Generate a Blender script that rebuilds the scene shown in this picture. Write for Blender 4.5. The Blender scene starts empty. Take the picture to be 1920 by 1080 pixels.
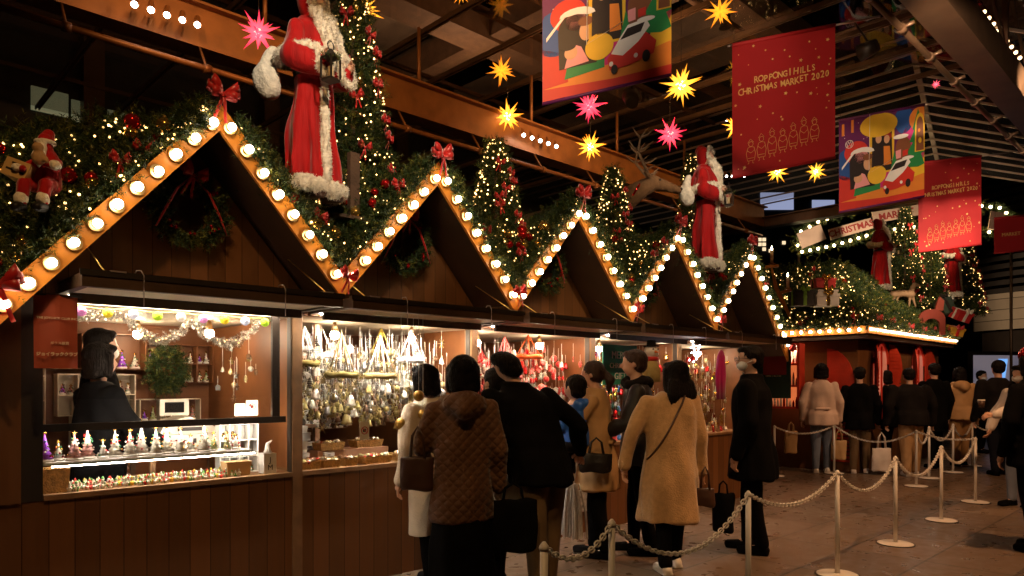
import bpy, bmesh, math, random
import numpy as np
from mathutils import Vector, Matrix, Euler, noise as mnoise

random.seed(11); RNG = np.random.default_rng(11)
SC = bpy.context.scene
COL = SC.collection
PI = math.pi
# ------------------------------------------------------------------ camera
CA, SA = math.cos(math.radians(46)), math.sin(math.radians(46))
EYE = 1.42; FPX = 1340.0
cd = bpy.data.cameras.new('camera'); cam = bpy.data.objects.new('camera', cd); COL.objects.link(cam)
cam.location = (0, 0, EYE); cam.rotation_euler = (math.radians(90), 0, math.radians(-44))
cd.sensor_width = 36; cd.lens = 36 * FPX / 1920; cd.shift_y = 177.5 / 1920
cd.clip_start = 0.05; cd.clip_end = 600
SC.camera = cam
# ------------------------------------------------------------------ world, exposure, large lights
wd = bpy.data.worlds.new('World'); SC.world = wd; wd.use_nodes = True
wnt = wd.node_tree; wbg = wnt.nodes['Background']
sky = wnt.nodes.new('ShaderNodeTexSky'); sky.sky_type = 'NISHITA'; sky.sun_disc = False
sky.sun_elevation = math.radians(-7); sky.sun_rotation = math.radians(200)
wnt.links.new(sky.outputs[0], wbg.inputs[0]); wbg.inputs[1].default_value = 0.05
SC.view_settings.view_transform = 'Standard'; SC.view_settings.look = 'None'
SC.view_settings.exposure = 0.5; SC.view_settings.gamma = 1.0
SC.render.engine = 'CYCLES'
cy = SC.cycles
cy.use_denoising = True
try: cy.denoiser = 'OPENIMAGEDENOISE'; cy.denoising_input_passes = 'RGB_ALBEDO_NORMAL'
except Exception: pass
cy.max_bounces = 5; cy.diffuse_bounces = 3; cy.glossy_bounces = 3; cy.transparent_max_bounces = 12
cy.transmission_bounces = 4; cy.sample_clamp_indirect = 3.0; cy.caustics_reflective = False; cy.caustics_refractive = False
cy.use_light_tree = True; cy.use_adaptive_sampling = True; cy.adaptive_threshold = 0.015

def P(px, py, D):
    """a place seen at a photograph pixel, D metres in front of the lens"""
    X = (px - 960) / FPX * D
    return Vector((CA * D + SA * X, SA * D - CA * X, EYE - (py - 717.5) / FPX * D))
def spot(loc, target, power, size=40, col=(1, .8, .55), rad=.06, blend=.5):
    l = bpy.data.lights.new('spot_light', 'SPOT'); l.energy = power; l.color = col
    l.spot_size = math.radians(size); l.spot_blend = blend; l.shadow_soft_size = rad
    o = bpy.data.objects.new('spot_light', l); COL.objects.link(o); o.location = loc
    o.rotation_euler = (Vector(target) - Vector(loc)).to_track_quat('-Z', 'Y').to_euler()
    return o
def point(loc, power, col=(1, .8, .55), rad=.05):
    l = bpy.data.lights.new('lamp_light', 'POINT'); l.energy = power; l.color = col; l.shadow_soft_size = rad
    o = bpy.data.objects.new('lamp_light', l); COL.objects.link(o); o.location = loc
    return o
WARM = (1.0, .62, .30)
# (six uplights added on the canopy glass to brighten the roof panels, see ADDED_UPL)
ADDED_UPL = [(1.0, 9.0, 5.85), (4.2, 9.6, 5.85), (7.6, 9.0, 5.85), (4.0, 4.6, 5.85), (7.8, 4.4, 5.85), (9.0, 6.4, 5.85)]
# floodlights added to brighten the scene, mostly unseen (housings and rails built below)
ADDED_FLOODS = [
 ((1.2, 0.6, 5.0), (2.5, 4.2, 3.3), 420, 28, (1, .80, .58)),
 ((4.6, 0.6, 5.0), (6.9, 4.3, 3.3), 420, 22, (1, .78, .55)),
 ((9.0, 0.9, 5.0), (13.0, 4.6, 3.6), 900, 36, (1, .74, .50)),
 ((2.2, 0.5, 5.0), (4.7, 3.0, .9), 170, 44, (1, .60, .28)),
 ((6.5, 0.4, 5.0), (7.0, 1.6, 0), 520, 80, (1, .50, .22)),
 ((0.2, 0.8, 5.0), (1.6, 4.2, 1.6), 165, 75, (1, .56, .22)),
 ((11.0, 0.2, 5.0), (12.0, 1.8, 0), 420, 85, (1, .52, .24)),
 ((1.0, 2.3, 4.3), (5.1, 4.1, 4.7), 330, 30, (1, .82, .62)),
 ((2.0, 2.6, 4.3), (7.8, 3.6, 4.6), 400, 19, (1, .68, .42)),
 ((5.6, 1.5, 4.3), (11.0, 3.0, 4.3), 560, 38, (1, .72, .48)),
 ((1.5, 4.9, 4.7), (3.2, 6.4, 6.5), 70, 150, (1, .50, .18)),
 ((6.6, 4.9, 4.7), (8.0, 6.2, 6.5), 90, 150, (1, .52, .20)),
 ((3.5, 3.2, 5.2), (4.5, 6.8, 4.6), 120, 100, (1, .50, .16)),
 ((8.6, 3.2, 5.2), (8.8, 6.8, 4.6), 140, 100, (1, .50, .16)),
 ((13.6, 1.2, 4.4), (16.2, 6.2, 4.8), 900, 44, (1, .72, .45)),
 ((5.5, .3, 5.0), (7.95, 3.3, 0), 160, 9, (1, .74, .52)),
 ((16.4, .8, 4.2), (28.0, 3.6, 3.8), 2200, 30, (1, .72, .45)),
 ((10.8, 1.2, 4.7), (14.2, 4.9, 3.9), 420, 42, (1, .76, .52)),
 ((3.0, .6, 5.0), (4.7, 4.2, 3.0), 260, 34, (1, .74, .46)),
 ((8.2, .3, 5.0), (12.8, 4.1, 1.5), 260, 40, (1, .60, .34)),
]
for f in ADDED_FLOODS: spot(*f, rad=.08)
for p_ in ADDED_UPL: spot(p_, (p_[0] + .3, p_[1] + .3, 9), 75, 160, (1, .66, .40), .06)

# ------------------------------------------------------------------ helpers
def _set(o, **k):
    for a, b in k.items():
        if b is not None: o[a] = b
    return o
def thing(name, label, cat, loc=(0, 0, 0), rz=0.0, group=None, kind=None):
    o = bpy.data.objects.new(name, None); COL.objects.link(o); o.empty_display_size = .1
    o.location = loc; o.rotation_euler = (0, 0, rz)
    return _set(o, label=label, category=cat, group=group, kind=kind)
def tag(o, label, cat, group=None, kind=None):
    return _set(o, label=label, category=cat, group=group, kind=kind)
def kids(o): return [c for c in o.children]
def dup(o, loc=None, rz=None, label=None, scale=None, parent=None):
    c = o.copy(); COL.objects.link(c)
    if parent is not None: c.parent = parent
    for ch in kids(o): dup(ch, parent=c)
    if loc is not None: c.location = loc
    if rz is not None: c.rotation_euler = (0, 0, rz)
    if scale is not None: c.scale = (scale,) * 3 if isinstance(scale, (int, float)) else scale
    if label: c['label'] = label
    return c

class MB:
    def __init__(s): s.v = []; s.f = []; s.m = []; s.sm = []; s.mats = []; s.cur = 0; s.smooth = False
    def use(s, mat, smooth=None):
        if mat not in s.mats: s.mats.append(mat)
        s.cur = s.mats.index(mat)
        if smooth is not None: s.smooth = smooth
        return s
    def add(s, vs, fs, M=None):
        n = len(s.v)
        if M is not None: vs = [M @ Vector(v) for v in vs]
        s.v += [tuple(v) for v in vs]
        for f in fs: s.f.append(tuple(i + n for i in f)); s.m.append(s.cur); s.sm.append(s.smooth)
        return s
    def box(s, x0, x1, y0, y1, z0, z1, M=None):
        v = [(x0, y0, z0), (x1, y0, z0), (x1, y1, z0), (x0, y1, z0), (x0, y0, z1), (x1, y0, z1), (x1, y1, z1), (x0, y1, z1)]
        return s.add(v, [(0, 3, 2, 1), (4, 5, 6, 7), (0, 1, 5, 4), (1, 2, 6, 5), (2, 3, 7, 6), (3, 0, 4, 7)], M)
    def bar(s, p, q, w, h, up=(0, 0, 1)):
        p, q = Vector(p), Vector(q); d = q - p; L = d.length; d.normalize()
        x = d.cross(Vector(up));
        if x.length < 1e-4: x = d.cross(Vector((1, 0, 0)))
        x.normalize(); z = x.cross(d)
        M = Matrix((x, d, z)).transposed().to_4x4(); M.translation = p
        return s.box(-w / 2, w / 2, 0, L, -h / 2, h / 2, M)
    def tube(s, pts, r, n=8, cap=True):
        pts = [Vector(p) for p in pts]; rs = r if isinstance(r, (list, tuple)) else [r] * len(pts)
        base = len(s.v); prev = None
        for i, p in enumerate(pts):
            a = pts[max(i - 1, 0)]; b = pts[min(i + 1, len(pts) - 1)]; d = (b - a)
            if d.length < 1e-9: d = Vector((0, 0, 1))
            d.normalize()
            if prev is None:
                prev = d.cross(Vector((0, 0, 1)))
                if prev.length < .05: prev = d.cross(Vector((1, 0, 0)))
            x = prev - d * prev.dot(d)
            if x.length < 1e-6: x = d.orthogonal()
            x.normalize(); prev = x; y = d.cross(x)
            for k in range(n):
                t = 2 * PI * k / n; s.v.append(tuple(p + (x * math.cos(t) + y * math.sin(t)) * rs[i]))
        for i in range(len(pts) - 1):
            for k in range(n):
                a = base + i * n + k; b = base + i * n + (k + 1) % n
                s.f.append((a, b, b + n, a + n)); s.m.append(s.cur); s.sm.append(s.smooth)
        if cap:
            s.f.append(tuple(base + k for k in range(n))[::-1]); s.m.append(s.cur); s.sm.append(False)
            e = base + (len(pts) - 1) * n
            s.f.append(tuple(e + k for k in range(n))); s.m.append(s.cur); s.sm.append(False)
        return s
    def sph(s, c, r, n=10, m=6, M=None):
        rr = r if isinstance(r, (tuple, list)) else (r, r, r)
        vs = [(0, 0, -1)]; fs = []
        for j in range(1, m):
            ph = -PI / 2 + PI * j / m
            for k in range(n):
                t = 2 * PI * k / n; vs.append((math.cos(ph) * math.cos(t), math.cos(ph) * math.sin(t), math.sin(ph)))
        vs.append((0, 0, 1)); L = len(vs) - 1
        for k in range(n): fs.append((0, 1 + (k + 1) % n, 1 + k)); fs.append((L, L - n + k, L - n + (k + 1) % n))
        for j in range(m - 2):
            for k in range(n):
                a = 1 + j * n + k; b = 1 + j * n + (k + 1) % n; fs.append((a, b, b + n, a + n))
        T = Matrix.Translation(Vector(c)) @ (M.to_4x4() if M is not None else Matrix.Identity(4)) @ Matrix.Diagonal((*rr, 1))
        return s.add(vs, fs, T)
    def cap(s, p, q, r0, r1, n=12):
        """tapered capsule"""
        p, q = Vector(p), Vector(q); d = q - p; L = max(d.length, 1e-5); d.normalize()
        pts = []; rs = []
        for t in (-1, -.92, -.7, -.38, 0): pts.append(p + d * (t * r0)); rs.append(max(r0 * math.sqrt(max(0, 1 - t * t)), r0 * .08))
        for t in (0, .38, .7, .92, 1): pts.append(q + d * (t * r1)); rs.append(max(r1 * math.sqrt(max(0, 1 - t * t)), r1 * .08))
        return s.tube(pts, rs, n)
    def chain(s, pts, rs, n=12):
        for i in range(len(pts) - 1): s.cap(pts[i], pts[i + 1], rs[i], rs[i + 1], n)
        return s
    def loft(s, rings, n=36):
        """rings: (z, cx, cy, a, b, fold_amp, fold_count)"""
        base = len(s.v)
        for R in rings:
            z, cx, cy_, a, b = R[:5]; fa = R[5] if len(R) > 5 else 0; fk = R[6] if len(R) > 6 else 7
            for k in range(n):
                t = 2 * PI * k / n; g = 1 + fa * (math.sin(fk * t + 1.3) + .5 * math.sin(2.3 * fk * t + z * 3))
                s.v.append((cx + a * g * math.cos(t), cy_ + b * g * math.sin(t), z))
        m = len(rings)
        for i in range(m - 1):
            for k in range(n):
                a = base + i * n + k; b = base + i * n + (k + 1) % n
                s.f.append((a, a + n, b + n, b)); s.m.append(s.cur); s.sm.append(s.smooth)
        s.f.append(tuple(base + k for k in range(n))); s.m.append(s.cur); s.sm.append(False)
        e = base + (m - 1) * n; s.f.append(tuple(e + k for k in range(n))[::-1]); s.m.append(s.cur); s.sm.append(False)
        return s
    def prism(s, pts, t, M=None):
        """polygon in x,z plane extruded along y by t"""
        n = len(pts); v = [(x, 0, z) for x, z in pts] + [(x, t, z) for x, z in pts]
        f = [tuple(range(n)), tuple(range(2 * n - 1, n - 1, -1))]
        for i in range(n): j = (i + 1) % n; f.append((i, i + n, j + n, j))
        return s.add(v, f, M)
    def mesh(s, name):
        me = bpy.data.meshes.new(name); me.from_pydata(s.v, [], s.f)
        for m in s.mats: me.materials.append(m)
        if s.f:
            me.polygons.foreach_set('material_index', s.m); me.polygons.foreach_set('use_smooth', s.sm)
        me.update(); return me
    def build(s, name, parent=None, label=None):
        bm = bmesh.new(); me = s.mesh(name); bm.from_mesh(me); bmesh.ops.recalc_face_normals(bm, faces=bm.faces); bm.to_mesh(me); bm.free()
        return link(name, me, parent, label)
def link(name, me, parent=None, label=None, loc=None, rz=None):
    o = bpy.data.objects.new(name, me); COL.objects.link(o)
    if parent is not None: o.parent = parent
    if loc is not None: o.location = loc
    if rz is not None: o.rotation_euler = (0, 0, rz)
    if label: o['label'] = label
    return o
def organic(mb, name, voxel=.012, smooth=4, disp=0, dscale=.1, warp=None):
    """fuse overlapping shapes into one continuous skin"""
    me = mb.mesh(name + '_src'); o = bpy.data.objects.new('tmp', me); COL.objects.link(o)
    r = o.modifiers.new('r', 'REMESH'); r.mode = 'VOXEL'; r.voxel_size = voxel; r.use_smooth_shade = True
    if smooth: sm = o.modifiers.new('s', 'SMOOTH'); sm.factor = .5; sm.iterations = smooth
    dg = bpy.context.evaluated_depsgraph_get(); ev = o.evaluated_get(dg)
    out = bpy.data.meshes.new_from_object(ev); out.name = name
    bpy.data.objects.remove(o); bpy.data.meshes.remove(me)
    n = len(out.vertices); co = np.empty(n * 3, 'f'); out.vertices.foreach_get('co', co); co = co.reshape(-1, 3)
    if disp:
        nr = np.empty(n * 3, 'f'); out.vertices.foreach_get('normal', nr); nr = nr.reshape(-1, 3)
        off = np.array([mnoise.noise(Vector((c[0] / dscale, c[1] / dscale, c[2] / dscale * .45))) for c in co])
        co = co + nr * (off * disp)[:, None]
    if warp is not None: co = warp(co)
    out.vertices.foreach_set('co', np.ascontiguousarray(co, 'f').ravel())
    out.polygons.foreach_set('use_smooth', [True] * len(out.polygons)); out.update()
    return out

def mat(name, col, rough=.6, metal=0, var=.15, nscale=6, bump=0, bscale=60, emit=None, es=0, sheen=0, coat=0, island=0, alpha=None, trans=0, spec=None):
    m = bpy.data.materials.new(name); m.use_nodes = True; nt = m.node_tree; b = nt.nodes['Principled BSDF']
    b.inputs['Roughness'].default_value = rough; b.inputs['Metallic'].default_value = metal
    b.inputs['Base Color'].default_value = (*col, 1)
    if spec is not None: b.inputs['Specular IOR Level'].default_value = spec
    if sheen: b.inputs['Sheen Weight'].default_value = sheen; b.inputs['Sheen Roughness'].default_value = .4
    if coat: b.inputs['Coat Weight'].default_value = coat
    if trans: b.inputs['Transmission Weight'].default_value = trans
    tc = nt.nodes.new('ShaderNodeTexCoord')
    if var or island:
        hsv = nt.nodes.new('ShaderNodeHueSaturation'); hsv.inputs['Color'].default_value = (*col, 1)
        mr = nt.nodes.new('ShaderNodeMapRange')
        if island:
            g = nt.nodes.new('ShaderNodeNewGeometry'); nt.links.new(g.outputs['Random Per Island'], mr.inputs[0]); k = island
            mr.inputs[1].default_value = 0; mr.inputs[2].default_value = 1
        else:
            nz = nt.nodes.new('ShaderNodeTexNoise'); nz.inputs['Scale'].default_value = nscale; nz.inputs['Detail'].default_value = 5
            nt.links.new(tc.outputs['Object'], nz.inputs[0]); nt.links.new(nz.outputs[0], mr.inputs[0]); k = var
            mr.inputs[1].default_value = .3; mr.inputs[2].default_value = .7
        mr.inputs[3].default_value = 1 - k; mr.inputs[4].default_value = 1 + k
        nt.links.new(mr.outputs[0], hsv.inputs['Value']); nt.links.new(hsv.outputs[0], b.inputs['Base Color'])
    if bump:
        n2 = nt.nodes.new('ShaderNodeTexNoise'); n2.inputs['Scale'].default_value = bscale; n2.inputs['Detail'].default_value = 4
        bp = nt.nodes.new('ShaderNodeBump'); bp.inputs['Strength'].default_value = bump; bp.inputs['Distance'].default_value = .01
        nt.links.new(tc.outputs['Object'], n2.inputs[0]); nt.links.new(n2.outputs[0], bp.inputs['Height']); nt.links.new(bp.outputs[0], b.inputs['Normal'])
    if es:
        b.inputs['Emission Color'].default_value = (*(emit or col), 1); b.inputs['Emission Strength'].default_value = es
    return m
def no_sample(m):
    try: m.cycles.emission_sampling = 'NONE'
    except Exception: pass
    return m
def grooves(name, col, width=.12, axis=0, rough=.55, depth=.5, gap=.035, var=.3, offs=0.0, vec='Object', rowshift=False, gdark=.25):
    """boards or slabs with narrow joints across one axis (or two)"""
    m = mat(name, col, rough, var=0, spec=.3); nt = m.node_tree; N = nt.nodes; L = nt.links; b = N['Principled BSDF']
    tc = N.new('ShaderNodeTexCoord'); sp = N.new('ShaderNodeSeparateXYZ'); L.new(tc.outputs[vec], sp.inputs[0])
    axes = axis if isinstance(axis, tuple) else (axis,); wid = width if isinstance(width, tuple) else (width,)
    masks = []; cells = []
    for a, w_ in zip(axes, wid):
        dv = N.new('ShaderNodeMath'); dv.operation = 'MULTIPLY_ADD'; dv.inputs[1].default_value = 1 / w_; dv.inputs[2].default_value = offs + 50
        L.new(sp.outputs[a], dv.inputs[0])
        fr = N.new('ShaderNodeMath'); fr.operation = 'FRACT'; L.new(dv.outputs[0], fr.inputs[0])
        fl = N.new('ShaderNodeMath'); fl.operation = 'FLOOR'; L.new(dv.outputs[0], fl.inputs[0]); cells.append(fl)
        gt = N.new('ShaderNodeMath'); gt.operation = 'GREATER_THAN'; gt.inputs[1].default_value = gap if len(wid) == 1 else gap * wid[0] / w_; L.new(fr.outputs[0], gt.inputs[0]); masks.append(gt)
    mk = masks[0]
    if len(masks) > 1:
        mu = N.new('ShaderNodeMath'); mu.operation = 'MULTIPLY'; L.new(masks[0].outputs[0], mu.inputs[0]); L.new(masks[1].outputs[0], mu.inputs[1]); mk = mu
    cb = N.new('ShaderNodeCombineXYZ'); L.new(cells[0].outputs[0], cb.inputs[0])
    if len(cells) > 1: L.new(cells[1].outputs[0], cb.inputs[1])
    wn = N.new('ShaderNodeTexWhiteNoise'); L.new(cb.outputs[0], wn.inputs['Vector'])
    mp = N.new('ShaderNodeMapping'); mp.inputs['Scale'].default_value = (14, 14, 1.6) if len(wid) == 1 else (3, 3, 3); L.new(tc.outputs[vec], mp.inputs[0])
    nz = N.new('ShaderNodeTexNoise'); nz.inputs['Scale'].default_value = 2.2; nz.inputs['Detail'].default_value = 8; L.new(mp.outputs[0], nz.inputs[0])
    ad = N.new('ShaderNodeMath'); ad.operation = 'ADD'; L.new(wn.outputs[0], ad.inputs[0]); L.new(nz.outputs[0], ad.inputs[1])
    mr = N.new('ShaderNodeMapRange'); mr.inputs[1].default_value = .2; mr.inputs[2].default_value = 1.6; mr.inputs[3].default_value = 1 - var; mr.inputs[4].default_value = 1 + var; L.new(ad.outputs[0], mr.inputs[0])
    g2 = N.new('ShaderNodeMapRange'); g2.inputs[3].default_value = gdark; g2.inputs[4].default_value = 1; L.new(mk.outputs[0], g2.inputs[0])
    mm = N.new('ShaderNodeMath'); mm.operation = 'MULTIPLY'; L.new(mr.outputs[0], mm.inputs[0]); L.new(g2.outputs[0], mm.inputs[1])
    hs = N.new('ShaderNodeHueSaturation'); hs.inputs['Color'].default_value = (*col, 1); L.new(mm.outputs[0], hs.inputs['Value']); L.new(hs.outputs[0], b.inputs['Base Color'])
    a2 = N.new('ShaderNodeMath'); a2.operation = 'MULTIPLY_ADD'; a2.inputs[1].default_value = .25; L.new(nz.outputs[0], a2.inputs[0]); L.new(mk.outputs[0], a2.inputs[2])
    bp = N.new('ShaderNodeBump'); bp.inputs['Strength'].default_value = depth; bp.inputs['Distance'].default_value = .006; L.new(a2.outputs[0], bp.inputs['Height']); L.new(bp.outputs[0], b.inputs['Normal'])
    r2 = N.new('ShaderNodeMapRange'); r2.inputs[1].default_value = .3; r2.inputs[2].default_value = .7; r2.inputs[3].default_value = rough - .12; r2.inputs[4].default_value = rough + .15
    L.new(nz.outputs[0], r2.inputs[0]); L.new(r2.outputs[0], b.inputs['Roughness'])
    return m
def quilt(name, col):
    m = mat(name, col, .75, var=.15, sheen=.2); nt = m.node_tree; N = nt.nodes; L = nt.links; b = N['Principled BSDF']
    tc = N.new('ShaderNodeTexCoord'); prev = None
    for a in (45, -45):
        mp = N.new('ShaderNodeMapping'); mp.inputs['Rotation'].default_value = (0, math.radians(a), 0); L.new(tc.outputs['Object'], mp.inputs[0])
        wv = N.new('ShaderNodeTexWave'); wv.wave_profile = 'SIN'; wv.inputs['Scale'].default_value = 7.5; wv.inputs['Distortion'].default_value = .6; L.new(mp.outputs[0], wv.inputs[0])
        pw = N.new('ShaderNodeMath'); pw.operation = 'POWER'; pw.inputs[1].default_value = .35; L.new(wv.outputs['Fac'], pw.inputs[0])
        if prev is None: prev = pw
        else:
            mn = N.new('ShaderNodeMath'); mn.operation = 'MULTIPLY'; L.new(prev.outputs[0], mn.inputs[0]); L.new(pw.outputs[0], mn.inputs[1]); prev = mn
    bp = N.new('ShaderNodeBump'); bp.inputs['Strength'].default_value = 1; bp.inputs['Distance'].default_value = .0055; L.new(prev.outputs[0], bp.inputs['Height']); L.new(bp.outputs[0], b.inputs['Normal'])
    return m
def glass(name, tint=(1, 1, 1), refl=.12, rough=.02):
    m = bpy.data.materials.new(name); m.use_nodes = True; nt = m.node_tree; N = nt.nodes; L = nt.links
    N.remove(N['Principled BSDF']); tr = N.new('ShaderNodeBsdfTransparent'); tr.inputs[0].default_value = (*tint, 1)
    gl = N.new('ShaderNodeBsdfGlossy'); gl.inputs['Roughness'].default_value = rough; mx = N.new('ShaderNodeMixShader')
    fr = N.new('ShaderNodeMath'); fr.operation = 'POWER'; fr.inputs[1].default_value = 5; lw = N.new('ShaderNodeLayerWeight'); lw.inputs[0].default_value = .5; L.new(lw.outputs['Facing'], fr.inputs[0]); ad = N.new('ShaderNodeMath'); ad.operation = 'MULTIPLY_ADD'; ad.inputs[1].default_value = .55; ad.inputs[2].default_value = refl
    L.new(fr.outputs[0], ad.inputs[0]); L.new(ad.outputs[0], mx.inputs[0]); L.new(tr.outputs[0], mx.inputs[1]); L.new(gl.outputs[0], mx.inputs[2]); L.new(mx.outputs[0], N['Material Output'].inputs[0])
    return m
def emis(name, col, s, sample=True):
    m = mat(name, (.8, .8, .8), .4, var=0, emit=col, es=s)
    return m if sample else no_sample(m)

M = {}
M['board'] = mat('marquee_board_paint', (.62, .215, .020), .5, var=.2, nscale=9, bump=.15, bscale=30)
M['planks'] = grooves('dark_brown_boards', (.150, .060, .019), .12, var=.25)
M['gplanks'] = grooves('gable_boards', (.155, .063, .020), .105, var=.28)
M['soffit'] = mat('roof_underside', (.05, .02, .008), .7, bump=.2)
M['post'] = mat('post_wood', (.20, .10, .04), .5, var=.3, bump=.2, bscale=20)
M['dark'] = mat('dark_paint', (.022, .014, .009), .45)
M['awn'] = mat('awning_timber', (.06, .029, .012), .55, var=.3, bump=.3, bscale=25)
M['cream'] = mat('cream_board', (.72, .60, .45), .6, var=.08)
M['inwood'] = mat('inner_wood', (.20, .07, .02), .5, var=.25, nscale=3)
M['inpink'] = mat('inner_batten', (.50, .27, .16), .55, var=.15)
M['bulb'] = emis('bulb_glow', (1.0, .80, .54), 19)
M['socket'] = mat('lamp_socket', (.7, .45, .18), .3, metal=.8)
M['steel'] = mat('bronze_steel', (.28, .11, .035), .42, metal=.3, var=.2, bump=.05)
M['steeld'] = mat('dark_steel', (.10, .055, .03), .4, metal=.5, var=.2)
M['silver'] = mat('mullion_metal', (.50, .40, .36), .4, metal=.7, var=.1)
M['cglass'] = glass('canopy_glass', (.8, .77, .74), .045, .03); M['fold'] = glass('hazed_sloped_glass', (.85, .83, .82), .0, .05); _n = M['fold'].node_tree
_d = _n.nodes.new('ShaderNodeBsdfDiffuse'); _d.inputs[0].default_value = (.30, .30, .36, 1); _mx = [q for q in _n.nodes if q.type == 'MIX_SHADER'][0]
for _l in list(_mx.inputs[0].links): _n.links.remove(_l)
_mx.inputs[0].default_value = .16; _n.links.new(_d.outputs[0], _mx.inputs[2])  # grey-blue haze mixed into the glass in place of reflections
M['fglass'] = glass('window_glass', (.98, .97, .95), .02, .01)
M['needle'] = mat('fir_needles', (.024, .046, .010), .55, island=.7, spec=.35)
M['needle2'] = mat('fir_tips', (.13, .13, .018), .5, island=.5, spec=.35)
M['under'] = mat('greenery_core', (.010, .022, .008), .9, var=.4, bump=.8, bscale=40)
M['fairy'] = emis('fairy_light_glow', (1.0, .56, .17), 12, False)
_n = M['fairy'].node_tree; _g = _n.nodes.new('ShaderNodeNewGeometry'); _m = _n.nodes.new('ShaderNodeMapRange'); _m.inputs[3].default_value = 1.0; _m.inputs[4].default_value = 9
_n.links.new(_g.outputs['Random Per Island'], _m.inputs[0]); _n.links.new(_m.outputs[0], _n.nodes['Principled BSDF'].inputs['Emission Strength'])
M['red'] = mat('red_ribbon', (.55, .018, .015), .38, var=.12, sheen=.5)
M['bred'] = mat('red_bauble_glass', (.5, .01, .01), .12, metal=.7, var=0)
M['bgold'] = mat('gold_bauble_glass', (.75, .45, .10), .14, metal=.9, var=0)
M['velvet'] = mat('red_velvet', (.38, .005, .006), .72, spec=.2, var=.3, nscale=5, sheen=.35, bump=.9, bscale=9)
_n = M['velvet'].node_tree; _mp = _n.nodes.new('ShaderNodeMapping'); _mp.inputs['Scale'].default_value = (3, 3, .35)
_tc = [q for q in _n.nodes if q.type == 'TEX_COORD'][0]; _n.links.new(_tc.outputs['Object'], _mp.inputs[0])
for _q in [q for q in _n.nodes if q.type == 'TEX_NOISE']: _n.links.new(_mp.outputs[0], _q.inputs[0])
[q for q in _n.nodes if q.type == 'BUMP'][0].inputs['Distance'].default_value = .012
M['fur'] = mat('white_fur', (.86, .78, .64), .95, var=.2, nscale=26, bump=1, bscale=70, sheen=.4)
M['skin'] = mat('skin', (.62, .36, .25), .5, var=.05)
M['skins'] = mat('shaded_face', (.55, .33, .24), .5, var=.05)
M['hair'] = mat('black_hair', (.006, .0035, .0025), .6, var=.3, bump=.9, bscale=22, spec=.12)
M['hairb'] = mat('brown_hair', (.04, .018, .010), .5, var=.3, bump=.9, bscale=22, spec=.3)
for _k in ('hair', 'hairb'):
    _n = M[_k].node_tree; _mp = _n.nodes.new('ShaderNodeMapping'); _mp.inputs['Scale'].default_value = (6, 6, .5)
    _n.links.new([q for q in _n.nodes if q.type == 'TEX_COORD'][0].outputs['Object'], _mp.inputs[0])
    for _q in [q for q in _n.nodes if q.type == 'TEX_NOISE']: _n.links.new(_mp.outputs[0], _q.inputs[0])
M['black'] = mat('black_cloth', (.0038, .0034, .0036), .9, var=.3, bump=.8, bscale=9, spec=.06)
M['navy'] = mat('navy_cloth', (.009, .009, .014), .9, var=.2, bump=.4, spec=.1)
M['char'] = mat('charcoal_cloth', (.010, .008, .0075), .9, var=.2, bump=.8, bscale=9, spec=.1)
M['bleather'] = mat('black_leather', (.012, .009, .008), .48, var=.2, bump=.4, bscale=25, spec=.3)
M['quilt'] = quilt('brown_quilted_cloth', (.11, .044, .014))
M['knit'] = mat('cream_knit', (.72, .60, .46), .95, var=.12, bump=.8, bscale=120)
M['boucle'] = mat('camel_boucle', (.47, .28, .125), .98, var=.12, nscale=30, bump=.6, bscale=95, sheen=.6)
M['trench'] = mat('trench_cotton', (.42, .24, .10), .7, var=.12, bump=.8, bscale=9)
M['pink'] = mat('pale_pink_wool', (.62, .45, .36), .85, var=.1, bump=.3)
M['olive'] = mat('olive_trousers', (.12, .07, .028), .85, var=.2, bump=.3)
M['denim'] = mat('blue_denim', (.16, .19, .26), .85, var=.2)
M['whitec'] = mat('white_cloth', (.70, .62, .56), .85, var=.08, bump=.3, bscale=12)
M['blue'] = mat('blue_nylon', (.02, .10, .42), .4, var=.15, bump=.6, bscale=10)
M['white'] = mat('white_plastic', (.75, .70, .64), .4, var=.05)
M['maskw'] = mat('white_face_mask', (.8, .77, .74), .8, var=.04)
M['paper'] = mat('kraft_paper', (.48, .30, .14), .8, var=.1)
M['brownl'] = mat('brown_leather', (.06, .025, .014), .45, var=.2)
M['gold'] = mat('gilt', (.75, .5, .15), .3, metal=.9, var=.1)
M['wick'] = mat('wicker', (.50, .28, .08), .7, var=.35, nscale=40, bump=1, bscale=110)
M['wax'] = mat('candle_wax', (.8, .62, .35), .5, var=.05)
M['flame'] = emis('candle_flame', (1, .8, .5), 25)
M['cream2'] = mat('cream_card', (.75, .68, .55), .7, var=.05)
M['redshut'] = mat('red_shutter', (.55, .04, .015), .5, var=.12, bump=.15)
M['green'] = mat('green_fabric', (.03, .16, .07), .6)
M['bark'] = mat('bark', (.09, .05, .028), .9, var=.3, bump=.6)
M['antler'] = mat('antler', (.28, .17, .09), .7, var=.2)
M['deer'] = mat('deer_fur', (.17, .085, .035), .95, var=.25, bump=.6, bscale=80)
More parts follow.
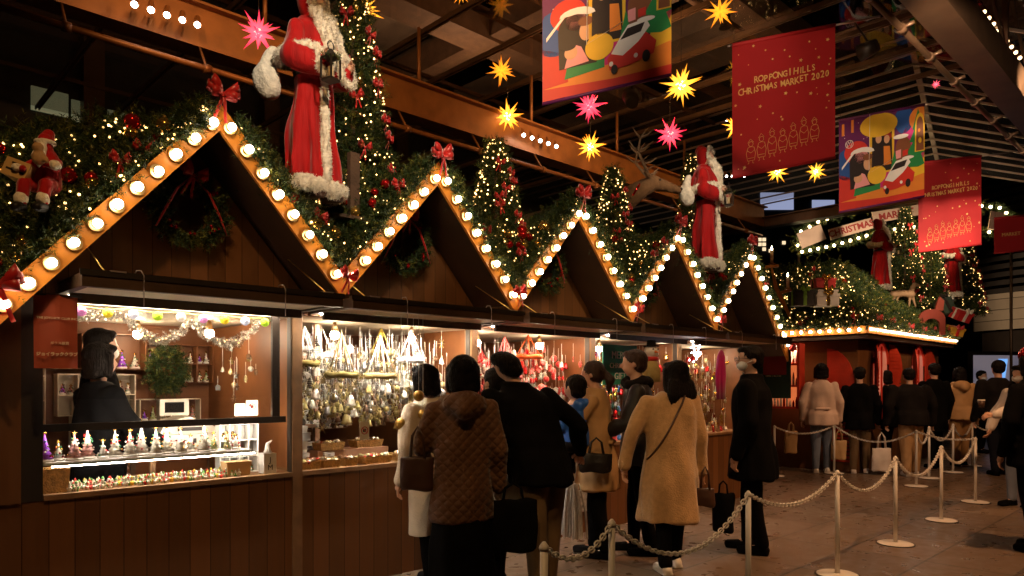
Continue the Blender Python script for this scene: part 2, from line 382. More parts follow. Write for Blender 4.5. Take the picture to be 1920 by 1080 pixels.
# ------------------------------------------------------------------ foliage
def needles(pts, nrm, L=.12, nl=.036, per=14, wid=.006, jit=.7, droop=-.25, mats=('needle', 'needle2'), tipshare=.22):
    """short fir twigs: a fan of separate needle triangles round each stem"""
    pts = np.asarray(pts, float); nrm = np.asarray(nrm, float); n = len(pts)
    d = nrm + RNG.normal(0, jit, (n, 3)) + np.array([0, 0, droop]); d /= np.linalg.norm(d, axis=1)[:, None]
    a = np.cross(d, RNG.normal(0, 1, (n, 3))); a /= np.linalg.norm(a, axis=1)[:, None]; b = np.cross(d, a)
    LL = L * RNG.uniform(.6, 1.2, n)
    V = np.zeros((n, per, 3, 3)); t = np.linspace(.08, 1, per)
    for k in range(per):
        ang = k * 2.4 + RNG.uniform(0, .6, n); side = np.cos(ang)[:, None] * a + np.sin(ang)[:, None] * b * .8
        base = pts + d * (LL * t[k])[:, None]; ln = nl * (1.15 - .45 * t[k])
        nd = d * .62 + side * .8; nd /= np.linalg.norm(nd, axis=1)[:, None]
        wv = np.cross(nd, RNG.normal(0, 1, (n, 3))); wv /= np.linalg.norm(wv, axis=1)[:, None]
        V[:, k, 0] = base - wv * wid / 2; V[:, k, 1] = base + wv * wid / 2; V[:, k, 2] = base + nd * ln
    me = bpy.data.meshes.new('needles'); N3 = n * per * 3
    me.vertices.add(N3); me.vertices.foreach_set('co', V.reshape(-1).astype('f'))
    me.loops.add(N3); me.loops.foreach_set('vertex_index', np.arange(N3, dtype='i'))
    F = n * per; me.polygons.add(F); me.polygons.foreach_set('loop_start', np.arange(0, N3, 3, dtype='i')); me.polygons.foreach_set('loop_total', np.full(F, 3, 'i'))
    for m_ in mats: me.materials.append(M[m_])
    if len(mats) > 1:
        mi = np.repeat((RNG.random(n) < tipshare).astype('i'), per); me.polygons.foreach_set('material_index', mi)
    me.update(calc_edges=True); return me
def lights(pts, r, mt, name, parent, n=6):
    mb = MB(); mb.use(mt, True)
    for p in pts: mb.sph(p, r * random.uniform(.7, 1.15), n, 4)
    return mb.build(name, parent)
def bow_mb(s=.1, mt=None):
    """a tied ribbon bow facing -y"""
    mb = MB(); mb.use(mt or M['red'], True)
    def strip(path, w0, w1, ax):
        vs = []; fs = []; n = len(path)
        for i, p in enumerate(path):
            w_ = (w0 + (w1 - w0) * math.sin(PI * i / (n - 1)) if w1 > w0 else w0 + (w1 - w0) * i / (n - 1)) / 2
            p = Vector(p); a = Vector(ax)
            vs += [p - a * w_, p + a * w_, p + a * w_ + Vector((0, .004, .002)), p - a * w_ + Vector((0, .004, .002))]
        for i in range(n - 1):
            q = i * 4
            for k in range(4): fs.append((q + k, q + (k + 1) % 4, q + 4 + (k + 1) % 4, q + 4 + k))
        fs += [(0, 1, 2, 3), tuple(4 * n - 4 + k for k in (3, 2, 1, 0))]
        mb.add([v * s for v in vs], fs)
    for sx in (-1, 1):
        for (ln, up, dy) in ((1.0, .35, -.15), (.8, .75, -.35), (.75, -.05, -.4)):
            path = []
            for i in range(13):
                t = 2 * PI * i / 12; q = (1 - math.cos(t)) / 2
                path.append((sx * (.08 + ln * q), dy * math.sin(t / 2) - .06 + .33 * math.sin(t), up * q + .02))
            strip(path, .22, .62, (-sx * up * .5, 0, .9))
        path = [(sx * (.05 + .35 * t ** 1.3), -.1 - .12 * math.sin(t * 5), -1.7 * t) for t in np.linspace(0, 1, 9)]
        strip(path, .25, .42 if False else .2, (1, .15, .25 * sx))
    mb.sph((0, -.12 * s, .02 * s), (.17 * s, .15 * s, .2 * s), 10, 6)
    return mb
BOW = {}
def bow(parent, loc, s=.1, rz=0, tilt=0):
    k = round(s, 3)
    if k not in BOW: BOW[k] = bow_mb(s).mesh('bow')
    o = link('bow', BOW[k], parent, loc=loc); o.rotation_euler = (tilt, random.uniform(-.3, .3), rz); return o
def sphere_mesh(name, r, mt, n=16, m=10, capm=None):
    mb = MB(); mb.use(mt, True); mb.sph((0, 0, 0), r, n, m)
    if capm: mb.use(capm, True); mb.tube([(0, 0, r * .95), (0, 0, r * 1.22)], r * .22, 8)
    return mb.mesh(name)
BAUB = {}
def bauble(parent, loc, r=.035, mt='bred'):
    k = (round(r, 3), mt)
    if k not in BAUB: BAUB[k] = sphere_mesh('bauble', r, M[mt], capm=M['gold'])
    return link('bauble', BAUB[k], parent, loc=loc)
def blobnoise(x, y, z, s): return mnoise.noise(Vector((x * s, y * s, z * s)))

# ------------------------------------------------------------------ ground
mg = grooves('stone_paving', (.135, .092, .062), (.9, .6), (0, 1), rough=.34, depth=.5, gap=.02, var=.35, vec='Object', gdark=.35)
g = MB().use(mg); g.add([(-60, -60, 0), (140, -60, 0), (140, 120, 0), (-60, 120, 0)], [(0, 1, 2, 3)]); go = g.build('ground'); go['kind'] = 'structure'
#

# ------------------------------------------------------------------ the row of market stalls
WP, WG = 4.4, 3.95               # wall plane, marquee plane
APX = [1.578, 3.102, 4.608, 6.077, 7.531]
VAL = [0.585, 2.354, 3.852, 5.374, 6.811, 8.50]
VAL = [0.585, 2.354, 3.852, 5.374, 6.86, 8.50]
ZA = 2.965; SL = 1.13; BW = .155          # outer apex height, pitch, vertical width of the marquee board
SILL = .83; HEAD = 1.86; BACK = 6.3
POST = [.834, 2.30, 3.85, 5.35, 6.85, 8.40]
bulb_me = MB().use(M['bulb'], True).sph((0, -.040, 0), .0238, 14, 9).mesh('bulb')
sock = MB().use(M['socket'], True); sock.tube([(0, -.004, 0), (0, -.016, 0)], .036, 16); sock.tube([(0, -.006, 0), (0, -.03, 0)], .02, 12)
sock_me = sock.mesh('socket')
stall_desc = [
 ('widest brown timber stall at the left end, glazed front with glass trees', 0),
 ('brown timber stall second from the left, white ornament rings at its counter', 1),
 ('brown timber stall in the middle of the row, hung with red mobiles', 2),
 ('brown timber stall fourth along the row, snowman and green poster inside', 3),
 ('brown timber stall at the far right end of the row, dim gold wares', 4)]
STALLS = []
for i, (lab, k) in enumerate(stall_desc):
    ax = APX[i]; u0, u1 = POST[i], POST[i + 1]
    st = thing('market_stall', lab, 'market stall', (ax, WP, 0), group='gabled market stalls in a row'); STALLS.append(st)
    x0, x1 = u0 - ax, u1 - ax
    xe = (VAL[i] - ax) if i else -1.03; xr = (VAL[i + 1] - ax) if i < 4 else 1.0
    # counter front
    mb = MB().use(M['planks']); mb.box(x0 - (.28 if i == 0 else 0), x1 - .07, 0, .03, 0.0, SILL - .03)
    mb.build('counter_front', st)
    mb = MB().use(M['post']); mb.box(x0, x1 - .07, -.02, .55, SILL - .028, SILL); mb.build('counter_top', st)
    # posts
    mb = MB().use(M['post'])
    mb.box(x1 - .07, x1 + .0, -.012, .07, 0, HEAD + .03)
    mb.use(M['dark']).box(x1 - .078, x1 - .0705, .0, .05, SILL, HEAD); mb.build('post', st)
    if i == 0:
        mb = MB().use(M['planks']); mb.box(x0 - .55, x0 - .10, -.02, .05, SILL - .029, HEAD + .26)
        mb.use(M['dark']).box(x0 - .099, x0 - .002, -.005, .06, SILL - .029, HEAD + .10); mb.build('corner_panel', st)
        mb = MB().use(M['planks']); mb.box(x0 - .55, x0 - .281, -.02, .05, 0, SILL - .03); mb.build('lower_panel', st)
    # gable wall
    mb = MB().use(M['gplanks'])
    zt = ZA - .12; hb = (zt - HEAD) / SL
    xl, xrr = max(-hb, xe + .01), min(hb, xr - .01)
    zl, zr = zt - abs(xl) * SL, zt - abs(xrr) * SL
    mb.prism([(xl, HEAD + .012), (xrr, HEAD + .012), (xrr, zr), (0, zt), (xl, zl)], .04); mb.build('gable_wall', st)
    # roof: two slopes from marquee plane backwards
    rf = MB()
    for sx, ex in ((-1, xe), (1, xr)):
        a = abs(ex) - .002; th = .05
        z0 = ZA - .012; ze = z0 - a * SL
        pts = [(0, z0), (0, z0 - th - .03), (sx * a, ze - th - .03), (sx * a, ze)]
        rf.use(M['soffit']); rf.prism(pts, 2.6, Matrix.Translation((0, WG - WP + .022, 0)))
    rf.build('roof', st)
    # marquee boards with bulbs
    for sx, ex in ((-1, xe), (1, xr)):
        a = abs(ex); b = MB().use(M['board'])
        b.prism([(0, ZA), (0, ZA - BW), (sx * a, ZA - BW - a * SL), (sx * a, ZA - a * SL)] , .022, Matrix.Translation((0, WG - WP - .002 if sx < 0 else WG - WP - .0, 0)))
        bo = b.build('marquee_board', st)
        nb = int((a - .035) / .0935); 
        for q in range(nb + 1):
            du = .05 + q * .0935
            if du > a - .02: break
            zz = ZA - BW / 2 - du * SL
            l = link('light_bulb', bulb_me, bo, loc=(sx * du + random.uniform(-.004, .004), WG - WP - .002, zz + random.uniform(-.004, .004))); l.scale = (random.uniform(.92, 1.04),) * 3; link('socket', sock_me, bo, loc=(sx * du, WG - WP - .002, zz))
    bow(st, (0, WG - WP - .03, ZA + .03), .085)
    bow(st, (xr - .0, WG - WP - .04, ZA - abs(xr) * SL - .01), .062)
    if i == 0: bow(st, (xe + .02, WG - WP - .04, ZA - abs(xe) * SL + .05), .095)
    # awning flap propped out level over the counter
    aw = MB().use(M['awn']); a0, a1 = x0 + .05, x1 - .02; w0, w1 = -.56, -.02; za = 1.90
    aw.box(a0, a1, w0, w0 + .045, za - .022, za + .055); aw.box(a0, a1, w1 - .04, w1, za - .02, za + .03)
    for xx in (a0 + .001, a1 - .041): aw.box(xx, xx + .04, w0 + .046, w1 - .041, za - .018, za + .045)
    aw.use(M['cream']).box(a0 + .042, a1 - .042, w0 + .046, w1 - .041, za - .008, za + .01)
    aw.use(M['dark']).box(a0 - .01, a1 + .01, w0 - .006, w0 - .001, za + .03, za + .06)
    for xx in (a0 + .12, a1 - .14): aw.use(M['silver']).box(xx, xx + .07, w0 - .01, w0 + .03, za + .056, za + .064)
    aw.build('awning', st)
    for xx in (a0 + .1, a1 - .1):
        wr = MB().use(M['gold'], True); wr.tube([(xx, w0 + .02, za + .06), (xx - .02, -.002, za + .36)], .0035, 6); wr.build('stay_rod', st)
    for q in range(2):
        hx = a0 + .35 + q * .7 + random.uniform(-.1, .1); hk = MB().use(M['silver'], True)
        hk.tube([(hx, w0 - .014, za - .10), (hx, w0 - .014, za + .05), (hx - .012, w0 - .012, za + .075), (hx - .03, w0, za + .075), (hx - .036, w0 + .01, za + .055)], .003, 6); hk.build('hook', st)
    # interior
    inn = MB().use(M['inwood'])
    inn.box(x0, x1, BACK - WP - .3, BACK - WP - .27, 0, HEAD + .04)
    inn.build('back_wall', st)
    cl = MB().use(M['cream']); cl.box(x0, x1, .08, 1.58, HEAD + .012, HEAD + .03); cl.build('ceiling_panel', st)
    sw = MB().use(M['inwood']); sw.box(x1 + .002, x1 + .022, .08, 1.6, 0, HEAD); sw.build('side_wall', st)
    if i == 0: MB().use(M['inwood']).box(x0 - .03, x0 - .01, .065, 1.6, 0, HEAD).build('side_wall', st)
    sl = MB().use(emis('fill_strip_glow', [(1, .84, .64), (1, .90, .76), (1, .70, .52), (1, .84, .68), (1, .72, .45)][i], [120, 300, 190, 120, 60][i])); sl.box(x0 + .1, x1 - .15, -.085, -.065, HEAD + .016, HEAD + .024)  # strip added under the awning to brighten counter and goods
    sl.build('fill_strip', st)
    if i == 0:  # three more strips added behind the glass to brighten the wares
        MB().use(emis('fill_inner_glow', (1, .85, .66), 8)).box(x0 + .1, x1 - .15, .10, .12, HEAD - .002, HEAD + .008).build('fill_strip', st)
        MB().use(emis('fill_rail_glow', (1, .88, .72), 62)).box(x0 + .05, x1 - .16, .041, .047, 1.168, 1.192).build('fill_strip', st)
        MB().use(emis('fill_shelf_glow', (1, .88, .72), 60)).box(x0 + .05, x1 - .3, .052, .060, .966, .971).build('fill_strip', st)
    MB().use(M['awn']).box(x0 + .095, x1 - .065, -.125, -.105, HEAD - .022, HEAD + .0305).build('added_valance', st)  # board added only to hide the strip from view
    fl = MB().use(M['dark']); fl.box(x0, x1, .031, 1.58, .0, .10 if i == 0 else .02); fl.build('floor_board', st)

# warm lamps inside (each an actual lamp hanging from the stall ceiling)
lampm = MB().use(M['socket'], True).tube([(0, 0, 0), (0, 0, -.07)], [.012, .03], 12); lampm.use(emis('shop_lamp_glow', (1, .80, .56), 110), True).sph((0, 0, -.095), .034, 14, 9)
LAMP = lampm.mesh('shop_lamp')
lamp_spots = [(1.66, 5.65, 17, WARM), (2.02, 5.25, 17, (1, .75, .5)), (2.75, 4.75, 26, (1, .84, .66)), (3.45, 4.75, 26, (1, .84, .66)), (4.2, 4.8, 15, (1, .66, .45)), (4.95, 4.75, 20, (1, .72, .5)), (5.85, 4.75, 20, (1, .8, .6)), (7.4, 5.0, 8, (1, .62, .35)), (8.0, 4.9, 5, (1, .7, .5))]
lamp_lab = ['over the shelf behind the two staff', 'beside the pale cash register', 'over the white gift boxes', 'above the hanging gold balls', 'among the red mobiles by the beige coat', 'beside the white paper lantern', 'above the snowman', 'over the gold candle arches', 'at the far end of the row']
for (x, y, pw, c), ll in zip(lamp_spots, lamp_lab):
    o = link('shop_lamp', LAMP, loc=(x, y, HEAD + .01)); tag(o, 'bare glowing shop lamp ' + ll, 'lamp', 'lamps inside the stalls')

# ------------------------------------------------------------------ greenery on the roofs
def roofz(u):
    k = min(range(5), key=lambda j: abs(u - APX[j])); return ZA - abs(u - APX[k]) * SL
def garland(name, label, ua, ub, topf, seed, nb=5, nl=150, mix='rg', wb=4.75, dens=1.0, loc=None, core=True, group='evergreen garlands on the stall roofs'):
    rs = random.Random(seed); uc = (ua + ub) / 2
    base = Vector((uc, 4.3, 2.2)); t = thing(name, label, 'garland', base, group=group)
    surf = []
    def top(u): return topf(u) + .07 * blobnoise(u, seed, 0, 3.2)
    def front(u, z):   # depth of the leafy face at this height
        return WG + .06 + max(0, z - roofz(u)) * .42 + .07 * blobnoise(u, z, seed, 4) 
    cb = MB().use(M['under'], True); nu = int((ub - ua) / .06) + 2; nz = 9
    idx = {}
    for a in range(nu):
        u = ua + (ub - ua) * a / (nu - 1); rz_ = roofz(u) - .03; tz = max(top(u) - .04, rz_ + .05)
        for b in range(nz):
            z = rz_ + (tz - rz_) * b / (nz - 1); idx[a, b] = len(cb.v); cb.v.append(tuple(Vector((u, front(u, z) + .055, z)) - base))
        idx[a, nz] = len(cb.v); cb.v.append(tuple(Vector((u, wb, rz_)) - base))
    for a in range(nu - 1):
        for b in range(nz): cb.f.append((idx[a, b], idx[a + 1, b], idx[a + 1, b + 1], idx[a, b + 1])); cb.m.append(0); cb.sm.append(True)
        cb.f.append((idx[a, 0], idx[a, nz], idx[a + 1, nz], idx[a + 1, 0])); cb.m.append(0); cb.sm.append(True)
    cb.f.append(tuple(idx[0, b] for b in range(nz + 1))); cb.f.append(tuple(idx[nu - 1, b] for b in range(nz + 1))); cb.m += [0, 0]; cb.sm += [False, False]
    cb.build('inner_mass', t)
    pts = []; nr = []
    area = 0
    for _ in range(int(2600 * (ub - ua) * dens)):
        u = rs.uniform(ua, ub); rz_ = roofz(u); tz = top(u)
        if tz < rz_ + .04: tz = rz_ + .04
        z = rs.uniform(rz_ - .02, tz + .03); 
        if z - rz_ < .12 or rs.random() < min(1, .25 + (tz - rz_)):
            pts.append(Vector((u, front(u, z) + rs.uniform(-.03, .04), z)) - base); nr.append((rs.uniform(-.4, .4), -1, .5))
    for _ in range(int(500 * (ub - ua) * dens)):
        u = rs.uniform(ua, ub); z = max(top(u), roofz(u) + .03); y = rs.uniform(front(u, z), wb); pts.append(Vector((u, y, z - (y - front(u, z)) * .15)) - base); nr.append((rs.uniform(-.4, .4), -.2, 1))
    # fringe that hangs over the outer edge of the marquee boards
    n_fr = int(900 * (ub - ua))
    for _ in range(n_fr):
        u = rs.uniform(ua, ub); k = min(range(5), key=lambda j: abs(u - APX[j])); z = roofz(u) + rs.uniform(-.005, .05)
        pts.append(Vector((u, WG + rs.uniform(.03, .12), z + .02)) - base); nr.append((rs.uniform(-.5, .5), -.8, .7))
    link('sprigs', needles(pts, nr, L=.10, nl=.034), t)
    ls = []
    for _ in range(nl):
        u = rs.uniform(ua, ub); rz_ = roofz(u); tz = max(top(u), rz_ + .06); z = rs.uniform(rz_ + .02, tz)
        if tz - rz_ < .1 and rs.random() < .5: continue
        ls.append(Vector((u, front(u, z) - rs.uniform(.03, .09), z)) - base)
    lights(ls[:int(len(ls) * .66)], .0060, M['fairy'], 'light_string', t)
    for q in range(int(nb * 1.7)):
        for _ in range(20):
            u = rs.uniform(ua, ub); rz_ = roofz(u); tz = top(u)
            if tz - rz_ > .12: break
        z = rs.uniform(rz_ + .06, tz); c = 'bred' if rs.random() < .55 else 'bgold'
        bauble(t, Vector((u, front(u, z) - .07, z)) - base, rs.choice([.026, .034, .042]), c)
    for q in range(2):
        u = rs.uniform(ua + .2, ub - .2); z = roofz(u) + max(.06, (top(u) - roofz(u)) * rs.uniform(.3, .8)); bow(t, Vector((u, front(u, z) - .09, z)) - base, .05)
    return t
garland('evergreen_garland', 'long evergreen garland climbing the left slope of the widest stall', .15, 1.5, lambda u: 2.36 + (u - .1) * .45 if u < 1.15 else 2.83 - (u - 1.15) * .05, 3, 12, 300, wb=4.7)
garland('evergreen_garland', 'evergreen garland filling the roof valley beneath the tall lantern bearer', 1.7, 3.05, lambda u: 2.70 + .12 * math.sin(u * 3), 8, 12, 210)
garland('evergreen_garland', 'evergreen garland in the valley with the slim lit fir, red baubles', 3.18, 4.58, lambda u: 2.62 + .16 * max(0, (u - 3.7)), 15, 9, 220)
garland('evergreen_garland', 'evergreen garland in the valley below the stag head', 4.7, 6.03, lambda u: 2.84 - .05 * abs(u - 5.3), 22, 6, 240)
garland('evergreen_garland', 'evergreen garland in the last valley under the smaller lantern bearer', 6.15, 7.48, lambda u: 2.72 + .10 * max(0, u - 6.8), 29, 7, 220)
garland('evergreen_garland', 'thin evergreen fringe on the last roof slope beside the candles', 7.6, 8.3, lambda u: roofz(u) + .07, 35, 2, 30)

# ------------------------------------------------------------------ wreaths in the gables
for i, (dz, lab) in enumerate([(2.43, 'dark wreath with red ribbons in the shadow of the widest gable'), (2.44, 'holly wreath with red berries in the second gable from the left'), (2.44, 'holly wreath in the gable of the middle stall'), (2.44, 'small far wreath in the fourth gable, half hidden by its slope')]):
    t = thing('wreath', lab, 'wreath', (APX[i] - .03, WP - .07, dz), group='wreaths hung in the gables')
    pts = []; nr = []
    for _ in range(520):
        a = random.uniform(0, 2 * PI); r = .155 + random.uniform(-.035, .035); pts.append((r * math.cos(a), random.uniform(-.04, .03), r * math.sin(a))); nr.append((math.cos(a) * .6 - math.sin(a) * .7, -.5, math.sin(a) * .6 + math.cos(a) * .7))
    link('foliage', needles(pts, nr, L=.08, nl=.03, wid=.007), t)
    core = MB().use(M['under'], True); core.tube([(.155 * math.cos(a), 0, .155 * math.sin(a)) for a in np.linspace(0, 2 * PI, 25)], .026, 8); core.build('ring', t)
    b = bow(t, (0, -.06, .19), .075)
    rb = MB().use(M['red'], True)
    for sx in (-1, 1):
        rb.tube([(0, -.05, .19), (sx * .09, -.075, .10), (sx * .15, -.07, -.02), (sx * .20, -.06, -.13)], [.004, .007, .008, .004], 6)
    rb.build('ribbon', t)
    be = MB().use(M['bred'], True)
    for _ in range(16):
        a = random.choice([-.6, -.9, -2.3, .9, -1.6]) + random.uniform(-.2, .2); be.sph((.16 * math.cos(a) + random.uniform(-.02, .02), -.06, .16 * math.sin(a) + random.uniform(-.02, .02)), .010, 8, 5)
    be.build('berries', t)

# ------------------------------------------------------------------ small fir trees with lights
def fir(label, loc, h, r, seed, bows=8, nl=90, group='lit fir trees on the roofs', inverted=False):
    rs = random.Random(seed); t = thing('fir_tree', label, 'tree', loc, group=group)
    tr = MB().use(M['bark'], True); tr.tube([(0, 0, -.05), (0, 0, h * .95)], [.025, .006], 8); tr.build('trunk', t)
    pts = []; nr = []
    for _ in range(int(1500 * h * (r / .2))):
        z = h * rs.random() ** 1.35; rr = r * (1 - z / h) ** .8 * (1 + .16 * math.sin(z * 40 / h)) * rs.uniform(.45, 1); a = rs.uniform(0, 2 * PI)
        pts.append((rr * math.cos(a), rr * math.sin(a), z)); nr.append((math.cos(a), math.sin(a), .25))
    link('crown', needles(pts, nr, L=.10, nl=.032, jit=.45), t)
    ls = []
    for _ in range(int(nl * 1.9)):
        z = h * rs.random() ** 1.2; rr = r * (1 - z / h) ** .8 + .045; a = rs.uniform(0, 2 * PI); ls.append((rr * math.cos(a), rr * math.sin(a), z))
    lights(ls, .0064, M['fairy'], 'light_string', t)
    for q in range(bows):
        z = h * (.05 + .8 * q / bows); rr = r * (1 - z / h) ** .8 + .05; a = -PI / 2 - .9 + 1.6 * rs.random()
        bow(t, (rr * math.cos(a), rr * math.sin(a), z), .042 if r < .3 else .05, rz=a + PI / 2)
    return t
fir('slim lit fir with red bows between the second and third gables', (4.02, 4.36, 2.50), .92, .24, 1, 10, 120)
fir('lit fir left of the stag head, behind the third gable', (5.62, 4.38, 2.55), .98, .22, 2, 9, 110)
fir('tall lit fir with large red bows just behind the big lantern bearer', (2.86, 4.68, 2.75), 1.75, .30, 3, 11, 170)
fir('lit fir with red bows behind the smaller lantern bearer', (7.50, 4.65, 2.70), 1.45, .25, 4, 9, 120)
# ------------------------------------------------------------------ figures
def warp_fn(h, lean, twist=0):
    lx, ly = lean
    def w(co):
        t = np.clip((co[:, 2] / h - .45) / .55, 0, 1) ** 1.25
        co = co.copy(); co[:, 0] += lx * t; co[:, 1] += ly * t; co[:, 2] -= (abs(lx) * .25 + abs(ly) * .3) * t * t
        return co
    return w
def finger_hand(mb, c, d, side, s=1.0, curl=.5):
    """palm with five bent fingers; c wrist, d pointing direction, side: thumb direction"""
    c = Vector(c); d = Vector(d).normalized(); sd = Vector(side); sd = (sd - d * sd.dot(d)).normalized(); n = d.cross(sd)
    mb.cap(c, c + d * .045 * s, .019 * s, .024 * s, 10)
    for k, ln in enumerate((.058, .068, .072, .064)):
        o = c + d * (.07 * s) + sd * ((k - 1.5) * -.0165 * s) ; a = o - d * .03 * s; b = o + (d + n * curl * .5).normalized() * ln * .45 * s
        e = b + (d * (1 - curl) + n * curl * 1.4).normalized() * ln * .5 * s
        mb.chain([a, o, b, e], [.0085 * s, .0085 * s, .0078 * s, .0062 * s], 7)
    o = c + sd * .02 * s + d * .018 * s; b = o + (sd * .7 + d * .8).normalized() * .034 * s; e = b + (d + n * .4 + sd * .2).normalized() * .028 * s
    mb.chain([o, b, e], [.011 * s, .009 * s, .0072 * s], 7)
def person(label, loc, rz, h=1.6, coat='black', hem=.48, legs='black', hair='short', hairc='hair', lean=(0, 0), head=(0, 0, 0), armL=None, armR=None,
           bulk=1.0, shoes='black', mask=False, glasses=False, collar=None, hood=False, skirt=None, stride=.04, flare=1.0, vox=.013, bandbag=None, scarf=None,
           female=False, group=None, hatc=None, backp=None, folds=.03, name='person', belt=False, skirthem=.2, legw=1.0):
    """standing figure facing +y; arms as (elbow, wrist) in fractions of height"""
    H = h; sw = (.118 if female else .128) * bulk
    W = warp_fn(H, lean); hx, hy, yaw = head
    hc = Vector((hx, hy + .012 * H, .932 * H))
    defL = [(-.158 * bulk, -.012, .645), (-.160 * bulk, .035, .49)]; defR = [(.158 * bulk, -.012, .645), (.160 * bulk, .035, .49)]
    armL = armL or defL; armR = armR or defR
    A = []
    for sx, arm in ((-1, armL), (1, armR)):
        A.append((Vector((sx * sw * H * .90, 0, .795 * H)), Vector(arm[0]) * H, Vector(arm[1]) * H))
    # ---- skin: one continuous body
    b = MB(); b.use(M['skin'])
    Rh = Matrix.Rotation(yaw, 4, 'Z')
    def hp(x, y, z): return hc + (Rh @ Vector((x * H, y * H, z * H)))
    b.sph(hp(0, -.004, .012), (.046 * H, .055 * H, .053 * H), 20, 14, Rh.to_3x3())
    b.sph(hp(0, .010, -.022), (.036 * H, .040 * H, .043 * H), 16, 10, Rh.to_3x3())
    b.cap(hp(0, .050, .004), hp(0, .060, -.012), .006 * H, .0095 * H, 8)             # nose
    b.cap(hp(-.014, .049, -.030), hp(.014, .049, -.030), .0045 * H, .0045 * H, 8)     # lips
    for sx in (-1, 1):
        b.sph(hp(sx * .046, -.006, -.002), (.007 * H, .013 * H, .018 * H), 8, 6, Rh.to_3x3())
        b.sph(hp(sx * .018, .044, .016), (.011 * H, .006 * H, .004 * H), 8, 6, Rh.to_3x3())
    b.cap(Vector((hx * .5, 0, .82 * H)), hp(0, -.008, -.03), .030 * H, .029 * H, 14)
    b.cap((-sw * H * .45, 0, .765 * H), (sw * H * .45, 0, .765 * H), .034 * H, .034 * H); b.cap((0, .004 * H, .745 * H), (0, 0, .55 * H), .060 * H, .060 * H)
    for (s0, e0, w0) in A: b.chain([s0, e0, w0], [.030 * H, .026 * H, .017 * H], 10)
    ft = []
    for sx in (-1, 1):
        fy = stride * sx * H; ft.append((sx * .052 * H, fy)); b.chain([(sx * .048 * H, 0, .52 * H), (sx * .05 * H, fy * .5 + .008 * H, .28 * H), (sx * .052 * H, fy - .01 * H, .045 * H)], [.045 * H, .032 * H, .020 * H], 12)
        b.cap((sx * .052 * H, fy, .03 * H), (sx * .056 * H, fy + .07 * H, .022 * H), .02 * H, .016 * H, 10)
    me = organic(b, 'person_body', vox, 2, warp=W)
    me.materials.clear(); me.materials.append(M['skin'])
    # add hands (five fingers) to the same skin mesh
    hb = MB(); hb.use(M['skin'], True)
    for sx, (s0, e0, w0) in zip((-1, 1), A):
        d = (w0 - e0).normalized(); finger_hand(hb, w0 + d * .01 * H, d, Vector((-sx * .6, .8, 0)), H / 1.65, .55)
    hm = hb.mesh('hand'); co = np.empty(len(hm.vertices) * 3, 'f'); hm.vertices.foreach_get('co', co); co = W(co.reshape(-1, 3)); hm.vertices.foreach_set('co', co.ravel())
    bmx = bmesh.new(); bmx.from_mesh(me); bmx.from_mesh(hm); bmx.to_mesh(me); bmx.free(); bpy.data.meshes.remove(hm)
    o = link(name, me, loc=loc, rz=rz); tag(o, label, name, group)
    # ---- trousers
    if legs:
        t = MB(); 
        for sx, (fx, fy) in zip((-1, 1), ft):
            k = legw
            t.chain([(sx * .045 * H, 0, .50 * H), (sx * .05 * H, fy * .5 + .006 * H, .28 * H), (fx, fy - .012 * H, .055 * H)], [.056 * H * k, .042 * H * k, .031 * H * k], 14)
        m_ = organic(t, 'trousers', .014, 3, .012, .10, W); m_.materials.append(M[legs]); link('trousers', m_, o)
    s_ = MB(); s_.use(M[shoes])
    for sx, (fx, fy) in zip((-1, 1), ft):
        s_.cap((fx, fy - .025 * H, .026 * H), (fx * 1.08, fy + .085 * H, .019 * H), .025 * H, .019 * H, 12); s_.cap((fx, fy - .014 * H, .03 * H), (fx, fy - .012 * H, .06 * H), .024 * H, .024 * H, 12)
        s_.box(fx - .022 * H, fx + .025 * H, fy - .045 * H, fy + .095 * H, 0.001, .014 * H)
    m_ = organic(s_, 'shoes', .009, 2); m_.materials.append(M[shoes]); link('shoes', m_, o)
    if skirt:
        t = MB(); zt = (hem + .08) * H; zb = skirthem * H
        t.loft([(zb, 0, 0, .125 * H, .105 * H, .06, 6), ((zb + zt) / 2, 0, 0, .118 * H, .098 * H, .04, 6), (zt, 0, 0, .105 * H, .085 * H)])
        m_ = organic(t, 'skirt', .013, 2, .008, .08, W); m_.materials.append(M[skirt]); link('skirt', m_, o)
    # ---- coat
    c = MB(); hz = hem * H; fl = flare
    c.loft([(hz, 0, 0, .125 * H * fl * bulk, .098 * H * fl * bulk, folds, 5), (hz + .10 * H, 0, 0, .122 * H * (1 + (fl - 1) * .75) * bulk, .093 * H * (1 + (fl - 1) * .7) * bulk, folds * .7, 5),
            (max(.58, hem + .14) * H, 0, 0, .112 * H * (1 + (fl - 1) * .3) * bulk, .080 * H * bulk, folds * .3, 5), (.68 * H, 0, 0, .114 * H * bulk, .080 * H * bulk),
            (.74 * H, 0, -.002 * H, .120 * H * bulk, .078 * H * bulk), (.785 * H, 0, 0, .116 * H * bulk, .070 * H * bulk), (.818 * H, 0, 0, .088 * H * bulk, .060 * H), (.848 * H, hx * .3, 0, .050 * H, .050 * H)], 44)
    for (s0, e0, w0) in A:
        c.cap(s0 + Vector((0, 0, -.005 * H)), e0, .044 * H * bulk, .038 * H * bulk, 14); c.cap(e0, w0, .038 * H * bulk, .031 * H * bulk, 14)
        c.cap(s0 * .8 + Vector((0, 0, .148 * H)), s0, .036 * H, .043 * H * bulk, 14)
    if collar: c.loft([(.815 * H, hx * .2, 0, .062 * H, .058 * H), (.862 * H, hx * .5, 0, .052 * H, .052 * H)], 24)
    if hood:
        c.sph((hx * .4, -.052 * H, .815 * H), (.082 * H, .058 * H, .052 * H), 18, 12); c.chain([(-.065 * H, 0, .82 * H), (0, -.085 * H, .795 * H), (.065 * H, 0, .82 * H)], [.032 * H, .045 * H, .032 * H], 12)
